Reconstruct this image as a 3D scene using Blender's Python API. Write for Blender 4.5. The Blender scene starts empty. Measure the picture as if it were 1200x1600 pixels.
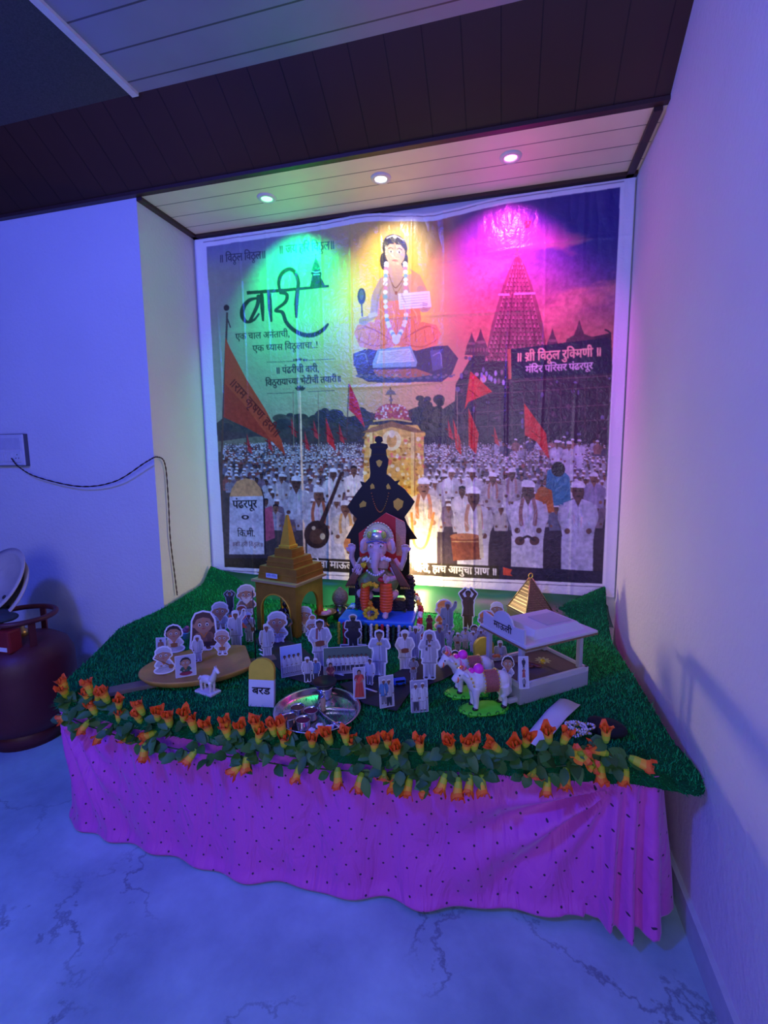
import bpy, bmesh, math, random
import numpy as np
from mathutils import Vector, Matrix, Euler
from mathutils.geometry import tessellate_polygon

random.seed(7); np.random.seed(7)
SC = bpy.context.scene
COL = SC.collection

# ------------------------------------------------------------------ camera
CAM = np.array([0.3618, -1.9916, 1.0722]); FPX = 741.6
YAW, PITCH, ROLL = [math.radians(a) for a in (14.7494, 6.9931, -0.5611)]
_f = np.array([-math.sin(YAW)*math.cos(PITCH), math.cos(YAW)*math.cos(PITCH), -math.sin(PITCH)])
_r0 = np.array([math.cos(YAW), math.sin(YAW), 0.0]); _u0 = np.cross(_r0, _f)
_r = math.cos(ROLL)*_r0 + math.sin(ROLL)*_u0
_u = -math.sin(ROLL)*_r0 + math.cos(ROLL)*_u0
cam_d = bpy.data.cameras.new('camera'); cam = bpy.data.objects.new('camera', cam_d); COL.objects.link(cam)
cam_d.sensor_fit = 'HORIZONTAL'; cam_d.sensor_width = 36.0; cam_d.lens = FPX*36.0/1200.0
cam_d.clip_start = 0.02
cam.matrix_world = Matrix(((_r[0], _u[0], -_f[0], CAM[0]), (_r[1], _u[1], -_f[1], CAM[1]), (_r[2], _u[2], -_f[2], CAM[2]), (0, 0, 0, 1)))
SC.camera = cam

# ------------------------------------------------------------------ light and exposure
SC.view_settings.view_transform = 'Standard'; SC.view_settings.look = 'None'
SC.view_settings.gamma = 1.0; SC.view_settings.use_curve_mapping = False
SC.view_settings.exposure = 0.0
SC.cycles.max_bounces = 6
W = bpy.data.worlds.new('room_dusk'); SC.world = W; W.use_nodes = True
W.node_tree.nodes['Background'].inputs[0].default_value = (0.20, 0.24, 0.80, 1)
W.node_tree.nodes['Background'].inputs[1].default_value = 0.035

def lamp(name, kind, loc, col, power, target=None, size=0.1, parent=None, **kw):
    d = bpy.data.lights.new(name, kind); d.color = col; d.energy = power
    if kind == 'AREA': d.size = size
    else: d.shadow_soft_size = size
    for k, v in kw.items(): setattr(d, k, v)
    o = bpy.data.objects.new(name, d); COL.objects.link(o); o.location = loc
    if target is not None:
        o.rotation_euler = (Vector(target)-Vector(loc)).to_track_quat('-Z', 'Y').to_euler()
    if parent: o.parent = parent
    return o
# the blue LED lamp of the room, in front of and above the altar
lamp('room_led_lamp', 'POINT', (-0.95, -2.2, 2.08), (0.045, 0.075, 1.0), 108, size=0.09)
# added bluish fill light further back in the room, with no fitting of its own
lamp('room_fill_light', 'AREA', (0.1, -3.5, 1.35), (0.60, 0.60, 1.0), 19, target=(0, -1.2, 0.0), size=1.2)
# warm bulb hidden behind the idol board
lamp('bulb_behind_idol', 'POINT', (-0.04, -0.085, 0.60), (1.0, 0.74, 0.42), 8.5, size=0.03)

# ------------------------------------------------------------------ helpers
def ray(px, py):
    return _f + _r*(px-600)/FPX - _u*(py-800)/FPX
def at_z(px, py, z):
    d = ray(px, py); t = (z-CAM[2])/d[2]; p = CAM+d*t; return (float(p[0]), float(p[1]), float(z))
def at_y(px, py, y):
    d = ray(px, py); t = (y-CAM[1])/d[1]; p = CAM+d*t; return (float(p[0]), float(y), float(p[2]))
def depth(p): return float((np.array(p)-CAM) @ _f)
def mpp(p): return depth(p)/FPX          # metres that one photo pixel spans at that point

def link(o, parent=None):
    COL.objects.link(o)
    if parent is not None: o.parent = parent
    return o
def tag(o, label=None, cat=None, group=None, kind=None):
    if label: o['label'] = label
    if cat: o['category'] = cat
    if group: o['group'] = group
    if kind: o['kind'] = kind
    return o
def thing(name, label, cat, loc=(0, 0, 0), rz=0.0, group=None, rot=None):
    o = bpy.data.objects.new(name, None); link(o); o.empty_display_size = 0.02
    o.location = loc; o.rotation_euler = rot if rot else (0, 0, rz)
    return tag(o, label, cat, group)

MATS = {}
def mat(name, col, rough=0.6, metal=0.0, var=0.12, nscale=40.0, bump=0.0, bscale=120.0, emit=None, estr=0.0, spec=0.5, sheen=0.0, trans=0.0):
    if name in MATS: return MATS[name]
    m = bpy.data.materials.new(name); m.use_nodes = True; nt = m.node_tree; b = nt.nodes['Principled BSDF']
    b.inputs['Roughness'].default_value = rough; b.inputs['Metallic'].default_value = metal
    b.inputs['Specular IOR Level'].default_value = spec
    tc = nt.nodes.new('ShaderNodeTexCoord')
    n = nt.nodes.new('ShaderNodeTexNoise'); n.inputs['Scale'].default_value = nscale; n.inputs['Detail'].default_value = 4
    nt.links.new(tc.outputs['Object'], n.inputs['Vector'])
    r = nt.nodes.new('ShaderNodeMix'); r.data_type = 'RGBA'
    r.inputs[6].default_value = tuple(max(0, c*(1-var)) for c in col)+(1,)
    r.inputs[7].default_value = tuple(min(1, c*(1+var)) for c in col)+(1,)
    nt.links.new(n.outputs['Fac'], r.inputs[0]); nt.links.new(r.outputs[2], b.inputs['Base Color'])
    if bump:
        n2 = nt.nodes.new('ShaderNodeTexNoise'); n2.inputs['Scale'].default_value = bscale; n2.inputs['Detail'].default_value = 5
        nt.links.new(tc.outputs['Object'], n2.inputs['Vector'])
        bp = nt.nodes.new('ShaderNodeBump'); bp.inputs['Strength'].default_value = bump; bp.inputs['Distance'].default_value = 0.01
        nt.links.new(n2.outputs['Fac'], bp.inputs['Height']); nt.links.new(bp.outputs['Normal'], b.inputs['Normal'])
    if sheen:
        b.inputs['Sheen Weight'].default_value = sheen
    if trans: b.inputs['Transmission Weight'].default_value = trans
    if emit:
        b.inputs['Emission Color'].default_value = tuple(emit)+(1,); b.inputs['Emission Strength'].default_value = estr
    MATS[name] = m; return m
def mat_attr(name, rough=0.5, bump=0.0, bscale=30, spec=0.5, coat=0.0):
    """base colour taken from the print's own colour attribute"""
    if name in MATS: return MATS[name]
    m = bpy.data.materials.new(name); m.use_nodes = True; nt = m.node_tree; b = nt.nodes['Principled BSDF']
    b.inputs['Roughness'].default_value = rough; b.inputs['Specular IOR Level'].default_value = spec
    a = nt.nodes.new('ShaderNodeAttribute'); a.attribute_name = 'Col'
    nt.links.new(a.outputs['Color'], b.inputs['Base Color'])
    if coat: b.inputs['Coat Weight'].default_value = coat; b.inputs['Coat Roughness'].default_value = 0.12
    if bump:
        tc = nt.nodes.new('ShaderNodeTexCoord')
        n2 = nt.nodes.new('ShaderNodeTexNoise'); n2.inputs['Scale'].default_value = bscale; n2.inputs['Detail'].default_value = 3
        n2.inputs['Distortion'].default_value = 0.8
        nt.links.new(tc.outputs['Object'], n2.inputs['Vector'])
        bp = nt.nodes.new('ShaderNodeBump'); bp.inputs['Strength'].default_value = bump; bp.inputs['Distance'].default_value = 0.02
        nt.links.new(n2.outputs['Fac'], bp.inputs['Height']); nt.links.new(bp.outputs['Normal'], b.inputs['Normal'])
    MATS[name] = m; return m

class MB:
    """collects shapes into ONE mesh"""
    def __init__(s): s.v = []; s.f = []; s.m = []; s.c = []; s.sm = []
    def add(s, vs, fs, mi=0, col=None, smooth=True, M=None):
        o = len(s.v)
        if M is not None: vs = [tuple(M @ Vector(v)) for v in vs]
        s.v += [tuple(v) for v in vs]
        for f in fs:
            s.f.append(tuple(i+o for i in f)); s.m.append(mi); s.c.append(col if not callable(col) else col); s.sm.append(smooth)
        return s
    def box(s, c, size, mi=0, rz=0.0, bevel=0.0, col=None, M=None, taper=1.0):
        x, y, z = [a/2 for a in size]
        if bevel <= 0 or bevel >= min(x, y, z):
            pts = [(-x, -y, -z), (x, -y, -z), (x, y, -z), (-x, y, -z), (-x*taper, -y*taper, z), (x*taper, -y*taper, z), (x*taper, y*taper, z), (-x*taper, y*taper, z)]
            fs = [(3, 2, 1, 0), (4, 5, 6, 7), (0, 1, 5, 4), (1, 2, 6, 5), (2, 3, 7, 6), (3, 0, 4, 7)]
        else:
            bm = bmesh.new(); bmesh.ops.create_cube(bm, size=1.0)
            for v in bm.verts: v.co = Vector((v.co.x*2*x, v.co.y*2*y, v.co.z*2*z))
            bmesh.ops.bevel(bm, geom=bm.edges[:], offset=bevel, segments=2, affect='EDGES', profile=0.6)
            pts = [tuple(v.co) for v in bm.verts]; fs = [tuple(v.index for v in f.verts) for f in bm.faces]; bm.free()
        T = Matrix.Translation(c) @ Matrix.Rotation(rz, 4, 'Z')
        if M is not None: T = M @ T
        return s.add(pts, fs, mi, col, False, T)
    def lathe(s, prof, seg=24, mi=0, c=(0, 0, 0), M=None, col=None, arc=None, cap=True):
        vs = []; fs = []
        n = len(prof)
        for i in range(seg):
            a = 2*math.pi*i/seg
            for (r, z) in prof: vs.append((r*math.cos(a)+c[0], r*math.sin(a)+c[1], z+c[2]))
        for i in range(seg):
            j = (i+1) % seg
            for k in range(n-1): fs.append((i*n+k, j*n+k, j*n+k+1, i*n+k+1))
        if cap:
            if prof[0][0] > 1e-6: fs.append(tuple(i*n for i in reversed(range(seg))))
            if prof[-1][0] > 1e-6: fs.append(tuple(i*n+n-1 for i in range(seg)))
        return s.add(vs, fs, mi, col, True, M)
    def tube(s, pts, r, seg=8, mi=0, col=None, closed=False, M=None, caps=True):
        pts = [Vector(p) for p in pts]; n = len(pts); rr = r if hasattr(r, '__len__') else [r]*n
        vs = []; fs = []; up = None
        for i, p in enumerate(pts):
            if closed: d = pts[(i+1) % n]-pts[i-1]
            else: d = pts[min(i+1, n-1)]-pts[max(i-1, 0)]
            d = d.normalized() if d.length > 1e-9 else Vector((0, 0, 1))
            if up is None:
                up = Vector((0, 0, 1)) if abs(d.z) < 0.9 else Vector((1, 0, 0))
            up = (up-d*up.dot(d)); up = up.normalized() if up.length > 1e-6 else Vector((1, 0, 0))
            w = d.cross(up)
            for k in range(seg):
                a = 2*math.pi*k/seg
                vs.append(tuple(p+(up*math.cos(a)+w*math.sin(a))*rr[i]))
        for i in range(n if closed else n-1):
            j = (i+1) % n
            for k in range(seg):
                l = (k+1) % seg; fs.append((i*seg+k, i*seg+l, j*seg+l, j*seg+k))
        if not closed and caps: fs.append(tuple(reversed(range(seg)))); fs.append(tuple((n-1)*seg+k for k in range(seg)))
        return s.add(vs, fs, mi, col, True, M)
    def ball(s, c, r, mi=0, seg=14, rings=9, col=None, M=None, rot=None):
        rx, ry, rz = (r, r, r) if not hasattr(r, '__len__') else r
        vs = [(0, 0, rz)]; fs = []
        for i in range(1, rings):
            t = math.pi*i/rings
            for k in range(seg):
                a = 2*math.pi*k/seg; vs.append((rx*math.sin(t)*math.cos(a), ry*math.sin(t)*math.sin(a), rz*math.cos(t)))
        vs.append((0, 0, -rz)); L = len(vs)-1
        for k in range(seg): fs.append((0, 1+k, 1+(k+1) % seg))
        for i in range(rings-2):
            for k in range(seg):
                a = 1+i*seg+k; b = 1+i*seg+(k+1) % seg; fs.append((a, a+seg, b+seg, b))
        for k in range(seg): fs.append((L, 1+(rings-2)*seg+(k+1) % seg, 1+(rings-2)*seg+k))
        T = Matrix.Translation(c)
        if rot is not None: T = T @ Euler(rot).to_matrix().to_4x4()
        if M is not None: T = M @ T
        return s.add(vs, fs, mi, col, True, T)
    def prism(s, poly, y0, y1, mi=0, col=None, M=None, side_col=None, back=True):
        """polygon in the x-z plane, extruded from y0 (front) to y1"""
        n = len(poly)
        a = sum(poly[i][0]*poly[(i+1) % n][1]-poly[(i+1) % n][0]*poly[i][1] for i in range(n))
        if a < 0: poly = poly[::-1]
        tri = tessellate_polygon([[Vector((x, z, 0)) for x, z in poly]])
        vs = [(x, y0, z) for x, z in poly]+[(x, y1, z) for x, z in poly]
        f1 = []
        for t in tri:
            A, B, C_ = [poly[i] for i in t]
            cr = (B[0]-A[0])*(C_[1]-A[1])-(B[1]-A[1])*(C_[0]-A[0])
            f1.append(t if cr > 0 else t[::-1])
        fs = list(f1)
        if back: fs += [tuple(i+n for i in t[::-1]) for t in f1]
        s.add(vs, fs, mi, col, False, M)
        s.add(vs, [(i, i+n, (i+1) % n+n, (i+1) % n) for i in range(n)], mi, side_col if side_col is not None else col, False, M)
        return s
    def flat(s, poly, y, mi=0, col=None, M=None):
        n = len(poly)
        a = sum(poly[i][0]*poly[(i+1) % n][1]-poly[(i+1) % n][0]*poly[i][1] for i in range(n))
        if a < 0: poly = poly[::-1]
        tri = tessellate_polygon([[Vector((x, z, 0)) for x, z in poly]])
        fs = []
        for t in tri:
            A, B, C_ = [poly[i] for i in t]
            cr = (B[0]-A[0])*(C_[1]-A[1])-(B[1]-A[1])*(C_[0]-A[0])
            fs.append(t if cr > 0 else t[::-1])
        return s.add([(x, y, z) for x, z in poly], fs, mi, col, False, M)
    def mesh(s, name, mats):
        me = bpy.data.meshes.new(name); me.from_pydata(s.v, [], s.f)
        for m in (mats if isinstance(mats, (list, tuple)) else [mats]): me.materials.append(m)
        me.polygons.foreach_set('material_index', s.m)
        me.polygons.foreach_set('use_smooth', s.sm)
        if any(c is not None for c in s.c):
            at = me.color_attributes.new('Col', 'FLOAT_COLOR', 'CORNER')
            buf = []
            for f, c in zip(s.f, s.c):
                c = c if c is not None else (0.8, 0.8, 0.8)
                for _ in f: buf += [c[0], c[1], c[2], 1.0]
            at.data.foreach_set('color', buf)
        me.update(); return me
    def build(s, name, mats, parent=None, loc=None, rot=None):
        o = bpy.data.objects.new(name, s.mesh(name, mats)); link(o, parent)
        if loc is not None: o.location = loc
        if rot is not None: o.rotation_euler = rot
        return o

def blob(mb, name, m, parent, voxel, smooth=6, loc=None, rot=None):
    """weld overlapping shapes into one continuous smooth surface"""
    o = bpy.data.objects.new(name, mb.mesh(name, m)); link(o)
    r = o.modifiers.new('r', 'REMESH'); r.mode = 'VOXEL'; r.voxel_size = voxel; r.use_smooth_shade = True
    sm = o.modifiers.new('s', 'SMOOTH'); sm.factor = 0.5; sm.iterations = smooth
    dg = bpy.context.evaluated_depsgraph_get(); ev = o.evaluated_get(dg)
    me = bpy.data.meshes.new_from_object(ev); o.modifiers.clear(); o.data = me
    me.name = name
    if not me.materials: me.materials.append(m)
    o.parent = parent
    if loc is not None: o.location = loc
    if rot is not None: o.rotation_euler = rot
    return o

# ---- Devanagari lettering: glyph outlines of Blender's own font, laid out by hand
_GL = {}
def _tmesh(s):
    c = bpy.data.curves.new('t', 'FONT'); c.body = s; c.resolution_u = 4
    o = bpy.data.objects.new('t', c); COL.objects.link(o)
    me = o.to_mesh(); me.calc_loop_triangles()
    v = np.array([(a.co.x, a.co.y) for a in me.vertices], float).reshape(-1, 2)
    t = np.array([tuple(l.vertices) for l in me.loop_triangles], int).reshape(-1, 3)
    o.to_mesh_clear(); bpy.data.objects.remove(o); bpy.data.curves.remove(c)
    return v, t
def glyph(ch):
    if ch not in _GL:
        if ch == ' ': _GL[ch] = (np.zeros((0, 3, 2)), 0.26)
        else:
            v, t = _tmesh(ch); v2, _ = _tmesh(ch+'A')
            _GL[ch] = (v[t] if len(t) else np.zeros((0, 3, 2)), float(v2[:, 0].max())-0.667)
    return _GL[ch]
def _clipx(tr, xm):
    """keep what lies left of xm"""
    out = []
    for t in tr:
        poly = [tuple(p) for p in t]; res = []
        for i in range(3):
            a, b = poly[i], poly[(i+1) % 3]
            if a[0] <= xm: res.append(a)
            if (a[0] <= xm) != (b[0] <= xm):
                k = (xm-a[0])/(b[0]-a[0]); res.append((xm, a[1]+k*(b[1]-a[1])))
        for i in range(1, len(res)-1): out.append([res[0], res[i], res[i+1]])
    return np.array(out, float).reshape(-1, 3, 2)
def text_tris(s):
    """s is in visual order; '#' = stacked double ttha, '<x' = half form of x, '/' = a subjoined ra under the last letter"""
    out = []; pen = 0.0; i = 0; last = 0.5
    while i < len(s):
        ch = s[i]
        if ch == '#':
            tr, ad = glyph('ठ'); out.append(tr+[pen, 0])
            low = tr[(tr[:, :, 1].max(axis=1) < 0.60)] if len(tr) else tr
            q = (low if len(low) else tr)*[0.62, 0.55]; out.append(q+[pen+ad*0.2, -0.30]); pen += ad; last = ad
        elif ch == '<':
            i += 1; tr, ad = glyph(s[i]); w = ad-(0.17 if s[i] != 'क' else 0.16)
            out.append(_clipx(tr, w)+[pen, 0]); pen += w; last = w
        elif ch == '/':
            x = pen-last*0.62
            out.append(np.array([[[x, 0.20], [x+0.05, 0.25], [x-0.16, -0.02]], [[x+0.05, 0.25], [x-0.10, -0.05], [x-0.16, -0.02]]]))
        else:
            tr, ad = glyph(ch); out.append(tr+[pen, 0]); pen += ad
            if ad > 0.2: last = ad
        i += 1
    a = np.concatenate([o for o in out if len(o)], axis=0)
    a = a-[a[:, :, 0].min(), 0]
    return a, float(a[:, :, 0].max())
def lettering(name, s, w, h, m, parent, M, bold=0.0):
    """lettering as a thin mesh in the local x-z plane, w wide, h = letter height"""
    tr, tw = text_tris(s); mb = MB(); k = h/0.622
    for dx, dz in (((0, 0),) if not bold else ((-bold, 0), (bold, 0), (0, bold), (0, -bold))):
        for t in tr:
            vs = [((p[0]/tw-0.5)*w+dx, 0, p[1]*k+dz) for p in t]
            a = (vs[1][0]-vs[0][0])*(vs[2][2]-vs[0][2])-(vs[1][2]-vs[0][2])*(vs[2][0]-vs[0][0])
            mb.add(vs, [(0, 1, 2) if a > 0 else (0, 2, 1)], 0, None, False, M)
    return mb.build(name, m, parent)

# ------------------------------------------------------------------ the room
XL, XR, ZC, YF = -1.0374, 0.7783, 2.0522, -0.3473     # recess: left side, right wall, ceiling, front plane
SL = math.tan(math.radians(35))                        # slope of the soffit
YS = -0.583; ZM = ZC+SL*(YF-YS)                        # main ceiling begins here
Y_END = -3.9; X_END = -2.9
def plaster(name, col, bump=0.12):
    m = bpy.data.materials.new(name); m.use_nodes = True; nt = m.node_tree; b = nt.nodes['Principled BSDF']
    b.inputs['Roughness'].default_value = 0.75
    tc = nt.nodes.new('ShaderNodeTexCoord')
    n = nt.nodes.new('ShaderNodeTexNoise'); n.inputs['Scale'].default_value = 2.5; n.inputs['Detail'].default_value = 6
    n2 = nt.nodes.new('ShaderNodeTexNoise'); n2.inputs['Scale'].default_value = 75; n2.inputs['Detail'].default_value = 5
    n3 = nt.nodes.new('ShaderNodeTexNoise'); n3.inputs['Scale'].default_value = 14; n3.inputs['Detail'].default_value = 8; n3.inputs['Roughness'].default_value = 0.65
    for q in (n, n2, n3): nt.links.new(tc.outputs['Object'], q.inputs['Vector'])
    r = nt.nodes.new('ShaderNodeMix'); r.data_type = 'RGBA'
    r.inputs[6].default_value = tuple(c*0.88 for c in col)+(1,); r.inputs[7].default_value = tuple(min(1, c*1.06) for c in col)+(1,)
    nt.links.new(n.outputs['Fac'], r.inputs[0])
    # small chips where the paint has come off
    cr = nt.nodes.new('ShaderNodeMapRange'); cr.inputs[1].default_value = 0.735; cr.inputs[2].default_value = 0.76
    nt.links.new(n3.outputs['Fac'], cr.inputs[0])
    r2 = nt.nodes.new('ShaderNodeMix'); r2.data_type = 'RGBA'; r2.inputs[7].default_value = tuple(c*0.55 for c in col)+(1,)
    nt.links.new(cr.outputs[0], r2.inputs[0]); nt.links.new(r.outputs[2], r2.inputs[6]); nt.links.new(r2.outputs[2], b.inputs['Base Color'])
    ad = nt.nodes.new('ShaderNodeMath'); ad.operation = 'ADD'; nt.links.new(n2.outputs['Fac'], ad.inputs[0]); nt.links.new(n3.outputs['Fac'], ad.inputs[1])
    bp = nt.nodes.new('ShaderNodeBump'); bp.inputs['Strength'].default_value = bump*2.2; bp.inputs['Distance'].default_value = 0.008
    nt.links.new(ad.outputs[0], bp.inputs['Height']); nt.links.new(bp.outputs['Normal'], b.inputs['Normal'])
    return m
M_wall = plaster('white_plaster', (0.74, 0.73, 0.74))
def struct(name, mb, m, **kw):
    o = mb.build(name, m); o['kind'] = 'structure'; return o

def floor_mat():
    m = bpy.data.materials.new('cracked_marble_floor'); m.use_nodes = True; nt = m.node_tree; b = nt.nodes['Principled BSDF']
    b.inputs['Roughness'].default_value = 0.42
    tc = nt.nodes.new('ShaderNodeTexCoord')
    n = nt.nodes.new('ShaderNodeTexNoise'); n.inputs['Scale'].default_value = 3.2; n.inputs['Detail'].default_value = 9; n.inputs['Roughness'].default_value = 0.62
    nt.links.new(tc.outputs['Object'], n.inputs['Vector'])
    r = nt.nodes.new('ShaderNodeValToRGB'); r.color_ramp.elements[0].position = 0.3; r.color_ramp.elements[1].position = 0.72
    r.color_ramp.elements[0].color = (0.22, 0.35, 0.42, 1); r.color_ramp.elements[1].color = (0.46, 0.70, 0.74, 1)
    nt.links.new(n.outputs['Fac'], r.inputs[0])
    # wandering dark veins
    dn = nt.nodes.new('ShaderNodeTexNoise'); dn.inputs['Scale'].default_value = 4.5; dn.inputs['Detail'].default_value = 6; dn.inputs['Roughness'].default_value = 0.65
    nt.links.new(tc.outputs['Object'], dn.inputs['Vector'])
    mx = nt.nodes.new('ShaderNodeMix'); mx.data_type = 'VECTOR'; mx.inputs[0].default_value = 0.30
    nt.links.new(tc.outputs['Object'], mx.inputs[4]); nt.links.new(dn.outputs['Color'], mx.inputs[5])
    vo = nt.nodes.new('ShaderNodeTexVoronoi'); vo.feature = 'DISTANCE_TO_EDGE'; vo.inputs['Scale'].default_value = 3.3
    nt.links.new(mx.outputs[1], vo.inputs['Vector'])
    mr = nt.nodes.new('ShaderNodeMapRange'); mr.inputs[1].default_value = 0.0; mr.inputs[2].default_value = 0.022; mr.inputs[3].default_value = 0.62; mr.inputs[4].default_value = 0.0
    nt.links.new(vo.outputs['Distance'], mr.inputs[0])
    pm = nt.nodes.new('ShaderNodeTexNoise'); pm.inputs['Scale'].default_value = 2.2
    nt.links.new(tc.outputs['Object'], pm.inputs['Vector'])
    pr = nt.nodes.new('ShaderNodeMapRange'); pr.inputs[1].default_value = 0.42; pr.inputs[2].default_value = 0.56
    nt.links.new(pm.outputs['Fac'], pr.inputs[0])
    mu = nt.nodes.new('ShaderNodeMath'); mu.operation = 'MULTIPLY'; nt.links.new(mr.outputs[0], mu.inputs[0]); nt.links.new(pr.outputs[0], mu.inputs[1])
    r2 = nt.nodes.new('ShaderNodeMix'); r2.data_type = 'RGBA'; r2.inputs[7].default_value = (0.07, 0.09, 0.13, 1)
    nt.links.new(mu.outputs[0], r2.inputs[0]); nt.links.new(r.outputs[0], r2.inputs[6]); nt.links.new(r2.outputs[2], b.inputs['Base Color'])
    bp = nt.nodes.new('ShaderNodeBump'); bp.inputs['Strength'].default_value = 0.1; bp.inputs['Distance'].default_value = 0.01
    nt.links.new(n.outputs['Fac'], bp.inputs['Height']); nt.links.new(bp.outputs['Normal'], b.inputs['Normal'])
    return m
struct('floor', MB().box(((X_END+XR)/2, Y_END/2, -0.02), (XR-X_END+0.4, -Y_END+0.6, 0.04)), floor_mat())
struct('wall_back', MB().box(((XL+XR)/2, 0.05, 1.1), (XR-XL+0.2, 0.1, 2.2)), M_wall)
struct('wall_right', MB().box((XR+0.05, Y_END/2, 1.25), (0.1, -Y_END+0.2, 2.5)), M_wall)
# the room's front wall beside the recess; its end face is the recess' side
struct('wall_left', MB().box(((X_END+XL)/2, (YF+0.1)/2, 1.25), (XL-X_END, 0.1-YF, 2.5)), M_wall)

def panel_mat(name, col, axis, step, groove=0.05, rough=0.4, dark=0.25):
    """PVC ceiling boards: thin dark joints every 'step' metres"""
    m = bpy.data.materials.new(name); m.use_nodes = True; nt = m.node_tree; b = nt.nodes['Principled BSDF']
    b.inputs['Roughness'].default_value = rough
    tc = nt.nodes.new('ShaderNodeTexCoord'); sx = nt.nodes.new('ShaderNodeSeparateXYZ'); nt.links.new(tc.outputs['Object'], sx.inputs[0])
    d = nt.nodes.new('ShaderNodeMath'); d.operation = 'DIVIDE'; d.inputs[1].default_value = step; nt.links.new(sx.outputs[axis], d.inputs[0])
    fr = nt.nodes.new('ShaderNodeMath'); fr.operation = 'FRACT'; nt.links.new(d.outputs[0], fr.inputs[0])
    lt = nt.nodes.new('ShaderNodeMath'); lt.operation = 'LESS_THAN'; lt.inputs[1].default_value = groove; nt.links.new(fr.outputs[0], lt.inputs[0])
    n = nt.nodes.new('ShaderNodeTexNoise'); n.inputs['Scale'].default_value = 9; nt.links.new(tc.outputs['Object'], n.inputs['Vector'])
    r = nt.nodes.new('ShaderNodeMix'); r.data_type = 'RGBA'; r.inputs[6].default_value = tuple(c*0.9 for c in col)+(1,); r.inputs[7].default_value = tuple(min(1, c*1.08) for c in col)+(1,)
    nt.links.new(n.outputs['Fac'], r.inputs[0])
    r2 = nt.nodes.new('ShaderNodeMix'); r2.data_type = 'RGBA'; r2.inputs[7].default_value = tuple(c*dark for c in col)+(1,)
    nt.links.new(lt.outputs[0], r2.inputs[0]); nt.links.new(r.outputs[2], r2.inputs[6]); nt.links.new(r2.outputs[2], b.inputs['Base Color'])
    bp = nt.nodes.new('ShaderNodeBump'); bp.invert = True; bp.inputs['Strength'].default_value = 0.4; bp.inputs['Distance'].default_value = 0.004
    nt.links.new(lt.outputs[0], bp.inputs['Height']); nt.links.new(bp.outputs['Normal'], b.inputs['Normal'])
    return m
M_trim = mat('dark_wood_trim', (0.05, 0.022, 0.02), 0.45)
# recess ceiling of cream boards
struct('ceiling', MB().box(((XL+XR)/2, YF/2+0.0, ZC+0.02), (XR-XL, -YF, 0.04)), panel_mat('cream_boards', (0.84, 0.76, 0.60), 'Y', 0.0915, 0.045))
tr = MB(); tw = 0.024
tr.box(((XL+XR)/2, -tw/2, ZC-0.006), (XR-XL, tw, 0.012)); tr.box((XL+tw/2, YF/2, ZC-0.006), (tw, -YF, 0.012)); tr.box((XR-tw/2-0.012, YF/2, ZC-0.006), (tw, -YF, 0.012))
struct('trim_1', tr, M_trim)
struct('trim_2', MB().box(((X_END+XR)/2, YF-0.012, ZC+0.006), (XR-X_END, 0.02, 0.012)), M_trim)
# sloping soffit of brown boards in front of the recess
def slab(p, q, name, m, th=0.03, xa=X_END, xb=XR):
    (y0, z0), (y1, z1) = p, q
    mb = MB(); vs = [(xa, y0, z0), (xb, y0, z0), (xb, y1, z1), (xa, y1, z1)]
    vs += [(x, y, z+th) for x, y, z in vs]
    mb.add(vs, [(0, 1, 2, 3), (7, 6, 5, 4), (0, 4, 5, 1), (1, 5, 6, 2), (2, 6, 7, 3), (3, 7, 4, 0)], 0, None, False)
    return struct(name, mb, m)
slab((YF, ZC), (YS, ZM), 'ceiling_soffit', panel_mat('brown_boards', (0.060, 0.026, 0.016), 'X', 0.105, 0.03, 0.33, 0.35))
XD = -0.805
slab((YS, ZM), (Y_END, ZM), 'ceiling_main', panel_mat('white_boards', (0.30, 0.31, 0.42), 'Y', 0.105, 0.05, 0.35), 0.03, XD)
slab((YS, ZM), (Y_END, ZM), 'ceiling_side', mat('dark_speckled_board', (0.065, 0.065, 0.075), 0.8, 0, 0.7, 260), 0.03, X_END, XD-0.02)
struct('trim_3', MB().box((XD-0.008, (YS+Y_END)/2, ZM-0.004), (0.024, YS-Y_END, 0.012)), mat('white_strip', (0.75, 0.75, 0.8), 0.4))
struct('baseboard_right', MB().box((XR-0.006, Y_END/2, 0.035), (0.012, -Y_END, 0.07), 0), mat('grey_skirting', (0.50, 0.55, 0.60), 0.5))

# ------------------------------------------------------------------ the printed banner
BX0, BX1, BZ0, BZ1, BY = -1.022, 0.772, 0.503, 2.033, -0.012
RW, RH = 1640, 1400
_xs = BX0+(np.arange(RW)+0.5)/RW*(BX1-BX0); _zs = BZ1-(np.arange(RH)+0.5)/RH*(BZ1-BZ0)
_q = np.stack(np.broadcast_arrays(_xs[None, :]-CAM[0], np.float64(BY-CAM[1]), _zs[:, None]-CAM[2]), -1)
_dz = _q @ _f
GX = (600+FPX*(_q @ _r)/_dz).astype(np.float32); GY = (800-FPX*(_q @ _u)/_dz).astype(np.float32)   # where each print dot lies in the reference layout
IMG = np.zeros((RH, RW, 3), np.float32)
def to_r(pts):
    out = []
    for px, py in pts:
        p = at_y(px, py, BY); out.append(((p[0]-BX0)/(BX1-BX0)*RW-0.5, (BZ1-p[2])/(BZ1-BZ0)*RH-0.5))
    return np.array(out)
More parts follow.
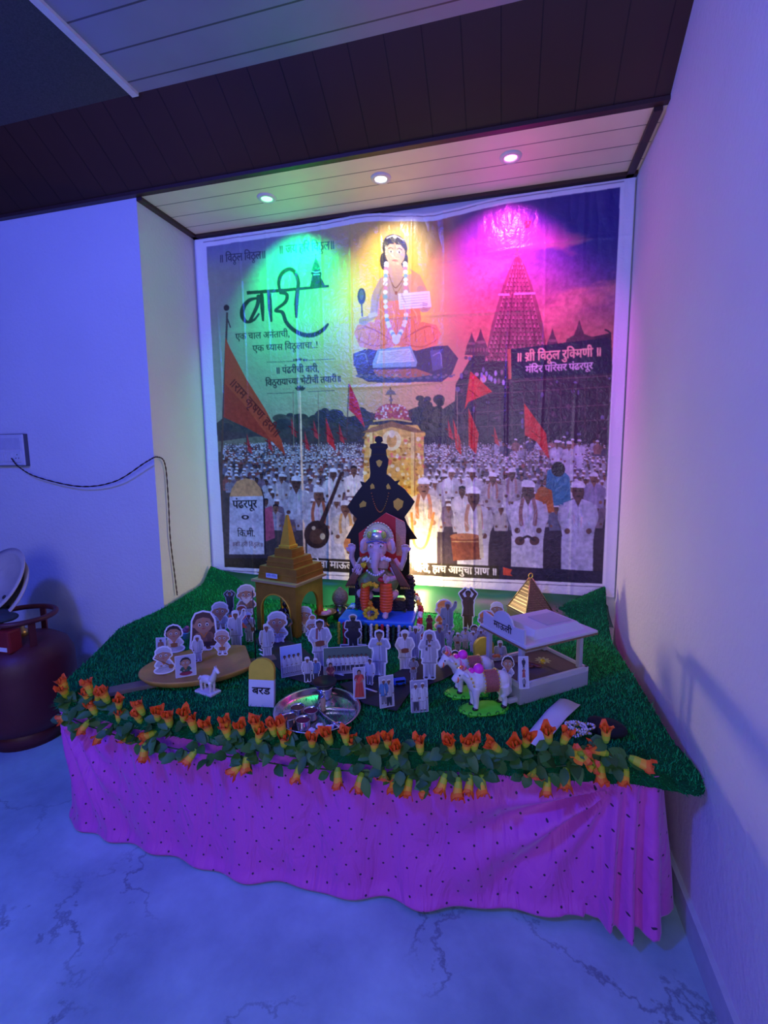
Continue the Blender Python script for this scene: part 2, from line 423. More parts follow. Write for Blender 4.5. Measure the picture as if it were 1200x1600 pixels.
def fill_r(P, col, a=1.0):
    x0, y0 = np.floor(P.min(0)).astype(int); x1, y1 = np.ceil(P.max(0)).astype(int)+1
    x0 = max(x0, 0); y0 = max(y0, 0); x1 = min(x1, RW); y1 = min(y1, RH)
    if x1 <= x0 or y1 <= y0: return
    X = np.arange(x0, x1, dtype=np.float32)[None, :]; Y = np.arange(y0, y1, dtype=np.float32)[:, None]
    ins = np.zeros((y1-y0, x1-x0), bool); n = len(P)
    for i in range(n):
        ax, ay = P[i]; bx, by = P[(i+1) % n]
        if ay == by: continue
        c = (ay > Y) != (by > Y)
        ins ^= c & (X < (bx-ax)*(Y-ay)/(by-ay)+ax)
    reg = IMG[y0:y1, x0:x1]
    if callable(col):
        cc = col(GX[y0:y1, x0:x1], GY[y0:y1, x0:x1])[ins]
        reg[ins] = reg[ins]*(1-a)+cc*a
    else: reg[ins] = reg[ins]*(1-a)+np.array(col, np.float32)*a
def poly(pts, col, a=1.0): fill_r(to_r(pts), col, a)
def ell(cx, cy, rx, ry, col, rot=0, a=1.0, n=22):
    c, s = math.cos(rot), math.sin(rot)
    poly([(cx+rx*math.cos(t)*c-ry*math.sin(t)*s, cy+rx*math.cos(t)*s+ry*math.sin(t)*c) for t in np.linspace(0, 2*math.pi, n, endpoint=False)], col, a)
def smooth_path(pts, k=8):
    pts = [np.array(p, float) for p in pts]; out = []
    for i in range(len(pts)-1):
        p0 = pts[max(i-1, 0)]; p1 = pts[i]; p2 = pts[i+1]; p3 = pts[min(i+2, len(pts)-1)]
        for t in np.linspace(0, 1, k, endpoint=False):
            out.append(0.5*((2*p1)+(-p0+p2)*t+(2*p0-5*p1+4*p2-p3)*t*t+(-p0+3*p1-3*p2+p3)*t**3))
    out.append(pts[-1]); return out
def stroke(pts, w, col, a=1.0, curve=True):
    """w: width, or a list of widths along the path"""
    P = smooth_path(pts) if curve and len(pts) > 2 else [np.array(p, float) for p in pts]
    n = len(P); ws = np.interp(np.linspace(0, 1, n), np.linspace(0, 1, len(w)), w) if hasattr(w, '__len__') else [w]*n
    L = []; Rr = []
    for i in range(n):
        d = P[min(i+1, n-1)]-P[max(i-1, 0)]; d = d/(np.linalg.norm(d)+1e-9); nn = np.array([-d[1], d[0]])
        L.append(P[i]+nn*ws[i]/2); Rr.append(P[i]-nn*ws[i]/2)
    if a == 1.0:
        for i in range(n-1): poly([L[i], L[i+1], Rr[i+1], Rr[i]], col)
        for i in range(1, n-1): ell(P[i][0], P[i][1], ws[i]/2, ws[i]/2, col, n=10)
    else: poly(L+Rr[::-1], col, a)
def text(s, p0, p1, h, col, slant=None, bold=0.35):
    """lettering with its base line from p0 to p1 and letters h tall"""
    tr, tw = text_tris(s); p0 = np.array(p0, float); p1 = np.array(p1, float); e = (p1-p0)/tw
    up = np.array(slant if slant else (-(p1-p0)[1]*0-0.04, -1.0))*h/0.622
    for dx, dy in ((-bold, 0), (bold, 0), (0, bold)):
        for t in tr: fill_r(to_r([p0+e*q[0]+up*q[1]+(dx, dy) for q in t]), col)
def vnoise(fx, fy, seed, oct=4):
    rs = np.random.RandomState(seed); out = np.zeros((RH, RW), np.float32); amp = 1.0; tot = 0
    for o in range(oct):
        nx, ny = int(fx*2**o)+2, int(fy*2**o)+2; g = rs.rand(ny, nx).astype(np.float32)
        xi = np.linspace(0, nx-1.001, RW); yi = np.linspace(0, ny-1.001, RH)
        x0 = xi.astype(int); y0 = yi.astype(int); tx = (xi-x0)[None, :]; ty = (yi-y0)[:, None]
        tx = tx*tx*(3-2*tx); ty = ty*ty*(3-2*ty)
        out += amp*(g[y0][:, x0]*(1-tx)*(1-ty)+g[y0][:, x0+1]*tx*(1-ty)+g[y0+1][:, x0]*(1-tx)*ty+g[y0+1][:, x0+1]*tx*ty)
        tot += amp; amp *= 0.5
    return out/tot
def V(*c): return np.array(c, np.float32)
def lerp(a, b, t): return a+(b-a)*t
def sstep(x, a, b): t = np.clip((x-a)/(b-a), 0, 1); return t*t*(3-2*t)

IMG[:] = V(.86, .86, .88)                                # white border
PR = [(323, 386), (969, 293), (941, 912), (351, 886)]    # corners of the printed field
# --- sky
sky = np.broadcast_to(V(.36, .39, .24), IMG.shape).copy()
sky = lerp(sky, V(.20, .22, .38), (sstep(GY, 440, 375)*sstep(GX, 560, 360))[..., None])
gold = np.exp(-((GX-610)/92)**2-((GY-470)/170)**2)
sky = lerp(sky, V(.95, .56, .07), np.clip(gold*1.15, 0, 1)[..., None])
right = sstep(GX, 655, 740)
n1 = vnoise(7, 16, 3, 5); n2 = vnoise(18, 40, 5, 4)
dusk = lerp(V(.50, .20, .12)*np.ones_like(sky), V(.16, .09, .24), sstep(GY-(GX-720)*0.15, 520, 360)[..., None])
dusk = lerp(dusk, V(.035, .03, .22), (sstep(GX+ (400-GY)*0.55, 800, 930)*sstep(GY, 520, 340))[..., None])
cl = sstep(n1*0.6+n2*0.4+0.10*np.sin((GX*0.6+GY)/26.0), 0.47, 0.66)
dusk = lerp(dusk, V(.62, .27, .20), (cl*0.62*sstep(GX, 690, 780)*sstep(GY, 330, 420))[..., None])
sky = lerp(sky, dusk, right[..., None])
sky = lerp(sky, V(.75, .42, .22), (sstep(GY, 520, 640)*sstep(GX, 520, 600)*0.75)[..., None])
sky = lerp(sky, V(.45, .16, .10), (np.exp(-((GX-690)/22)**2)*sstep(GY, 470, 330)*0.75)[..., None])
sky *= (0.93+0.14*n2)[..., None]
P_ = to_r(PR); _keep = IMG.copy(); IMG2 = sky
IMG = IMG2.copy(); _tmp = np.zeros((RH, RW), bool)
_m = np.zeros_like(IMG); _sv = IMG; IMG = _m; fill_r(P_, (1, 1, 1)); MASK = IMG[..., 0] > 0.5; IMG = _sv
# --- hills and ground
poly([(330, 668), (352, 650), (380, 655), (410, 668), (440, 655), (480, 660), (510, 640), (545, 655), (570, 640), (600, 655), (640, 640), (665, 630), (690, 640), (720, 620), (760, 640), (990, 640), (990, 760), (330, 760)], (.07, .065, .055))
for i in range(60):
    x = random.uniform(345, 720); ell(x, random.uniform(650, 668)-6*(x > 500), random.uniform(7, 14), random.uniform(6, 11), random.choice([(.055, .06, .045), (.09, .085, .06), (.05, .05, .05)]))
poly([(330, 672), (420, 680), (470, 690), (560, 690), (640, 700), (640, 930), (330, 930)], (.075, .06, .06))
poly([(340, 690), (400, 682), (440, 686), (440, 700), (340, 706)], (.20, .19, .12))
poly([(392, 694), (430, 690), (431, 700), (393, 704)], (.55, .55, .55))
poly([(600, 690), (990, 650), (990, 930), (600, 930)], (.05, .035, .05))
# --- temple on the right: halls, tower, finials
poly([(706, 700), (712, 600), (735, 560), (752, 545), (800, 552), (955, 520), (960, 700)], (.055, .03, .045))
tower = [(806, 398), (797, 418), (786, 446), (777, 476), (768, 508), (762, 540), (757, 562), (856, 566), (853, 540), (848, 506), (840, 474), (831, 446), (821, 418), (811, 398)]
poly(tower, (.20, .085, .08))
for k in range(24):                                      # rows of little carved spires
    y = 412+k*6.5; t = (y-398)/164.0
    xl = 806-49*t**0.9; xr = 811+45*t**0.8; nn = 4+int(t*13)
    for j in range(nn):
        x = xl+(xr-xl)*(j+0.5)/nn; ww = (xr-xl)/nn*0.36; sh = 0.55+0.9*random.random()
        poly([(x-ww, y+3), (x, y-3.6), (x+ww, y+3)], (.36*sh, .16*sh, .15*sh))
        ell(x, y+3.2, ww*0.8, 1.2, (.07, .03, .035), n=8)
for k in (-0.62, -0.3, 0.0, 0.32, 0.64):                 # vertical ribs
    stroke([(808+3*k, 402), (808+28*k, 470), (808+50*k, 562)], [1.0, 2.2, 3.0], (.10, .035, .045), 0.7)
poly([(779, 459), (796, 459), (796, 462), (778, 462)], (.60, .40, .45)); poly([(803, 458), (836, 457), (836, 460), (803, 461)], (.60, .40, .45))
ell(808, 397, 5, 3.5, (.30, .12, .10)); ell(808, 390, 3, 3.5, (.30, .12, .10)); stroke([(808, 388), (808, 348)], 1.3, (.25, .1, .1))
poly([(811, 344), (830, 345), (828, 357), (811, 358)], (.80, .05, .04))
for x, y, s in ((737, 533, 1.0), (751, 530, 1.2), (863, 528, 1.1), (905, 520, 1.5)):   # small domes
    poly([(x-11*s, y+22*s), (x-8*s, y+8*s), (x-3*s, y-4*s), (x, y-14*s), (x+3*s, y-4*s), (x+8*s, y+8*s), (x+11*s, y+22*s)], (.11, .055, .06)); ell(x, y+4*s, 7*s, 2*s, (.24, .12, .11))
    for j in range(-2, 3): ell(x+j*4*s, y+14*s, 1.4*s, 3*s, (.22, .11, .10), n=8)
poly([(885, 530), (905, 519), (930, 528), (945, 545), (880, 552)], (.10, .05, .055))
for k in range(90):                                      # carved front, windows, people on the terraces
    x = random.uniform(715, 955); y = random.uniform(556, 690)
    ell(x, y, random.uniform(1.5, 4), random.uniform(1.5, 5), random.choice([(.13, .07, .09), (.03, .015, .03), (.09, .05, .07), (.16, .13, .24)]), n=8)
for y in (595, 612, 640, 663): stroke([(712, y+6), (955, y-8)], 1.6, (.13, .075, .08), curve=False)
for x in range(724, 955, 19): stroke([(x, 600), (x, 690)], 2.4, (.085, .045, .055), curve=False)
ell(755, 592, 5, 6, (.70, .45, .35)); ell(745, 585, 3, 3, (.5, .3, .4))
for i in range(10): ell(752+i*4+random.uniform(-2, 2), 585+random.uniform(-4, 14), 2.2, 4.5, random.choice([(.3, .25, .5), (.45, .4, .6), (.25, .15, .2)]), n=8)
# --- tree by the canopy
for i in range(26): ell(random.uniform(655, 695), random.uniform(622, 668), random.uniform(5, 10), random.uniform(4, 8), random.choice([(.05, .045, .03), (.08, .07, .045)]))
# --- the crowd, far rows to near ones
def man(x, y, s, skin=None, shirt=None, cap=True, scarf=None):
    skin = skin or random.choice([(.19, .09, .055), (.13, .065, .045), (.25, .125, .075)])
    shirt = shirt or random.choice([(.50, .48, .52), (.58, .57, .60), (.40, .38, .42), (.52, .48, .46), (.22, .16, .20)])
    sh = random.uniform(.55, 1.08) if s < 12 else random.uniform(.85, 1.05); shirt = tuple(c*sh for c in shirt)
    poly([(x-.16*s, y+.36*s), (x-.48*s, y+.48*s), (x-.60*s, y+1.05*s), (x-.50*s, y+1.75*s), (x+.50*s, y+1.75*s), (x+.60*s, y+1.05*s), (x+.48*s, y+.48*s), (x+.16*s, y+.36*s)], shirt)
    poly([(x+.10*s, y+.40*s), (x+.48*s, y+.48*s), (x+.60*s, y+1.05*s), (x+.50*s, y+1.75*s), (x+.22*s, y+1.75*s)], tuple(c*.55 for c in shirt), .45)
    if s > 16:
        for k in range(9):
            fx, fy = x+random.uniform(-.42, .42)*s, y+random.uniform(.5, 1.2)*s; stroke([(fx, fy), (fx+random.uniform(-.12, .12)*s, fy+random.uniform(.2, .45)*s)], random.uniform(.03, .07)*s, tuple(c*random.choice([.62, .75, 1.12]) for c in shirt), .55, curve=False)
    if s > 9:
        for k in (-1, 1):
            stroke([(x+k*.50*s, y+.55*s), (x+k*.58*s, y+1.0*s), (x+k*.40*s, y+1.4*s)], [.2*s, .17*s], tuple(c*.82 for c in shirt), 0.8)
            ell(x+k*.36*s, y+1.42*s, .10*s, .10*s, skin, n=10)
        poly([(x-.12*s, y+.36*s), (x, y+.62*s), (x+.12*s, y+.36*s)], skin)
        stroke([(x, y+.6*s), (x, y+1.5*s)], max(.03*s, .6), tuple(c*.6 for c in shirt), 0.8)
        if scarf:
            for k in (-1, 1): stroke([(x+k*.17*s, y+.36*s), (x+k*.25*s, y+.8*s), (x+k*.22*s, y+1.25*s)], [.12*s, .14*s], scarf)
    ell(x, y+.12*s, .21*s, .29*s, skin, n=14)
    if s > 12: ell(x+.09*s, y+.14*s, .11*s, .24*s, tuple(c*.6 for c in skin), n=12, a=.6)
    if s > 9:
        ell(x-.08*s, y+.08*s, .04*s, .022*s, (.03, .02, .02), n=8); ell(x+.08*s, y+.08*s, .04*s, .022*s, (.03, .02, .02), n=8)
        ell(x, y+.255*s, .09*s, .03*s, (.05, .025, .02), n=8)
    if cap: poly([(x-.23*s, y-.03*s), (x-.21*s, y-.20*s), (x-.05*s, y-.27*s), (x+.12*s, y-.24*s), (x+.23*s, y-.14*s), (x+.23*s, y-.02*s)], tuple(min(.8, c*1.1+.05) for c in (.66, .66, .67)))
    else: poly([(x-.22*s, y+.05*s), (x-.2*s, y-.18*s), (x, y-.25*s), (x+.2*s, y-.18*s), (x+.22*s, y+.05*s), (x+.1*s, y-.08*s), (x-.1*s, y-.08*s)], (.025, .02, .02))
for y in np.concatenate([np.arange(694, 722, 3.2), np.arange(722, 752, 5.5), np.arange(752, 800, 10)]):
    s = 3.6+(y-694)*0.17; x = 350+random.uniform(0, s)
    while x < 945:
        if not (y > 750 and 352 < x < 412):
            dark = random.random() < (.55 if x < 430 and y < 735 else .12)
            man(x, y+random.uniform(-1.5, 1.5), s*random.uniform(.85, 1.12), shirt=(random.choice([(.10, .08, .1), (.3, .1, .08), (.16, .16, .22)]) if dark else None), cap=random.random() < .72)
        x += s*random.uniform(.85, 1.2)
for i in range(26):                                      # people on the temple steps
    x = random.uniform(770, 948); man(x, random.uniform(684, 700), random.uniform(9, 11), shirt=random.choice([(.55, .54, .62), (.62, .61, .66), (.12, .1, .14), (.42, .2, .16)]), cap=random.random() < .5)
for x, y, s in ((870, 692, 18), (889, 694, 19), (905, 690, 14)):
    man(x, y, s, shirt=(.62, .61, .66)); poly([(x-.4*s, y+1.6*s), (x+.4*s, y+1.6*s), (x+.3*s, y+3*s), (x-.3*s, y+3*s)], (.50, .49, .56))
poly([(855, 735), (872, 728), (890, 745), (892, 790), (850, 790)], (.05, .20, .30)); ell(872, 733, 11, 12, (.03, .02, .02))   # woman in blue
poly([(836, 772), (848, 760), (862, 766), (866, 800), (834, 800)], (.45, .12, .02)); ell(848, 768, 9, 8, (.40, .14, .03))
# flags over the crowd
def flag(pole0, pole1, pts, col=(.62, .035, .03)):
    stroke([pole0, pole1], 1.6, (.10, .06, .05), curve=False); poly(pts, col)
    c = np.mean(np.array(pts), 0)
    for k in range(3): stroke([c+(k*5-8, k*4-6), c+(k*5-3, k*4-3)], 1.6, (.25, .01, .01), curve=False)
flag((733, 578), (722, 710), [(735, 580), (769, 612), (732, 628), (726, 640)]); flag((708, 650), (704, 712), [(708, 655), (720, 690), (721, 712), (712, 700)])
flag((731, 640), (728, 712), [(732, 638), (748, 678), (744, 710), (732, 696)]); flag((818, 622), (821, 735), [(819, 630), (853, 677), (858, 718), (838, 690), (820, 680)])
flag((545, 600), (541, 700), [(546, 598), (560, 630), (570, 668), (556, 650), (545, 640)]); flag((509, 652), (507, 700), [(509, 652), (520, 682), (525, 705), (511, 690)])
for x, y in ((476, 690), (455, 668), (490, 672), (530, 678), (418, 690), (386, 694), (700, 672), (772, 682)): flag((x, y-18), (x-1, y+26), [(x, y-16), (x+6, y+4), (x+9, y+16), (x+1, y+10)], (.50, .05, .05))
for x in (497, 458, 714): stroke([(x, 610), (x+1, 700)], 1.2, (.30, .22, .14), curve=False)
# big saffron flag at the left with its lettering
stroke([(355, 488), (347, 700), (345, 880)], 3.2, (.11, .06, .045), curve=False); ell(354, 481, 4.5, 5, (.05, .03, .03)); stroke([(355, 497), (360, 512)], 2, (.08, .05, .05))
poly([(352, 527), (360, 545), (385, 592), (415, 640), (440, 688), (446, 712), (425, 690), (385, 668), (350, 652)], (.58, .075, .03))
poly([(352, 600), (380, 630), (425, 690), (385, 668), (350, 652)], (.46, .05, .025))
text('॥राम कृषण हरी॥', (359, 601), (430, 683), 14, (.16, .02, .015), slant=(.55, -.62))
stroke([(469, 612), (472, 740), (476, 868)], [1.8, 3.0, 3.4], (.92, .66, .40)); 
# --- the palanquin with its flowered dome
poly([(570, 680), (578, 664), (652, 664), (662, 680), (662, 800), (566, 800)], (.80, .50, .10))
for i in range(330):
    x = random.uniform(568, 662); y = random.uniform(678, 800); ell(x, y, random.uniform(1.5, 4), random.uniform(1.5, 4), random.choice([(.95, .72, .16), (.85, .50, .08), (.62, .34, .05), (.98, .86, .45), (.40, .18, .03), (.85, .25, .12)]), n=9)
for x in (580, 645): stroke([(x, 668), (x, 790)], 6, (.92, .68, .22), curve=False); stroke([(x+3, 668), (x+3, 790)], 2, (.45, .25, .05), curve=False)
poly([(566, 676), (580, 668), (600, 662), (612, 658), (624, 662), (648, 668), (664, 676), (648, 676), (612, 667), (580, 676)], (.30, .15, .05))
ell(612, 688, 15, 16, (.98, .82, .36)); ell(612, 688, 8, 11, (.72, .42, .10)); ell(612, 678, 5, 6, (.95, .8, .5))
poly([(585, 655), (586, 645), (592, 636), (603, 631), (620, 631), (633, 637), (640, 646), (642, 656)], (.45, .10, .10))
for i in range(110):
    t = random.uniform(0, 1); w = 27*math.sqrt(1-t*t*.75); ell(613+random.uniform(-w, w), 655-t*22, 1.7, 1.7, random.choice([(.75, .55, .55), (.60, .12, .12), (.80, .76, .70), (.45, .08, .10), (.65, .35, .10)]), n=7)
stroke([(583, 658), (613, 655), (643, 659)], 2.5, (.7, .5, .15)); ell(581, 650, 3, 6, (.12, .07, .05)); ell(641, 648, 3, 6, (.12, .07, .05))
stroke([(611, 632), (610, 605)], 2, (.12, .09, .06), curve=False); poly([(602, 617), (605, 611), (610, 608), (616, 611), (619, 617)], (.22, .18, .12)); ell(611, 625, 3, 2.5, (.2, .15, .1))
# --- front row
man(395, 780, 22, shirt=(.12, .10, .14), cap=False); poly([(405, 798), (425, 790), (430, 840), (405, 850)], (.45, .10, .16))
man(463, 752, 34, shirt=(.55, .56, .60), scarf=(.45, .45, .46)); man(440, 745, 20); man(521, 738, 26, shirt=(.7, .68, .66)); man(553, 733, 24, shirt=(.78, .74, .66), cap=False)
man(498, 770, 38, shirt=(.56, .56, .60), scarf=(.36, .12, .06))
poly([(480, 845), (540, 830), (540, 890), (480, 890)], (.56, .55, .6)); man(540, 790, 34, shirt=(.72, .66, .56), scarf=(.60, .35, .12))
stroke([(534, 738), (520, 775), (500, 822)], [5, 6, 8], (.06, .03, .025)); ell(495, 835, 20, 22, (.05, .028, .022)); ell(495, 838, 12, 12, (.10, .05, .03)); ell(504, 838, 4, 5, (.55, .48, .30)); ell(490, 825, 3, 3, (.6, .5, .3))   # string instrument
man(560, 805, 40, shirt=(.80, .70, .52), scarf=(.70, .42, .15)); ell(551, 850, 14, 14, (.55, .22, .08))
man(680, 755, 20); man(695, 745, 20); man(705, 738, 22); man(738, 738, 25); man(770, 745, 27, scarf=(.40, .20, .14)); man(800, 738, 26, scarf=(.38, .24, .2)); man(722, 765, 26, cap=False, shirt=(.66, .63, .64)); man(928, 745, 28, shirt=(.34, .30, .42))
for k, (x, y, s, sc) in enumerate(((662, 757, 42, (.62, .26, .12)), (740, 772, 46, (.42, .24, .16)), (825, 762, 47, (.30, .16, .14)), (903, 763, 47, None))):
    sh = ((.80, .74, .62), (.64, .62, .66), (.64, .63, .70), (.60, .61, .72))[k]
    poly([(x-.55*s, y+1.6*s), (x+.5*s, y+1.6*s), (x+.48*s, y+3.4*s), (x-.58*s, y+3.4*s)], tuple(c*.86 for c in sh))
    man(x, y, s, shirt=sh, scarf=sc, skin=((.40, .20, .11), (.14, .07, .05), (.12, .06, .045), (.15, .08, .06))[k])
    for j in range(7): stroke([(x+random.uniform(-.4, .4)*s, y+random.uniform(.6, 1.3)*s), (x+random.uniform(-.4, .4)*s, y+random.uniform(1.4, 2.0)*s)], 1.2, tuple(c*.72 for c in sh), .6, curve=False)
stroke([(643, 800), (648, 850), (665, 852), (678, 800)], [4, 5, 4], (.80, .30, .08))
poly([(704, 838), (748, 836), (752, 874), (708, 876)], (.20, .06, .035)); ell(726, 838, 23, 5, (.34, .14, .07)); stroke([(706, 846), (748, 846)], 1.5, (.45, .25, .12), curve=False); stroke([(748, 790), (753, 872)], 6, (.52, .48, .34), curve=False)   # drum
ell(812, 845, 8, 7, (.12, .06, .05)); ell(835, 845, 8, 7, (.12, .06, .05)); stroke([(812, 845), (824, 838), (836, 845)], 4, (.06, .04, .04))
# --- milestone printed at the lower left
ms = lambda b: [(358, b), (359, 778), (362, 764), (370, 752), (384, 747), (397, 750), (407, 762), (411, 778), (413, b)]
poly([(x+3, y+3) for x, y in ms(868)], (.03, .02, .03)); poly(ms(866), (.60, .61, .66)); poly([(359, 776), (362, 764), (370, 752), (384, 747), (397, 750), (407, 762), (411, 775)], (.62, .34, .13))
poly([(345, 866), (420, 866), (420, 890), (345, 890)], (.045, .035, .05))
for i in range(14): ell(random.uniform(362, 408), random.uniform(785, 860), random.uniform(3, 8), random.uniform(2, 6), (.50, .50, .56), a=.5)
dk = (.02, .02, .03)
text('पंढरपूर', (364, 794), (402, 793), 12, dk, bold=.6); text('०', (378, 813), (389, 813), 10, dk, bold=.6)
text('िक.मी.', (371, 838), (398, 838), 9.5, dk); text('॥श/ी हरी िव#ल॥', (364, 853), (410, 854), 6, (.20, .10, .12), bold=.2)
# --- big calligraphy with its little temple
ink = (.035, .038, .03)
stroke([(386, 458), (440, 454), (514, 447)], [5.5, 5.5, 4], ink, curve=False)
stroke([(404, 462), (402, 478), (390, 503)], [6, 6, 5], ink); stroke([(401, 466), (389, 470), (380, 482), (379, 495), (386, 503), (397, 500), (405, 490)], [4, 6, 7.5, 7, 5, 4, 3], ink)
stroke([(409, 460), (410, 480), (411, 502)], [6.5, 7, 3], ink); stroke([(421, 459), (422, 480), (424, 503)], [6.5, 7, 3], ink)
stroke([(437, 458), (448, 460), (446, 472), (430, 485), (441, 488), (447, 503), (458, 515), (474, 523), (490, 523), (504, 516), (513, 506)], [4, 6, 6, 4, 6, 6, 6.5, 7, 7.5, 6.5, 3.5], ink)
stroke([(438, 456), (436, 442), (441, 428), (452, 421), (461, 426), (466, 440), (465, 455), (463, 475), (463, 497)], [4, 5.5, 6.5, 6.5, 6, 6, 6.5, 7, 3], ink)
poly([(484, 449), (488, 430), (486, 428), (490, 414), (494, 403), (499, 414), (503, 428), (502, 434), (508, 446)], ink)
stroke([(490, 430), (500, 429)], 1.2, (.5, .5, .45), curve=False); stroke([(487, 424), (494, 426), (502, 424)], 1.2, (.45, .45, .4)); stroke([(494, 404), (494, 398)], 1, ink, curve=False)
# --- lines of text
text('॥ िव#ल िव#ल॥', (345, 410.5), (415, 404), 11.5, (.06, .07, .10)); text('॥ जय हिर िव#ल॥', (438, 397), (522, 390), 12.5, (.06, .07, .09))
text('एक चाल अनंताची,', (368, 531), (452, 526), 9.5, (.05, .055, .045)); text('एक <धयास िव#लाचा..!', (395, 549.5), (496, 543.5), 9.5, (.05, .055, .045))
text('॥ पंढरीची वारी,', (433, 584), (498, 581), 10, (.05, .05, .045), bold=.5); text('िवठुरायाचया भेटीची तयारी॥'.replace('चया', '<चया'), (415, 603), (532, 596.5), 9.5, (.05, .05, .045), bold=.5)
for y, x0, x1 in ((564, 417, 523), (613, 417, 523)):
    stroke([(x0, y+2), (x0+44, y+.5)], 1.1, (.12, .12, .1), curve=False); stroke([(x1-42, y-1), (x1, y-3)], 1.1, (.12, .12, .1), curve=False)
for dx, dy, rr in ((0, -1, 4), (-6, 0, 3), (6, 0, 3), (-10, 0, 1.6), (10, 0, 1.6)): ell(469+dx, 562.5+dy, rr*.8, 2.2, (.07, .07, .06), n=10)
for a in (-.9, -.45, 0, .45, .9): ell(469+6*math.sin(a), 608-5*math.cos(a)+3, 1.7, 4.2, (.05, .06, .05), rot=a, n=10)
# --- name board of the temple
poly([(794, 546), (953, 527), (956, 583), (797, 592)], (.030, .022, .045)); poly([(793, 546), (798, 545), (799, 592), (794, 593)], (.50, .22, .09))
stroke([(945, 515), (953, 520), (952, 530)], 3, (.05, .03, .04))
text('॥ श/ी िव#ल र ुिकमणी ॥'.replace('र ु', 'रु').replace('िकम', 'ि<कम'), (809, 565), (938, 556), 13, (.80, .55, .30), slant=(.02, -1), bold=.55)
text('मंिदर पिरसर पंढरपूर', (821, 582.5), (926, 576), 10, (.72, .66, .62), slant=(.02, -1), bold=.4)
# --- the seated saint
gl = (.62, .60, .62); skn = (.50, .31, .22); org = (.80, .25, .10)
poly([(553, 566), (575, 545), (700, 540), (716, 560), (706, 585), (690, 597), (575, 597), (560, 588)], (.09, .07, .085))
poly([(552, 553), (572, 545), (577, 565), (566, 578), (553, 572)], (.11, .09, .11)); poly([(672, 548), (688, 546), (692, 575), (676, 580)], (.14, .13, .22))
poly([(583, 578), (650, 576), (690, 590), (640, 596), (618, 598), (590, 590)], (.42, .17, .08)); poly([(560, 583), (600, 590), (640, 591), (690, 583), (692, 592), (640, 598), (590, 598), (560, 590)], (.08, .09, .12))
poly([(590, 478), (585, 505), (600, 520), (650, 520), (658, 500), (655, 470), (640, 440), (600, 440)], org)
poly([(553, 520), (558, 508), (580, 503), (620, 515), (660, 503), (682, 508), (689, 522), (682, 540), (650, 548), (620, 540), (590, 548), (562, 542)], org)
for k in range(9): stroke([(565+k*14, 510+abs(k-4)*2), (560+k*15, 535)], 1.6, (.55, .13, .05), .7)
for k in range(7): stroke([(597+k*8, 470), (594+k*9, 512)], 1.5, (.58, .14, .06), .6)
poly([(603, 432), (617, 428), (634, 432), (646, 442), (640, 475), (600, 478), (594, 445)], skn)
poly([(598, 472), (640, 468), (656, 500), (590, 505)], org); poly([(634, 430), (650, 424), (660, 440), (662, 470), (646, 476)], (.82, .34, .18)); poly([(640, 418), (656, 428), (668, 455), (655, 450)], (.80, .32, .16))
stroke([(601, 438), (588, 462), (583, 492), (571, 500)], [15, 13, 11, 8], skn); ell(568, 502, 7.5, 6.5, skn); stroke([(576, 494), (590, 490)], 7, (.68, .47, .36))
stroke([(656, 450), (668, 478), (660, 484)], [13, 11, 9], skn); ell(664, 480, 8, 8, skn)
poly([(606, 405), (604, 425), (612, 434), (626, 434), (632, 424), (630, 405)], skn)
ell(617, 385, 20, 21, (.03, .025, .03)); ell(600, 408, 6, 14, (.03, .025, .03)); ell(632, 404, 6, 14, (.03, .025, .03))
ell(617.5, 393, 15.5, 21, (.56, .34, .24)); poly([(602, 388), (604, 376), (617, 370), (631, 376), (633, 388), (626, 380), (609, 380)], (.03, .025, .03))
for k in (-1, 1):
    ell(617.5+k*6.5, 392, 3.6, 1.7, (.8, .78, .76)); ell(617.5+k*6.5, 392, 1.6, 1.7, (.03, .02, .02)); stroke([(617.5+k*3, 387.5), (617.5+k*7, 385.8), (617.5+k*11, 388)], 1.4, (.05, .03, .03))
stroke([(617, 378), (617.5, 388)], 2.2, (.80, .25, .15), curve=False); stroke([(617.5, 392), (616, 400), (619, 400.5)], 1.0, (.42, .24, .18)); ell(617.5, 406, 5, 1.8, (.52, .14, .13))
stroke([(607, 428), (618, 450), (634, 428)], 1.6, (.20, .08, .03)); stroke([(608, 428), (619, 458), (634, 430)], 1.3, (.35, .2, .06)); ell(619, 458, 2, 3, (.3, .1, .05))
for P in ([(604, 412), (602, 450), (605, 500), (617, 528)], [(633, 410), (634, 450), (634, 498), (622, 528)]):
    Q = smooth_path(P, 7)
    for i, q in enumerate(Q): ell(q[0], q[1], 3.6, 3.6, ((.74, .74, .76), (.74, .74, .76), (.62, .25, .30), (.74, .74, .76), (.25, .40, .45))[i % 5], n=10)
ell(619, 531, 6, 7, (.70, .66, .68))
poly([(622, 459), (671, 455), (674, 480), (624, 484)], (.72, .68, .74))
for k in range(5): stroke([(626, 464+k*4), (669, 460+k*4)], .9, (.40, .36, .45), curve=False)
ell(565, 463, 6.5, 13, (.06, .07, .08)); stroke([(565, 474), (566, 495)], 2.5, (.10, .09, .08), curve=False); ell(565, 461, 3.5, 8, (.12, .14, .16))
poly([(590, 546), (642, 541), (652, 566), (650, 573), (583, 575), (582, 568)], (.30, .38, .48)); poly([(593, 549), (640, 544), (648, 565), (588, 568)], (.62, .60, .62))
for k in range(6): stroke([(596-k*1.0, 552+k*2.6), (640+k*1.2, 548+k*2.7)], .8, (.35, .34, .42), curve=False)
ell(618, 588, 4, 4, (.5, .3, .15))
for P in ([(556, 516), (575, 512), (600, 524)], [(556, 528), (580, 540), (608, 538)], [(684, 516), (665, 510), (640, 524)], [(684, 530), (660, 542), (632, 538)], [(566, 508), (590, 518), (612, 532)], [(674, 508), (650, 518), (628, 532)]): stroke(P, [1, 2.4, 1], (.48, .12, .05), .7)
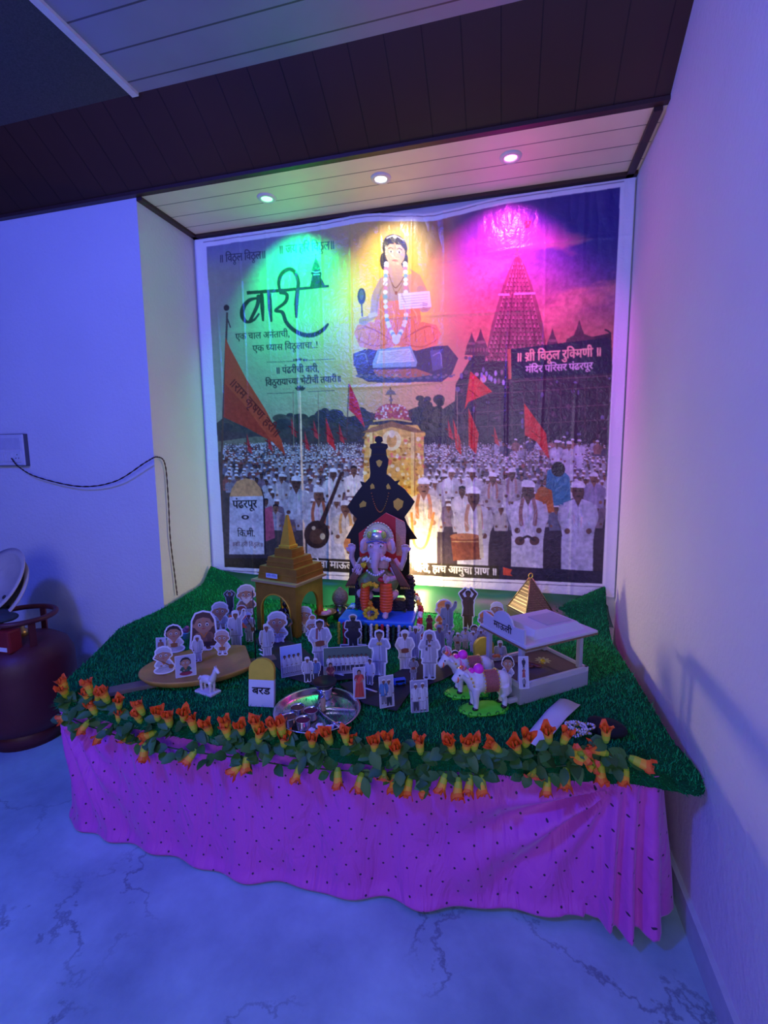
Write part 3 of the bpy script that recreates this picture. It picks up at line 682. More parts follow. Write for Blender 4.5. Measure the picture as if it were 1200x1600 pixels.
for P in ([(592, 482), (600, 490), (594, 503)], [(640, 478), (650, 490), (652, 504)], [(612, 478), (616, 494), (612, 510)], [(630, 476), (634, 492), (630, 510)]): stroke(P, [1, 2, 1], (.95, .42, .20), .8)
stroke([(604, 440), (592, 462), (588, 490)], [2, 3, 2], (.36, .20, .14), .6); stroke([(606, 436), (609, 462), (604, 476)], [1.5, 2.5, 1.5], (.40, .23, .16), .6); stroke([(629, 436), (628, 460), (634, 474)], [1.5, 2.5, 1.5], (.40, .23, .16), .5)
for k in range(4): stroke([(563+k*2.6, 499), (562+k*3.0, 506)], 1.1, (.36, .20, .14)); stroke([(660, 474+k*3.2), (668, 475+k*3.2)], 1.1, (.36, .20, .14))
ell(606, 395, 3, 6, (.46, .27, .19), a=.5); ell(629, 396, 3.5, 8, (.46, .27, .19), a=.6); stroke([(604, 372), (617, 366), (631, 372)], 1.6, (.55, .55, .62)); ell(617, 368, 3, 2.4, (.75, .70, .55))
for x in range(560, 712, 12): ell(x, 592-abs(x-636)*.06, 4, 2.2, (.16, .15, .19), n=10); ell(x+5, 586, 2.4, 1.6, (.24, .20, .20), n=8)
stroke([(556, 556), (570, 553), (574, 566)], 1.4, (.26, .25, .30)); stroke([(676, 556), (688, 552), (690, 572)], 1.4, (.30, .28, .40))
# --- the bottom band with its couplet
poly([(345, 893), (345, 872), (500, 872), (640, 878), (780, 884), (785, 910), (640, 908)], (.035, .026, .022)); poly([(780, 884), (950, 893), (950, 925), (780, 910)], (.035, .028, .055))
text('हीच सेवा माऊली ही वारी', (462, 884.5), (600, 891), 10.5, (.82, .80, .74), slant=(0, -1)); text('वारी, हाच आमुचा प/ाण ॥', (647, 892.5), (775, 898.5), 10.5, (.80, .78, .74), slant=(0, -1))
poly([(786, 886), (800, 890), (797, 896), (801, 900), (786, 898)], (.60, .08, .04))
grain = vnoise(150, 130, 31, 3); blot = vnoise(34, 30, 32, 3)
low = sstep(GY, 600, 690)+sstep(GX, 715, 745)*sstep(GY, 380, 420)*.8*(GX < 960); low = np.clip(low, 0, 1)
IMG *= (1+low*((grain-.5)*.75+(blot-.5)*.45))[..., None]; IMG *= (1+(1-low)*(grain-.5)*.10)[..., None]
IMG = np.clip(IMG, 0.008, 1)
IMG[~MASK] = V(.84, .84, .86)
_o = np.stack([GX, GY], -1)
for q0, q1 in (((318, 379), (975, 284)), ((345, 891), (945, 917))):   # fine dark rule in the white border
    stroke([q0, q1], 1.3, (.20, .17, .22), curve=False)

# vertices of the sheet: gentle folds left from packing
NX, NZ = 820, 700
ix = np.clip(((np.arange(NX)+.5)/NX*RW).astype(int), 0, RW-1)
def down(A, n, ax):
    idx = np.linspace(0, A.shape[ax]-1, n); i0 = np.floor(idx).astype(int); i1 = np.minimum(i0+1, A.shape[ax]-1)
    t = (idx-i0).astype(np.float32); sh = [1, 1, 1]; sh[ax] = n; t = t.reshape(sh)
    return np.take(A, i0, ax)*(1-t)+np.take(A, i1, ax)*t
BL = IMG.copy(); BL[:, 1:-1] = (IMG[:, :-2]+2*IMG[:, 1:-1]+IMG[:, 2:])/4; B2 = BL.copy(); B2[1:-1] = (BL[:-2]+2*BL[1:-1]+BL[2:])/4
CV = down(down(B2, NX, 1), NZ, 0)
xx = np.linspace(BX0, BX1, NX)[None, :]; zz = np.linspace(BZ1, BZ0, NZ)[:, None]
yy = np.zeros((NZ, NX))
rs = np.random.RandomState(11)
for k, xc in enumerate(np.arange(-0.93, 0.75, 0.128)):   # vertical packing folds
    ph = rs.rand()*6; xw = xc+0.004*np.sin(zz*5+ph)
    yy += -0.0019*np.exp(-((xx-xw)/0.0065)**2)*(0.55+0.45*np.sin(zz*4.3+ph*2))
for zc in (1.05, 1.36, 1.62, 1.84):
    yy += -0.0012*np.exp(-((zz-zc-0.006*np.sin(xx*7+zc*9))/0.007)**2)*(0.5+0.5*np.sin(xx*5+zc*20))
lown = vnoise(9, 7, 21, 3); lown = lown[np.linspace(0, RH-1, NZ).astype(int)][:, np.linspace(0, RW-1, NX).astype(int)]
yy += (lown-0.5)*0.006
cr = vnoise(26, 8, 22, 3); cr = cr[np.linspace(0, RH-1, NZ).astype(int)][:, np.linspace(0, RW-1, NX).astype(int)]
yy += -0.010*np.abs(cr-0.5)*(0.18+sstep(zz, 1.62, 1.95)*0.95)             # crumples under the top edge
yy = np.minimum(yy, 0.004)
topw = 0.030*np.exp(-((xx-0.06)/0.15)**2)*sstep(zz, 1.72, 2.03)-0.008*np.exp(-((xx+0.25)/0.12)**2)*sstep(zz, 1.8, 2.03)
yy += -0.012*np.exp(-((xx-0.06)/0.13)**2)*sstep(zz, 1.85, 2.03)
vv = np.stack([np.broadcast_to(xx, yy.shape), BY+yy, np.broadcast_to(zz, yy.shape)-topw], -1).reshape(-1, 3)
gi = np.arange(NX*NZ).reshape(NZ, NX)
qd = np.stack([gi[:-1, :-1], gi[1:, :-1], gi[1:, 1:], gi[:-1, 1:]], -1).reshape(-1, 4)
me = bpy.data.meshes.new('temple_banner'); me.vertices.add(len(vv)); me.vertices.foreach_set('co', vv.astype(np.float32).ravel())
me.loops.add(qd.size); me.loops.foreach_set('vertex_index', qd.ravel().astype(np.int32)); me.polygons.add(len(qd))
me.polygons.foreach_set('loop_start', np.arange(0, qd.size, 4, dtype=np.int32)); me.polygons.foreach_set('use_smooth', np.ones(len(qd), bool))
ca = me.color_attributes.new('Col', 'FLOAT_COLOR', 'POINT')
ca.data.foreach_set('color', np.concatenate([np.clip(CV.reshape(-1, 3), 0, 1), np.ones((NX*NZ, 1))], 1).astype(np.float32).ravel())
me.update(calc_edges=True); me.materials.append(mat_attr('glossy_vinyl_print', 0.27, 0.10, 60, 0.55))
ban = link(bpy.data.objects.new('temple_banner', me))
tag(ban, 'large glossy printed banner of temple, saint and white-clad crowd covering the recess wall', 'banner')

# ------------------------------------------------------------------ ceiling lamps of the recess
def downlight(x, y, col, name_col, label, power, vis):
    t = thing('downlight', label, 'ceiling light', (x, y, ZC), 0, 'coloured downlights in the recess ceiling')
    MB().lathe([(0.021, 0.004), (0.021, -0.004), (0.024, -0.007), (0.034, -0.005), (0.037, 0.0), (0.037, 0.004)], 28, cap=False).build('trim_ring', mat('lamp_ring', (.72, .70, .70), .35), t)
    MB().lathe([(0.0, -0.006), (0.012, -0.006), (0.021, -0.003), (0.021, 0.003)], 24, cap=False).build('lens', mat('lens_'+name_col, (.9, .9, .9), .4, emit=vis, estr=5), t)
    lamp('lamp_'+name_col, 'SPOT', (x, y, ZC-0.012), col, power, target=(x*0.93, 0.0, ZC-0.38), size=0.014, spot_size=math.radians(104), spot_blend=1.0)
    return t
downlight(-0.56, -0.211, (0.0, 1.0, 0.30), 'green', 'round green downlight in the cream board ceiling', 38, (.12, 1.0, .30))
downlight(-0.104, -0.220, (1.0, 0.88, 0.66), 'white', 'round cool white downlight between the green and magenta ones', 12, (.8, .93, 1.0))
downlight(0.345, -0.221, (1.0, 0.05, 0.85), 'magenta', 'round magenta pink downlight nearest the side wall', 46, (1.0, .16, .85))

# ------------------------------------------------------------------ low table under a pink cloth
TOP = 0.405
FX = [-0.90, -0.80, -0.6, -0.3, 0.0, 0.3, 0.5, 0.70]; FY = [-0.945, -0.985, -1.01, -1.015, -1.00, -0.965, -0.94, -0.915]
def front(x): return float(np.interp(x, FX, FY))
M_wood_dark = mat('dark_table_wood', (0.03, 0.02, 0.018), 0.5)
tb = thing('low_table', 'low dark wooden table hidden under the pink spotted cloth', 'table', (-0.12, -0.5, 0))
mb = MB(); mb.box((0, 0.02, TOP-0.045), (1.50, 0.86, 0.03), bevel=0.004); mb.build('tabletop', M_wood_dark, tb)
for sx, sy in ((-.70, -.36), (.755, -.345), (-.70, .38), (.72, .38)):
    MB().box((sx, sy, (TOP-0.06)/2), (0.05, 0.05, TOP-0.06), bevel=0.006).build('leg', M_wood_dark, tb)

def cloth_mat():
    m = bpy.data.materials.new('pink_spotted_cloth'); m.use_nodes = True; nt = m.node_tree; b = nt.nodes['Principled BSDF']
    b.inputs['Roughness'].default_value = 0.6; b.inputs['Sheen Weight'].default_value = 0.25
    uv = nt.nodes.new('ShaderNodeUVMap')
    mp = nt.nodes.new('ShaderNodeMapping'); mp.inputs['Rotation'].default_value = (0, 0, 0.62); nt.links.new(uv.outputs[0], mp.inputs[0])
    v = nt.nodes.new('ShaderNodeTexVoronoi'); v.voronoi_dimensions = '2D'; v.inputs['Scale'].default_value = 25; v.inputs['Randomness'].default_value = 0.25; nt.links.new(mp.outputs[0], v.inputs['Vector'])
    lt = nt.nodes.new('ShaderNodeMath'); lt.operation = 'LESS_THAN'; lt.inputs[1].default_value = 0.066; nt.links.new(v.outputs['Distance'], lt.inputs[0])
    n = nt.nodes.new('ShaderNodeTexNoise'); n.inputs['Scale'].default_value = 5; nt.links.new(uv.outputs[0], n.inputs['Vector'])
    r = nt.nodes.new('ShaderNodeMix'); r.data_type = 'RGBA'; r.inputs[6].default_value = (.56, .060, .46, 1); r.inputs[7].default_value = (.66, .095, .54, 1); nt.links.new(n.outputs['Fac'], r.inputs[0])
    r2 = nt.nodes.new('ShaderNodeMix'); r2.data_type = 'RGBA'; r2.inputs[7].default_value = (.035, .01, .05, 1)
    nt.links.new(lt.outputs[0], r2.inputs[0]); nt.links.new(r.outputs[2], r2.inputs[6]); nt.links.new(r2.outputs[2], b.inputs['Base Color'])
    w = nt.nodes.new('ShaderNodeTexNoise'); w.inputs['Scale'].default_value = 420; nt.links.new(uv.outputs[0], w.inputs['Vector'])
    w2 = nt.nodes.new('ShaderNodeTexNoise'); w2.inputs['Scale'].default_value = 11; w2.inputs['Detail'].default_value = 3; w2.inputs['Distortion'].default_value = 1.2
    st = nt.nodes.new('ShaderNodeMapping'); st.inputs['Scale'].default_value = (1.6, .45, 1); nt.links.new(uv.outputs[0], st.inputs[0]); nt.links.new(st.outputs[0], w2.inputs['Vector'])
    b0 = nt.nodes.new('ShaderNodeBump'); b0.inputs['Strength'].default_value = 0.55; b0.inputs['Distance'].default_value = 0.03; nt.links.new(w2.outputs['Fac'], b0.inputs['Height'])
    bp = nt.nodes.new('ShaderNodeBump'); bp.inputs['Strength'].default_value = 0.15; bp.inputs['Distance'].default_value = 0.002; nt.links.new(b0.outputs['Normal'], bp.inputs['Normal'])
    nt.links.new(w.outputs['Fac'], bp.inputs['Height']); nt.links.new(bp.outputs['Normal'], b.inputs['Normal'])
    return m
base_pts = [(-0.915, -0.60), (-0.91, -0.85)]+[(x, front(x)) for x in np.linspace(-0.895, 0.685, 40)]+[(0.70, -0.86), (0.702, -0.62)]
bp_ = np.array(base_pts); sl = np.concatenate([[0], np.cumsum(np.linalg.norm(np.diff(bp_, axis=0), axis=1))])
NS, NT = 420, 90
ss = np.linspace(0, sl[-1], NS); cx_ = np.interp(ss, sl, bp_[:, 0]); cy_ = np.interp(ss, sl, bp_[:, 1])
k_ = np.ones(9)/9; cx_[8:-8] = np.convolve(cx_, k_, 'same')[8:-8]; cy_[8:-8] = np.convolve(cy_, k_, 'same')[8:-8]
tx = np.gradient(cx_); ty = np.gradient(cy_); ln = np.hypot(tx, ty); nx_, ny_ = ty/ln, -tx/ln      # outward
verts = np.zeros((NS, NT, 3)); uvs = np.zeros((NS, NT, 2))
tt = np.linspace(0, 1, NT)
for i in range(NS):
    x = cx_[i]; hem = float(np.interp(x, [-.92, -.4, .0, .35, .55, .60, .64, .68, .71], [.004, .004, .006, .014, .020, .034, .026, .038, .03]))
    hem += 0.004*math.sin(x*40)*(x > .5)
    tp0 = TOP-0.018-0.020*(1-min(1, max(0, min(ss[i]-.22, sl[-1]-.20-ss[i]))/.10))
    z = tp0-(tp0-hem)*tt
    d = 0.007+0.006*tt+0.0090*np.sin(x*19+2.4*tt+math.sin(x*6)*2)*tt**0.8+0.0060*np.sin(x*43+1.5*np.sin(tt*3))*(0.3+tt)*0.8
    # gathers fanning out from the far corner
    gx = x+0.90; ang = np.arctan2(gx+0.02, (0.36-z)+0.04); rr = np.hypot(gx, 0.36-z)
    d = d+0.024*np.sin(ang*26)*np.exp(-(rr/0.30)**2)*np.exp(-((ang-.35)/.55)**2)*min(1, (gx+.02)*12+.3)
    # swags pulled towards the knot near the other corner
    hx = 0.60-x; an2 = np.arctan2(np.maximum(hx, 0)+0.0, (0.315-z)+0.03); r2 = np.hypot(hx, 0.315-z)
    if hx > -0.02: d = d+0.027*np.sin(an2*15+0.5)*np.exp(-(r2/0.34)**2)*np.exp(-((an2-1.0)/.55)**2)*min(1, max(hx+.02, 0)*14)
    # hanging pleats at that corner
    w = math.exp(-((x-0.645)/0.060)**4); d = d+w*(0.019*np.sin((x-.56)*185+0.9*tt)*(0.35+0.75*tt)+0.018+0.016*tt)
    roll = np.exp(-((tt-1.0)/0.05)**2)*0.010; d = d+roll*(x < .55)
    shift = w*0.30*(x-.645)*tt
    verts[i, :, 0] = x+nx_[i]*d+shift; verts[i, :, 1] = cy_[i]+ny_[i]*d; verts[i, :, 2] = z
    uvs[i, :, 0] = ss[i]; uvs[i, :, 1] = z
gi = np.arange(NS*NT).reshape(NS, NT); q = np.stack([gi[:-1, :-1], gi[:-1, 1:], gi[1:, 1:], gi[1:, :-1]], -1).reshape(-1, 4)
me = bpy.data.meshes.new('table_cloth'); me.from_pydata(verts.reshape(-1, 3).tolist(), [], q.tolist())
ul = me.uv_layers.new(name='UVMap'); idx = np.zeros(len(me.loops), np.int32); me.loops.foreach_get('vertex_index', idx)
ul.data.foreach_set('uv', uvs.reshape(-1, 2)[idx].astype(np.float32).ravel()); me.polygons.foreach_set('use_smooth', [True]*len(me.polygons))
me.materials.append(cloth_mat()); tc_ = link(bpy.data.objects.new('table_cloth', me))
so = tc_.modifiers.new('thickness', 'SOLIDIFY'); so.thickness = 0.0015; so.offset = -1
tag(tc_, 'bright pink cloth with small dark dots, gathered in pleats at one corner of the table', 'cloth')

# ------------------------------------------------------------------ artificial grass
ZG = 0.420
def mat_surf(u, v):
    """u across, v from the wall to the front edge; beyond v=1 it rolls down over the edge"""
    Lx = np.interp(v, [0, .3, .62, .9, 1], [-1.020, -1.022, -1.015, -.93, -.90]); Rx = np.interp(v, [0, .1, .3, .55, .9, 1], [.735, .73, .715, .725, .735, .75])
    x = Lx+(Rx-Lx)*u
    yb = -0.035; yf = front_v(x)-0.022
    vv_ = np.minimum(v, 1.0); y = yb+(yf-yb)*vv_
    zl = np.interp(vv_, [0, .3, .62, .9, 1], [.475, .448, .438, .412, .395]); zb = np.interp(u, [0, .08, .25, .75, .93, 1], [.485, .47, .445, .445, .47, .49])
    zr = np.interp(vv_, [0, .25, .6, .85, 1], [.48, .425, .425, .418, .392])
    z = ZG+(zl-ZG)*np.exp(-u*u*170)+(zr-ZG)*np.exp(-(1-u)**2*300)+np.maximum(zb-ZG, 0)*np.exp(-vv_*vv_*420)
    z = z-0.012*np.clip((vv_-.93)/.07, 0, 1)**2
    z = z+0.012*np.exp(-((u-.05)/.05)**2)*np.sin(vv_*13)*np.exp(-((vv_-.5)/.35)**2)
    ov = np.maximum(v-1.0, 0)
    y = y-0.012*np.sin(np.minimum(ov/0.025, 1)*1.57); drop = np.interp(u, [0, .25, .5, .9, 1], [.6, .8, 1, .9, .35]); z = z-ov*1.0*drop
    return x, y, z
def front_v(x): return np.interp(x, FX, FY)
NU, NV = 190, 150
U, Vv = np.meshgrid(np.linspace(0, 1, NU), np.concatenate([np.linspace(0, 1, NV-12), 1+np.linspace(0.004, 0.045, 12)]), indexing='xy')
X, Y, Z = mat_surf(U, Vv)
rs = np.random.RandomState(3); Z = Z+0.0012*rs.randn(*Z.shape)*(1)
# the loose corner near the side wall flares up and outward
fl = np.exp(-((U-1)/.035)**2)*np.exp(-((Vv-.97)/.07)**2); X = X+0.028*fl; Z = Z-0.012*fl
gi = np.arange(NU*NV).reshape(NV, NU); q = np.stack([gi[:-1, :-1], gi[1:, :-1], gi[1:, 1:], gi[:-1, 1:]], -1).reshape(-1, 4)
me = bpy.data.meshes.new('grass_mat'); me.from_pydata(np.stack([X, Y, Z], -1).reshape(-1, 3).tolist(), [], q.tolist())
me.polygons.foreach_set('use_smooth', [True]*len(me.polygons)); me.materials.append(mat('grass_backing', (.004, .10, .030), .85, 0, .5, 160, .6, 220, spec=.1))
gm = link(bpy.data.objects.new('grass_mat', me)); tag(gm, 'dark green artificial grass mat covering the altar table', 'grass mat')
so = gm.modifiers.new('thickness', 'SOLIDIFY'); so.thickness = 0.004; so.offset = -1
NB = 80000
bu = rs.rand(NB); bv = rs.rand(NB)*1.045; bx, by, bz = mat_surf(bu, bv)
flb = np.exp(-((bu-1)/.035)**2)*np.exp(-((bv-.97)/.07)**2); bx = bx+0.028*flb; bz = bz-0.012*flb
a = rs.rand(NB)*6.283; ln_ = 0.005+0.010*rs.rand(NB); ti = 0.35+0.75*rs.rand(NB); wd = 0.0007+0.0006*rs.rand(NB)
front_roll = np.clip((bv-1)/.03, 0, 1)
dirx = np.cos(a)*np.sin(ti); diry = np.sin(a)*np.sin(ti)-front_roll*0.9; dirz = np.cos(ti)*(1-front_roll*.8)
px_ = -np.sin(a)*wd; py_ = np.cos(a)*wd
v0 = np.stack([bx-px_, by-py_, bz], -1); v1 = np.stack([bx+px_, by+py_, bz], -1); v2 = np.stack([bx+dirx*ln_, by+diry*ln_, bz+dirz*ln_], -1)
vb = np.stack([v0, v1, v2], 1).reshape(-1, 3).astype(np.float32)
me = bpy.data.meshes.new('grass_pile'); me.vertices.add(len(vb)); me.vertices.foreach_set('co', vb.ravel()); me.loops.add(NB*3); me.loops.foreach_set('vertex_index', np.arange(NB*3, dtype=np.int32))
me.polygons.add(NB); me.polygons.foreach_set('loop_start', np.arange(0, NB*3, 3, dtype=np.int32)); me.update(calc_edges=True)
me.materials.append(mat('grass_blades', (.008, .36, .085), .6, 0, .75, 60, spec=.15)); gp = link(bpy.data.objects.new('grass_pile', me), gm); gp['kind'] = 'stuff'
# smooth green cloth behind the mat
mb = MB(); NXg, NZg = 120, 14; vs = []
for i in range(NXg):
    x = -1.020+1.770*i/(NXg-1)
    topz = float(np.interp(x, [-1.02, -.97, -.8, .6, .72, .75], [.500, .522, .512, .508, .505, .47]))
    for j in range(NZg):
        t = j/(NZg-1); z = topz-(topz-.424)*t**.8; y = -0.028-0.095*t**1.6-0.012*math.sin(x*16+t*2.2)*t-0.007*math.sin(x*37-2*t)*t
        vs.append((x, y, z))
mb.add(vs, [(i*NZg+j, i*NZg+j+1, (i+1)*NZg+j+1, (i+1)*NZg+j) for i in range(NXg-1) for j in range(NZg-1)])
gc = mb.build('green_cloth', mat('green_satin', (.010, .115, .040), .42, 0, .2, 6)); tag(gc, 'smooth dark green cloth bunched along the wall under the banner', 'cloth')

# ------------------------------------------------------------------ garlands of artificial flowers along the front
def flower_mesh():
    mb = MB(); seg = 15; prof = [(.0, 0), (.0045, .001), (.0068, .008), (.0078, .018), (.0085, .026), (.0108, .032), (.0128, .0345)]
    cols = [(.20, .42, .02), (.26, .48, .02), (.52, .55, .02), (.90, .40, .02), (.98, .19, .015), (.95, .10, .01)]
    n = len(prof); vs = []
    for i in range(seg):
        a = 2*math.pi*i/seg
        for k, (r, z) in enumerate(prof):
            w = max(0, (k-3)/3.0); lob = 1+0.20*w*math.cos(3*a); tw = 1.0+0.10*w*math.sin(5*a+1); vs.append((r*lob*math.cos(a), r*lob*math.sin(a), z*tw+0.0045*w*math.cos(3*a+.6)))
    for i in range(seg):
        j = (i+1) % seg
        for k in range(n-1): mb.add([vs[i*n+k], vs[j*n+k], vs[j*n+k+1], vs[i*n+k+1]], [(0, 1, 2, 3)], 0, cols[k])
    # inner petals curled into the mouth
    for q in range(3):
        a0 = q*2.1; pts = []
        for t in (0, .5, 1):
            for s in (-1, 0, 1):
                a = a0+s*.75; r = (.0060-.0022*t)*(1+.25*(s == 0)); pts.append((r*math.cos(a), r*math.sin(a), .020+.018*t))
        mb.add(pts, [(0, 1, 4, 3), (1, 2, 5, 4), (3, 4, 7, 6), (4, 5, 8, 7)], 0, (.92, .14, .015))
    return mb.mesh('flower', mat_attr('fabric_petals', .6))
FM = flower_mesh()
def open_flower_mesh():
    mb = MB()
    mb.lathe([(0, 0), (.0045, .002), (.006, .010), (.006, .014)], 10, col=(.30, .46, .03))
    for q in range(5):
        a0 = q*1.2566; R_ = Matrix.Rotation(a0, 4, 'Z'); vs = []
        for t in (0, .33, .66, 1):
            w = (.004, .0075, .0075, .003)[int(t*3+.01)]
            for s in (-1, 0, 1): vs.append((.004+.017*t, s*w, .012+.010*math.sin(t*2.6)-.002*abs(s)))
        for r in range(3):
            for c in range(2): mb.add([vs[r*3+c], vs[r*3+c+1], vs[r*3+c+4], vs[r*3+c+3]], [(0, 1, 2, 3)], 0, ((.72, .55, .03), (.95, .22, .02), (.92, .10, .02))[r], True, R_)
    return mb.mesh('flower', mat_attr('fabric_petals', .6))
FM2 = open_flower_mesh()
def leaf(mb, p, d, up, L, Wd):
    d = Vector(d).normalized(); s = d.cross(Vector(up)).normalized(); n = s.cross(d)
    rows = ((0, .0), (.2, .75), (.5, 1.0), (.8, .62), (1, .0)); vs = []
    for t, w in rows:
        for k in (-1, 0, 1):
            vs.append(tuple(Vector(p)+d*(L*t)+s*(k*w*Wd/2)+n*(-.25*L*t*t+(abs(k)*w*.13*Wd))))
    fs = []
    for r in range(4):
        for c in range(2): fs.append((r*3+c, r*3+c+1, r*3+c+4, r*3+c+3))
    sh = random.uniform(.7, 1.25); mb.add(vs, fs, 0, (.040*sh, .150*sh, .022*sh))
def garland(name, label, blooms, path, nl):
    t = thing(name, label, 'garland', (0, -1.0, TOP)); off = Vector((0, -1.0, TOP)); lv = MB()
    P = [Vector(p)-off for p in path]; MB().tube([tuple(p) for p in P], .0018, 6).build('stem', mat('stem_green', (.02, .09, .02), .6), t)
    for (px, py, dx, dy, kind) in blooms:
        x0 = at_y(px, py, -1.0)[0]; Yp = front(x0)-.036-random.uniform(0, .012); p = Vector(at_y(px, py, Yp))
        d = Vector((dx+random.uniform(-.2, .2), (-.20 if dy < 0 else -.5)+random.uniform(-.25, .15), -dy)).normalized()
        o = link(bpy.data.objects.new('flower', FM2 if kind else FM), t); sc = random.uniform(1.08, 1.30); o.scale = (sc, sc, sc)
        o.rotation_euler = (d.to_track_quat('Z', 'Y').to_matrix() @ Matrix.Rotation(random.uniform(0, 6.2), 3, 'Z')).to_euler(); o.location = p-off-d*.018
        for k in range(2):
            e = Vector((random.choice([-1, 1])*random.uniform(.5, 1), random.uniform(-.7, -.1), random.uniform(-.5, .45))).normalized()
            leaf(lv, p-off-d*.020+Vector((0, .004, 0)), e, (0, -.6, .8), random.uniform(.030, .044), random.uniform(.021, .029))
    for k in range(nl):
        f = random.uniform(0, len(P)-1.001); i = int(f); p = P[i].lerp(P[i+1], f-i)+Vector((0, random.uniform(-.012, 0), random.uniform(-.014, .014)))
        e = Vector((random.uniform(-1, 1), random.uniform(-.7, -.1), random.uniform(-.8, .7))).normalized()
        leaf(lv, p, e, (0, -.7, .7), random.uniform(.028, .046), random.uniform(.020, .030))
    lv.build('foliage', mat_attr('fabric_leaves', .55), t); return t
up_ = []; dn_ = []
for x, y in ((63, 100), (66, 130), (180, 112), (172, 150), (255, 150), (200, 207), (318, 180), (318, 240), (420, 205), (410, 245), (500, 235), (553, 260), (622, 240), (665, 280), (738, 300), (825, 275), (825, 315), (893, 300), (963, 292), (975, 335), (1040, 300), (1082, 302), (1092, 357), (220, 145)): up_.append((80+x/3, 1040+y/3, random.uniform(-.3, .3), -1, 0))
for x, y, dx, dy, k in ((70, 238, -1, .5, 0), (160, 280, -.6, 1, 0), (240, 322, -.7, .8, 0), (345, 352, .2, 1, 1), (462, 322, -.6, .1, 0), (437, 392, 0, 1, 0), (660, 420, -.7, 1, 0), (915, 450, -.1, 1, 0), (1155, 500, 0, 1, 0), (880, 470, -.6, .8, 0)): dn_.append((80+x/3, 1040+y/3, dx, dy, k))
for x, y in ((380, 212), (472, 190), (565, 185), (602, 225), (725, 235), (797, 210), (847, 268), (975, 238), (1145, 235)): up_.append((380+x/3.53, 1100+y/3.53, random.uniform(-.2, .2), -1, 0))
for x, y, k in ((522, 395, 0), (645, 420, 0), (775, 410, 1), (830, 430, 0), (912, 440, 0), (993, 445, 0), (1103, 425, 0), (1185, 450, 0)): dn_.append((380+x/3.53, 1100+y/3.53, random.uniform(-.2, .2), 1, k))
for x, y, dx, dy, k in ((133, 260, 0, -1, 0), (205, 268, 0, -.5, 0), (245, 250, .1, -1, 0), (342, 262, -.5, -.7, 0), (443, 268, 0, -.3, 0), (488, 235, 0, -1, 0), (590, 213, 0, -1, 0), (668, 222, .1, -1, 0), (742, 295, -.2, .1, 1), (833, 280, -1, -.4, 0), (860, 205, -.2, -1, 0)): up_.append((660+x/3, 1080+y/3, dx, dy, k))
for x, y, dx, dy, k in ((795, 340, -.7, 0, 1), (835, 370, .2, 1, 0), (1010, 330, 1, .2, 0), (950, 392, 0, 1, 0), (672, 398, 0, 1, 0), (170, 450, 0, 1, 0), (222, 430, 0, 1, 0), (280, 430, 0, 1, 0), (520, 395, 0, 1, 1), (585, 440, -.2, 1, 0)): dn_.append((660+x/3, 1080+y/3, dx, dy, k))
def pth(pts):
    o = []
    for px, py in pts:
        x0 = at_y(px, py, -1.0)[0]; o.append(at_y(px, py, front(x0)-.032))
    return o
garland('flower_garland', 'upper garland of orange fabric buds standing along the grass edge', up_, pth([(98, 1090), (140, 1105), (190, 1125), (230, 1140), (300, 1150), (380, 1160), (450, 1168), (520, 1170), (600, 1172), (680, 1175), (760, 1178), (840, 1180), (900, 1180), (950, 1175)]), 70)
garland('flower_garland', 'lower garland of orange fabric buds drooping onto the pink cloth', dn_, pth([(98, 1118), (140, 1135), (190, 1152), (250, 1165), (300, 1175), (380, 1185), (450, 1197), (520, 1203), (600, 1208), (690, 1212), (760, 1212), (840, 1200), (900, 1195), (985, 1185)]), 60)

# ------------------------------------------------------------------ deity board behind the idol
def at_x(px, py, x):
    d = ray(px, py); t = (x-CAM[0])/d[0]; p = CAM+d*t; return (float(x), float(p[1]), float(p[2]))
def trace(pts, y, c): return [(p[0]-c[0], p[2]-c[2]) for p in (at_y(a, b, y) for a, b in pts)]
GOLD = mat('gold_leaf_paint', (.85, .58, .10), .35, .55, .1)
YB = -0.205; cB = (at_y(598, 900, YB)[0], YB, ZG)
bd = thing('deity_board', 'tall black silhouette board of a standing deity with hands on hips', 'cutout board', cB)
outl = [(592, 681), (597, 683), (598, 689), (595, 692), (605, 694), (606, 699), (603, 703), (604, 712), (607, 718), (606, 728), (604, 735), (604, 741), (610, 745), (617, 752), (625, 750), (621, 756), (632, 764), (648, 784), (641, 796), (632, 808), (637, 820), (652, 842), (640, 843), (640, 930), (545, 930), (548, 842), (541, 841), (552, 822), (558, 810), (549, 801), (543, 791), (556, 772), (566, 759), (563, 752), (571, 754), (578, 746), (579, 739), (578, 728), (577, 718), (580, 712), (581, 703), (578, 699), (579, 694), (589, 692), (586, 689), (587, 683)]
MB().prism(trace(outl, YB, cB), -.004, .004).build('board', mat('black_board', (.010, .009, .009), .55), bd)
lg = [(p[0], p[1]) for p in [(trace([(640, 925)], YB, cB)[0]), (trace([(548, 925)], YB, cB)[0])]]
MB().box(((lg[0][0]+lg[1][0])/2, .03, .004), (.14, .09, .006)).build('foot', mat('black_board', (.010, .009, .009), .55), bd)
for P_i in ([(593, 718), (598, 721), (596, 727), (593, 730), (590, 727), (588, 721)], [(582, 755), (585, 758), (586, 763), (580, 764), (579, 759)], [(607, 755), (610, 760), (611, 764), (605, 764), (604, 759)], [(562, 788), (568, 782), (573, 785), (572, 791), (563, 793)], [(615, 783), (622, 778), (631, 783), (629, 792), (622, 798), (616, 792)]):
    MB().prism(trace(P_i, YB, cB), -.0055, -.004).build('gold_light_mark', GOLD, bd)  # gold colour stands in for light shining through holes in the board
mb = MB()
for i in range(27):
    t = i/26; px = 580+29*t; py = 764+36*math.sin(math.pi*t)**.8
    x, z = trace([(px, py)], YB, cB)[0]; mb.ball((x, -.006, z), .0026, 0, 8, 6)
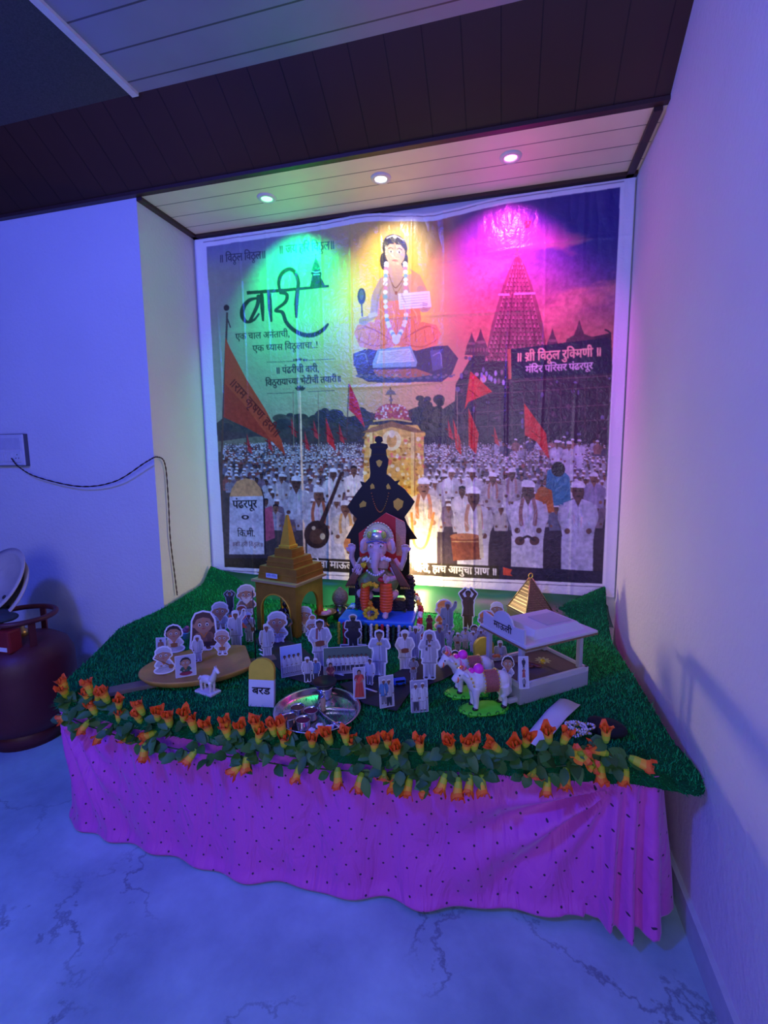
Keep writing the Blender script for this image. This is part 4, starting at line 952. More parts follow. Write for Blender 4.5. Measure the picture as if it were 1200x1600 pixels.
mb.build('bead_necklace', mat('brown_beads', (.30, .12, .03), .4), bd)
mb = MB()
for (a, b) in (((578, 699), (605, 698)), ((580, 710), (604, 710))):
    p, q = trace([a, b], YB, cB); mb.box(((p[0]+q[0])/2, -.0045, (p[1]+q[1])/2), (abs(q[0]-p[0]), .002, .0016))
mb.build('crown_band', mat('dark_bronze', (.09, .06, .02), .4, .6), bd)

# ------------------------------------------------------------------ stool, throne and the elephant-headed idol
ZS = 0.508
st = thing('altar_stool', 'small altar stool with a bright blue covered top', 'stool', (-0.075, -0.40, ZG), math.radians(4))
mb = MB(); mb.box((0, 0, ZS-ZG-.010), (.262, .185, .020), bevel=.006); mb.build('blue_top', mat('blue_satin', (.015, .19, .72), .45, 0, .15, 30, .2, 60), st)
mb = MB(); mb.box((0, .01, (ZS-ZG-.02)/2+.0005), (.215, .12, ZS-ZG-.022)); mb.build('base', mat('dark_cloth', (.012, .012, .02), .8), st)
p_ = 0.00222
def L(px, py, y=0.0): return Vector(((px-585)*p_, y, (957-py)*p_))
IC = (-0.083, -0.405, ZS)
idl = thing('elephant_headed_idol', 'seated elephant-headed idol with silver crown, orange dhoti and marigold garland', 'idol', IC, math.radians(8))
pinkskin = mat('painted_pale_skin', (.66, .46, .52), .38, 0, .06)
b = MB()
b.ball(L(586, 903, .005), (.046, .040, .046)); b.ball(L(586, 878, .005), (.040, .032, .036)); b.ball(L(586, 851, -.012), (.035, .032, .036)); b.ball(L(586, 862, -.030), (.026, .020, .022))
b.ball(L(578, 845, -.036), (.011, .008, .008)); b.ball(L(594, 845, -.036), (.011, .008, .008))
for s, ex in ((-1, 567), (1, 606)):
    b.ball(L(ex, 847, .000), (.0215, .007, .026), rot=(0, s*.25, s*-.45)); b.ball(L(ex+s*4, 853, .000), (.013, .006, .018))
b.tube([L(586, 856, -.040), L(585, 866, -.050), L(584, 876, -.055), L(586, 884, -.053), L(592, 888, -.049), L(597, 884, -.047)], [.017, .0145, .012, .010, .0085, .007], 12)
b.tube([L(560, 873, .01), L(548, 884, .018), L(543, 868, .008), L(545, 858, -.002)], [.016, .0135, .010, .009], 10)      # far raised arm
b.tube([L(560, 878, -.005), L(553, 893, -.015), L(556, 888, -.040)], [.015, .0125, .010], 10)
b.tube([L(611, 873, .01), L(623, 884, .015), L(628, 869, .006), L(630, 857, -.002)], [.016, .0135, .0105, .009], 10)
b.tube([L(611, 880, -.005), L(618, 897, -.015), L(607, 897, -.040)], [.015, .0125, .010], 10)
def hand(b, wrist, up, side, n, s=1.0, curl=0.0):
    up = Vector(up).normalized(); side = Vector(side).normalized(); n = Vector(n).normalized(); w = Vector(wrist)
    b.ball(tuple(w+up*.008*s), (.0085*s, .0065*s, .0095*s))
    for k, (o, l) in enumerate(((-.0072, .012), (-.0024, .0145), (.0024, .0138), (.0072, .010))):
        r0 = w+up*.014*s+side*o*s; p1 = r0+up*l*.5*s+n*curl*.002; p2 = r0+up*l*(1-.5*curl)*s+n*curl*l*.8*s
        b.tube([tuple(w+up*.006*s+side*o*.7*s), tuple(r0), tuple(p1), tuple(p2)], [.0030*s, .0029*s, .0027*s, .0021*s], 7)
    b.tube([tuple(w+up*.004*s-side*.004*s), tuple(w+up*.009*s-side*.0125*s+n*.002), tuple(w+up*.016*s-side*.0135*s+n*.004)], [.0034*s, .0030*s, .0022*s], 7)
hand(b, L(545, 860, -.003), (0, 0, 1), (1, 0, 0), (0, -1, 0), 1.40, .4); hand(b, L(630, 859, -.003), (0, 0, 1), (-1, 0, 0), (0, -1, 0), 1.40, .8)
hand(b, L(557, 891, -.040), (0.1, -.1, 1), (1, 0, 0), (0, -1, 0), 1.45, .1); hand(b, L(607, 898, -.040), (-.6, -.6, .35), (.3, 0, 1), (0, -.5, 1), 1.25, .8)
b.ball(L(566, 925, -.018), (.030, .040, .020), rot=(0, .2, .4)); b.ball(L(606, 925, -.018), (.030, .040, .020), rot=(0, -.2, -.4))
b.tube([L(566, 938, -.045), L(574, 951, -.055)], [.013, .010], 10); b.tube([L(603, 935, -.045), L(601, 950, -.060), L(600, 953, -.074)], [.013, .010, .009], 10)
b.ball(L(573, 953, -.062), (.012, .016, .007)); b.ball(L(601, 953, -.066), (.010, .018, .008))
blob(b, 'body', pinkskin, idl, .0016, 2)
mb = MB()
for s in (-1, 1): MB().ball(L(586+s*8.4, 844, -.0452), (.0068, .0030, .0038), 0, 12, 7).build('eye', mat('white_enamel', (.8, .8, .8), .3), idl)
mb = MB()
for s in (-1, 1): mb.ball(L(586+s*8.0, 844, -.0480), (.0028, .0012, .0030), 0, 8, 5); mb.tube([L(586+s*3, 840.5, -.0470), L(586+s*8, 838.5, -.0470), L(586+s*12.5, 841, -.043)], .0010, 5)
mb.build('eye_line', mat('black_paint', (.015, .012, .015), .4), idl)
for s in (-1, 1): MB().ball(L(586+s*21, 848, -.006), (.0125, .004, .017), 0, 12, 7).build('ear_lining', mat('ear_orange', (.80, .38, .25), .5), idl)
mb = MB(); mb.tube([L(577, 862, -.045), L(574, 867, -.053), L(571, 869, -.058)], [.0035, .0028, .0012], 8); mb.build('tusk', mat('ivory', (.82, .78, .68), .35), idl)
# crown: domed cap with a studded fan
silver = mat('silver_paint', (.66, .64, .58), .28, .75, .2, 300)
mb = MB()
mb.ball(L(586, 832, -.004), (.034, .028, .026), 0, 20, 10)
fan = [(.054*math.cos(a), .060*math.sin(a)) for a in np.linspace(-.25, math.pi+.25, 30)]
c0 = L(587, 838, 0); mb.prism([(c0.x+x, c0.z+z) for x, z in fan], -.002+.012, .006+.012)
for i in range(19):
    a = -.2+(math.pi+.4)*i/18; mb.ball((c0.x+.052*math.cos(a), .008, c0.z+.058*math.sin(a)), .0042, 0, 8, 6)
for i in range(13):
    a = (math.pi)*i/12; mb.ball((c0.x+.040*math.cos(a), .006, c0.z+.038*math.sin(a)), .0032, 0, 8, 6)
mb.build('crown', silver, idl)
mb = MB()
for i in range(15):
    t = -1+2*i/14; q = L(586+t*15, 837+3*abs(t), -.030-.006*(1-t*t)); mb.ball(tuple(q), .0024, 0, 8, 6)
mb.build('brow_jewels', mat('blue_stones', (.10, .14, .55), .15), idl)
for k in (-1, 1): MB().ball(L(586+k*11, 829, -.020), (.010, .010, .013), 0, 12, 7).build('crown_gem', mat('lime_stone', (.42, .55, .08), .2), idl)
# clothing
b = MB(); b.ball(L(586, 897, -.006), (.0475, .043, .040)); b.ball(L(570, 905, -.010), (.034, .040, .034)); b.ball(L(604, 905, -.008), (.036, .040, .036))
blob(b, 'green_tunic', mat('olive_green_silk', (.16, .22, .07), .45, 0, .25, 60), idl, .003, 4)
dm = mat('orange_silk', (.90, .11, .018), .45, 0, .15, 40)
for s, px, w in ((-1, 569, .0185), (1, 601, .0255)):
    b = MB()
    for k in range(9):
        py = 907+k*4.6; b.ball(L(px+s*1.2*math.sin(k*.4), py, -.048-.004*math.sin(k*.35)), (w*(1-.030*abs(k-4)), .020, .0072), 0, 16, 8)
    b.tube([L(px, 903, -.046), L(px, 948, -.048)], [w*.85, w*.75], 14)
    blob(b, 'dhoti', dm, idl, .0018, 1)
mb = MB(); mb.ball(L(595, 897, -.045), (.016, .012, .010), 0, 14, 8); mb.build('belt', mat('deep_red_silk', (.55, .03, .04), .4), idl)
fab = mat('brown_brocade', (.22, .085, .05), .6, 0, .7, 420)
for s, pts in ((-1, [(568, 862), (560, 876), (551, 893), (544, 909)]), (1, [(606, 864), (615, 878), (624, 894), (631, 909)])):
    mb = MB(); vs = []
    n = 14
    for i in range(n):
        t = i/(n-1); px = np.interp(t, [0, .33, .66, 1], [q[0] for q in pts]); py = np.interp(t, [0, .33, .66, 1], [q[1] for q in pts]); w = 4.2+3.8*t
        for j in range(7):
            u = (j-3)/3; vs.append(tuple(L(px+u*w, py+s*u*1.5, -.024-.022*math.sin(t*2.6)-.0025*math.cos(u*9))))
    fs = [(i*7+j, i*7+j+1, (i+1)*7+j+1, (i+1)*7+j) for i in range(n-1) for j in range(6)]
    mb.add(vs, fs); o = mb.build('shawl', fab, idl); sd = o.modifiers.new('t', 'SOLIDIFY'); sd.thickness = .002
    mb = MB()
    for j in range(6):
        q = L(pts[-1][0]+(j-2.5)*2.6, 910, -.034); mb.tube([q, q+Vector((0, -.001, -.007))], .0016, 6)
    mb.build('fringe', GOLD, o)
def pompoms(name, m, pts, r, parent, n=16, sd=1):
    rr = random.Random(sd); mb = MB()
    for p in pts:
        for k in range(n):
            v = Vector((rr.gauss(0, 1), rr.gauss(0, 1), rr.gauss(0, 1))).normalized(); mb.ball(tuple(Vector(p)+v*r*.75), r*.36, 0, 6, 4)
        mb.ball(tuple(p), r*.8, 0, 8, 6)
    return mb.build(name, m, parent)
yel = mat('marigold_yellow', (.85, .55, .015), .6, 0, .3, 200)
pompoms('marigold_ring', yel, [L(569+k*4.6, 905-3.2*math.sin(k/4*3.14), -.067) for k in range(5)], .0085, idl, 18, 2)
pompoms('marigold_ring', yel, [L(579+9.5*math.cos(a), 947+8*math.sin(a), -.078) for a in np.linspace(0, 6.28, 11)[:-1]], .0078, idl, 18, 3)
pompoms('marigold_knot', mat('marigold_orange', (.85, .26, .01), .6, 0, .3, 200), [L(578, 932, -.072), L(580, 939, -.074)], .009, idl, 18, 4)
pompoms('white_flower', mat('white_petals', (.74, .74, .80), .6), [L(567+k*3.5, 864+abs(k-1)*2, -.046) for k in range(4)], .007, idl, 14, 5)
pompoms('white_flower', mat('white_petals', (.74, .74, .80), .6), [L(596+k*3.6, 863+abs(k-1)*1.5, -.046) for k in range(4)], .007, idl, 14, 6)
pompoms('yellow_flower', yel, [L(567, 874, -.050)], .011, idl, 20, 7)
mb = MB()
for i in range(9): q = L(573+i*3.2, 882+7*math.sin(i/8*3.14), -.060); mb.ball(tuple(q), .0040, 0, 8, 6)
mb.build('pearl_string', mat('pale_pearls', (.72, .70, .78), .25), idl)
# throne behind it
th = thing('throne', 'red backed throne with dark carved side posts behind the idol', 'throne', IC, math.radians(8))
Q = [(552, 832), (553, 868), (560, 905), (612, 905), (628, 868), (629, 826), (626, 812), (597, 798)]
mb = MB(); mb.prism([(L(x, y).x, L(x, y).z) for x, y in Q], .050, .060); mb.build('red_back', mat('red_velvet', (.62, .012, .022), .55, 0, .2, 30, sheen=.3), th)
mb = MB(); mb.prism([(L(x, y).x, L(x, y).z) for x, y in [(613, 806), (628, 813), (630, 826), (628, 868), (614, 868)]], .046, .0495); mb.build('brocade_strip', mat('salmon_brocade', (.62, .30, .20), .55, 0, .7, 320), th)
dkw = mat('carved_dark_wood', (.022, .016, .022), .45, 0, .3, 60, .8, 130)
for px, w in ((636, .020), (551, .013)):
    b = MB()
    for k in range(9): b.ball((L(px, 0).x, .040, .012+k*.0135*(1.0 if px > 600 else .75)), (w*(1+.18*math.sin(k*2.2)), .022, .010), 0, 12, 7)
    b.box((L(px, 0).x, .04, .055), (w*1.5, .034, .108)); b.build('side_post', dkw, th)
mb = MB(); mb.box((L(592, 0).x, .038, .020), (.17, .045, .038), bevel=.004); mb.build('seat', dkw, th)
# offerings on the blue top
def on_stool(px, py, z=ZS): return at_z(px, py, z)
for px, py, c, lab in ((553, 951, 'white_petals', 'small heap of pale flowers on the blue top by the idol, marigold side away'), (607, 950, 'white_petals', 'pale flower lying on the blue top in front of the idol foot'), (628, 954, 'rose_petals', 'pink lotus-like flower at the blue top corner')):
    m_ = mat(c, (.74, .74, .80) if c == 'white_petals' else (.78, .50, .58), .6)
    q = on_stool(px, py); t = thing('offered_flower', lab, 'flower', q, 0, 'flowers on the blue stool top')
    pompoms('petals', m_, [(0, 0, .008), (.010, .002, .007), (-.009, .004, .006)], .0085, t, 12, px)
    mb = MB()
    for a in (.4, 2.4, 3.6, 5.5): leaf(mb, (0, 0, .003), (math.cos(a), math.sin(a), .12), (0, 0, 1), .026, .014)
    mb.build('leaf', mat_attr('fabric_leaves', .55), t)
# tinsel strings hanging before the stool
cols = {'yellow': (.78, .52, .02), 'red': (.50, .015, .03), 'green': (.008, .05, .022), 'white': (.68, .70, .74)}
seq = ['yellow', 'red', 'green', 'red', 'white', 'green', 'white', 'yellow', 'red', 'white', 'green', 'white', 'green', 'white']
for i, c in enumerate(seq):
    lx = -.124+.0190*i; wx = -0.075+lx*math.cos(.07)+.0955*math.sin(.07)
    wy = -0.40+lx*math.sin(.07)-.0965*math.cos(.07)-.008
    mb = MB(); rr = random.Random(i); n = 15
    for k in range(n): mb.ball((rr.uniform(-.001, .001), rr.uniform(-.001, .001), -.0045-.0052*k), (.0062, .0050, .0042), 0, 7, 5, rot=(rr.uniform(-.4, .4), rr.uniform(-.4, .4), 0))
    o = mb.build('tinsel_string', mat('tinsel_'+c, cols[c], .35, .2 if c != 'green' else 0, .5, 500), None, (wx, wy, ZS-.006))
    tag(o, c+' tinsel string hanging in front of the altar stool', 'tinsel string', c+' tinsel strings')
def rope(name, label, cat, pts, r, mats, sd, cols):
    rr = random.Random(sd); mb = MB(); P = smooth_path([np.array(p) for p in pts], 9)
    c0 = Vector(P[-1])
    for i, p in enumerate(P):
        for k in range(7):
            v = Vector((rr.gauss(0, 1), rr.gauss(0, 1), rr.gauss(0, 1))).normalized(); mb.ball(tuple(Vector(p)-c0+v*r*.6), r*.5, 0, 6, 4, col=cols[(i//3) % len(cols)])
    o = mb.build(name, mat_attr('garland_blooms', .6), None, tuple(c0)); tag(o, label, cat); return o
rope('hanging_garland', 'thick red, white and yellow flower garland hanging off the side of the blue stool', 'garland', [at_z(649, 929, .545), at_z(657, 950, .525), (.075, -.44, .485), (.078, -.45, .45), (.082, -.455, .432)], .011, None, 9, [(.55, .02, .03), (.74, .72, .70), (.82, .52, .02), (.55, .02, .03), (.76, .74, .70)])

# ------------------------------------------------------------------ golden paper shrine with its own little deity
gp_ = mat('gold_foil_paper', (.46, .24, .035), .42, .45, .35, 25); gb = mat('golden_yellow_paper', (.80, .50, .04), .40, .25, .2, 40)
rz = math.radians(-13)
sh = thing('shrine_model', 'golden stepped-roof shrine model topped by a yellow obelisk', 'model shrine', (-0.43, -0.395, ZG), rz)
Wd, Dp, Hh = .185, .165, .190
def arch_wall(w, h, aw, ah, n=14):
    P = [(-w/2, 0), (-aw/2, 0), (-aw/2, ah-aw/2)]+[(-aw/2*math.cos(a), ah-aw/2+aw/2*math.sin(a)) for a in np.linspace(0, math.pi, n)[1:-1]]+[(aw/2, ah-aw/2), (aw/2, 0), (w/2, 0), (w/2, h), (-w/2, h)]
    return P
R90 = Matrix.Rotation(math.pi/2, 4, 'Z')
MB().prism(arch_wall(Wd, Hh, .135, .150), -Dp/2, -Dp/2+.008).build('front_wall', gp_, sh)
MB().prism(arch_wall(Wd, Hh, .135, .150), Dp/2-.008, Dp/2).build('back_wall', gp_, sh)
for s in (-1, 1): MB().prism(arch_wall(Dp-.017, Hh, .105, .150), s*(Wd/2-.004)-.004, s*(Wd/2-.004)+.004, M=R90).build('side_wall', gp_, sh)
mb = MB(); pts = [(-.0675, -Dp/2-.002, .0)]+[(-.0675*math.cos(a), -Dp/2-.002, .0825+.0675*math.sin(a)) for a in np.linspace(0, math.pi, 16)]+[(.0675, -Dp/2-.002, 0)]
mb.tube(pts, .003, 6); mb.build('arch_trim', gb, sh)
mb = MB(); mb.box((0, 0, Hh+.004), (Wd+.022, Dp+.022, .008)); mb.build('eave', mat('pale_gold_edge', (.62, .45, .20), .45, .3), sh)
z0 = Hh+.008
for w, h, tp in ((.182, .046, .93), (.128, .034, .92), (.082, .030, .95)):
    mb = MB(); mb.box((0, .012 if w > .15 else .006, z0+h/2), (w, w*.90, h), taper=tp, bevel=0); mb.box((0, .012 if w > .15 else .006, z0+h*.45), (w*1.01, w*.91, .003)); mb.build('roof_tier', gp_, sh); z0 += h
mb = MB(); mb.box((0, 0, z0+.006), (.052, .050, .012), bevel=.003); mb.box((0, 0, z0+.067), (.043, .041, .112), taper=.18); mb.build('obelisk', gb, sh)
o = MB().box((-.006, -Dp/2-.008, Hh+.030), (.052, .0015, .017)).build('name_slip', mat('pale_blue_paper', (.55, .66, .80), .6), sh)
lettering('lettering', 'शिन मंिदर', .042, .007, mat('blue_ink', (.03, .06, .35), .6), o, Matrix.Translation((-.006, -Dp/2-.0092, Hh+.0265)))
mb = MB(); mb.box((0, 0, .003), (Wd-.02, Dp-.02, .006)); mb.build('floor_board', gp_, sh)
# deity figure inside
di = thing('black_deity_figure', 'small black standing deity figure with gold crown inside the golden shrine', 'figurine', (-0.437, -0.425, ZG+.0065), rz)
b = MB(); b.ball((0, 0, .055), (.017, .011, .024)); b.ball((0, 0, .092), (.011, .010, .013)); b.tube([(0, 0, .0), (0, 0, .05)], [.018, .015], 12); b.box((0, 0, .004), (.05, .03, .008))
for s in (-1, 1): b.tube([(s*.015, 0, .072), (s*.030, -.001, .058), (s*.014, -.004, .046)], [.0065, .0055, .005], 8)
blob(b, 'body', mat('black_stone', (.012, .010, .012), .3), di, .0022, 2)
mb = MB(); mb.lathe([(.011, .102), (.0115, .112), (.008, .118), (.005, .126), (.0, .130)], 14); mb.build('crown', mat('silver_paint', (.66, .64, .58), .28, .75, .2, 300), di)
mb = MB()
for i in range(11): a = -1.1+2.2*i/10; mb.ball((.013*math.sin(a), -.012, .072-.014*math.cos(a)), .0018, 0, 6, 5)
mb.build('necklace', GOLD, di)

# ------------------------------------------------------------------ pot with coconut, brass bowl, sprig
q = at_z(524, 975, ZG)
k = thing('water_pot', 'dark metal pot topped with a grey-brown coconut between shrine and idol', 'pot', (q[0], q[1]+.06, ZG))
MB().lathe([(.016, 0), (.026, .004), (.034, .020), (.034, .035), (.024, .050), (.019, .056), (.026, .064), (.024, .064), (.016, .056)], 24).build('pot_body', mat('dark_steel', (.16, .15, .17), .3, .8), k)
b = MB(); b.ball((0, 0, .088), (.033, .033, .036)); b.ball((0, 0, .122), (.010, .010, .010)); blob(b, 'coconut', mat('coconut_husk', (.19, .15, .12), .8, 0, .6, 90, .7, 160), k, .003, 3)
mb = MB()
for a in (3.4, 4.2, 5.0, 5.9, .2): leaf(mb, (.016*math.cos(a), .016*math.sin(a), .060), (math.cos(a), math.sin(a), -.1), (0, 0, 1), .040, .015)
mb.build('mango_leaf', mat_attr('fabric_leaves', .55), k)
q = at_z(497, 985, ZG)
br = thing('brass_bowl', 'shallow copper-coloured bowl on a foot beside the golden shrine', 'bowl', (q[0]+.01, q[1]+.05, ZG))
MB().lathe([(.016, 0), (.018, .003), (.008, .008), (.007, .030), (.012, .036), (.034, .048), (.043, .058), (.041, .058), (.031, .050), (.010, .040), (0, .039)], 28).build('bowl_body', mat('copper', (.55, .28, .14), .3, .85), br)
b = MB(); b.ball((0, 0, .050), (.018, .014, .010)); b.ball((.012, .006, .054), (.012, .010, .010)); b.build('offering', mat('pale_sweet', (.62, .45, .38), .7), br)

# ------------------------------------------------------------------ pyramid on its dark box
q = at_z(824, 985, ZG); rzp = math.radians(34)
bx = thing('dark_box', 'low dark box carrying the woven golden pyramid', 'box', (.452, -.085-.03, ZG), rzp)
MB().box((0, 0, .022), (.125, .125, .044), bevel=.004).build('box_body', mat('dark_grey_card', (.035, .033, .038), .6), bx)
MB().box((0, 0, .046), (.130, .130, .004)).build('lid', mat('dark_grey_card', (.035, .033, .038), .6), bx)
def weave_mat():
    m = bpy.data.materials.new('woven_gold'); m.use_nodes = True; nt = m.node_tree; b = nt.nodes['Principled BSDF']; b.inputs['Metallic'].default_value = .5; b.inputs['Roughness'].default_value = .42
    tc = nt.nodes.new('ShaderNodeTexCoord'); br = nt.nodes.new('ShaderNodeTexBrick'); mp = nt.nodes.new('ShaderNodeMapping'); mp.inputs['Rotation'].default_value = (1.5708, 0, .785)
    nt.links.new(tc.outputs['Object'], mp.inputs[0]); nt.links.new(mp.outputs[0], br.inputs['Vector']); br.inputs['Scale'].default_value = 60; br.inputs['Mortar Size'].default_value = .09; br.inputs['Brick Width'].default_value = .45; br.inputs['Row Height'].default_value = .3
    br.inputs['Color1'].default_value = (.46, .36, .22, 1); br.inputs['Color2'].default_value = (.34, .25, .15, 1); br.inputs['Mortar'].default_value = (.07, .05, .03, 1)
    nt.links.new(br.outputs['Color'], b.inputs['Base Color'])
    bp = nt.nodes.new('ShaderNodeBump'); bp.inputs['Strength'].default_value = .6; bp.inputs['Distance'].default_value = .004; bp.invert = True; nt.links.new(br.outputs['Fac'], bp.inputs['Height']); nt.links.new(bp.outputs['Normal'], b.inputs['Normal'])
    return m
py = thing('woven_pyramid', 'golden woven pyramid lantern with a wire ring at its tip', 'pyramid', (.452, -.115, ZG+.0485), rzp)
mb = MB(); mb.box((0, 0, .060), (.118, .118, .120), taper=.07); mb.build('pyramid_body', weave_mat(), py)
mb = MB()
for sx, sy in ((-1, -1), (1, -1), (1, 1), (-1, 1)): mb.tube([(sx*.0585, sy*.0585, .002), (sx*.0045, sy*.0045, .121)], .0022, 6)
mb.build('edge_wire', mat('dull_gold_wire', (.45, .33, .15), .35, .8), py)
mb = MB(); mb.tube([(.009*math.cos(a), 0, .130+.010*math.sin(a)) for a in np.linspace(0, 6.283, 17)[:-1]], .0020, 6, closed=True); mb.build('ring', GOLD, py)

# ------------------------------------------------------------------ palanquin cart
silv = mat('silver_card', (.46, .47, .56), .45, .15, .1, 20); silv2 = mat('light_silver_card', (.60, .58, .66), .5, 0, .08, 30); brz = mat('gold_dotted_edge', (.30, .20, .10), .5, .3, .8, 500)
rzq = math.radians(40); Lx, Ly = .245, .170
F0 = Vector((.402, -.782, ZG)); ex = Vector((math.cos(rzq), math.sin(rzq), 0)); ey = Vector((-math.sin(rzq), math.cos(rzq), 0))
pc = F0+ex*Lx/2+ey*Ly/2
pq = thing('palanquin', 'silver grey open palanquin model with flat roof on four posts', 'model palanquin', tuple(pc), rzq)
mb = MB(); mb.box((0, 0, .0225), (Lx, Ly, .045), bevel=.003); mb.build('base', silv, pq)
mb = MB(); mb.box((0, 0, .047), (Lx-.02, Ly-.02, .004)); mb.build('floor_board', mat('brown_board', (.16, .10, .10), .6), pq)
mb = MB()
for s in (-1, 1): mb.box((0, s*(Ly/2-.005), .050), (Lx, .008, .012)); mb.box((s*(Lx/2-.005), 0, .050), (.008, Ly, .012))
mb.build('rail', silv2, pq)
for sx in (-1, 1):
    for sy in (-1, 1):
        MB().box((sx*(Lx/2-.018), sy*(Ly/2-.018), .103), (.013, .013, .105), bevel=.002).build('post', silv, pq)
zr = .158
mb = MB(); mb.box((.012, 0, zr), (Lx+.012, Ly+.020, .008), bevel=.002); mb.build('roof', silv2, pq)
mb = MB()
for i in range(58): mb.box((-.1155+i*.255/57, -Ly/2-.0085, zr-.0055), (.003, .003, .006))
for i in range(46): mb.box((-Lx/2+.0075, -.0945+i*.189/45, zr-.0055), (.003, .003, .006))
mb.build('bead_edging', brz, pq)
mb = MB(); mb.box((.024, 0, zr+.014), (.19, .145, .022), taper=.80); mb.build('roof_panel', silv2, pq)
mb = MB(); mb.box((.045, -.01, zr+.0262), (.09, .075, .0015)); mb.build('roof_inset', silv, pq)
sp = [(-.085, 0), (.085, 0), (.085, .040), (.045, .034)]+[(.040*math.cos(a), .030+.034*math.sin(a)) for a in np.linspace(.15, math.pi-.15, 16)]+[(-.045, .034), (-.085, .040)]
Ms = Matrix.Translation((-Lx/2+.012, 0, zr+.004)) @ Matrix.Rotation(-math.pi/2, 4, 'Z')
sg = MB().prism(sp, -.003, .003, M=Ms).build('name_board', silv2, pq)
def put(o, M):
    o.data.transform(M); return o
put(lettering('lettering', 'माऊली', .075, .016, mat('black_ink', (.02, .02, .03), .6), sg, None, .0006), Ms @ Matrix.Translation((0, -.0036, .012)))
for i in range(2): MB().box((-Lx/2-.02, (-.5+i)*.14, .012), (.05, .012, .012), bevel=.003).build('carrying_bar', silv2, pq)
q = pc+ex*.03-ey*.005
fl_ = thing('pale_blossom', 'pale yellow blossom lying on the palanquin floor', 'flower', (q.x, q.y, ZG+.0495), 0)
mb = MB()
for i in range(9): a = i*.698; leaf(mb, (0, 0, .006), (math.cos(a), math.sin(a), .5), (0, 0, 1), .024, .011)
o = mb.build('petals', mat('pale_yellow_petals', (.62, .58, .34), .6), fl_); MB().ball((0, 0, .008), .007, 0, 10, 7).build('centre', yel, fl_)
q = pc-ex*.015+ey*.002
for i, dx in enumerate((-.012, .012)):
    s_ = thing('wooden_sandal', ('brown wooden sandal on the palanquin floor, nearer the blossom' if i else 'brown wooden sandal on the palanquin floor, farther from the blossom'), 'sandal', (q.x+dx, q.y+dx*.3, ZG+.0495), rzq+.5, 'pair of sandals')
    b = MB(); b.ball((0, .014, .005), (.009, .014, .005)); b.ball((0, -.012, .005), (.0085, .013, .005)); b.ball((0, 0, .005), (.007, .014, .005)); b.build('sole', mat('red_brown_wood', (.20, .05, .035), .4), s_)
    MB().ball((0, .016, .013), (.0035, .0035, .005)).build('toe_knob', mat('red_brown_wood', (.20, .05, .035), .4), s_)
q = pc-ex*.07+ey*.085
bw = thing('shiny_plate', 'small shiny plate with sweets behind the palanquin posts', 'plate', (q.x, q.y, ZG+.0495), 0)
MB().lathe([(0, .002), (.020, .002), (.026, .007), (.027, .007), (.021, 0), (0, 0)], 22, cap=False).build('dish', mat('steel', (.62, .62, .66), .18, .95), bw)
b = MB(); b.ball((-.004, 0, .007), (.010, .009, .006)); b.ball((.009, .004, .007), (.008, .007, .006)); b.build('sweets', mat('orange_sweet', (.60, .20, .06), .5), bw)

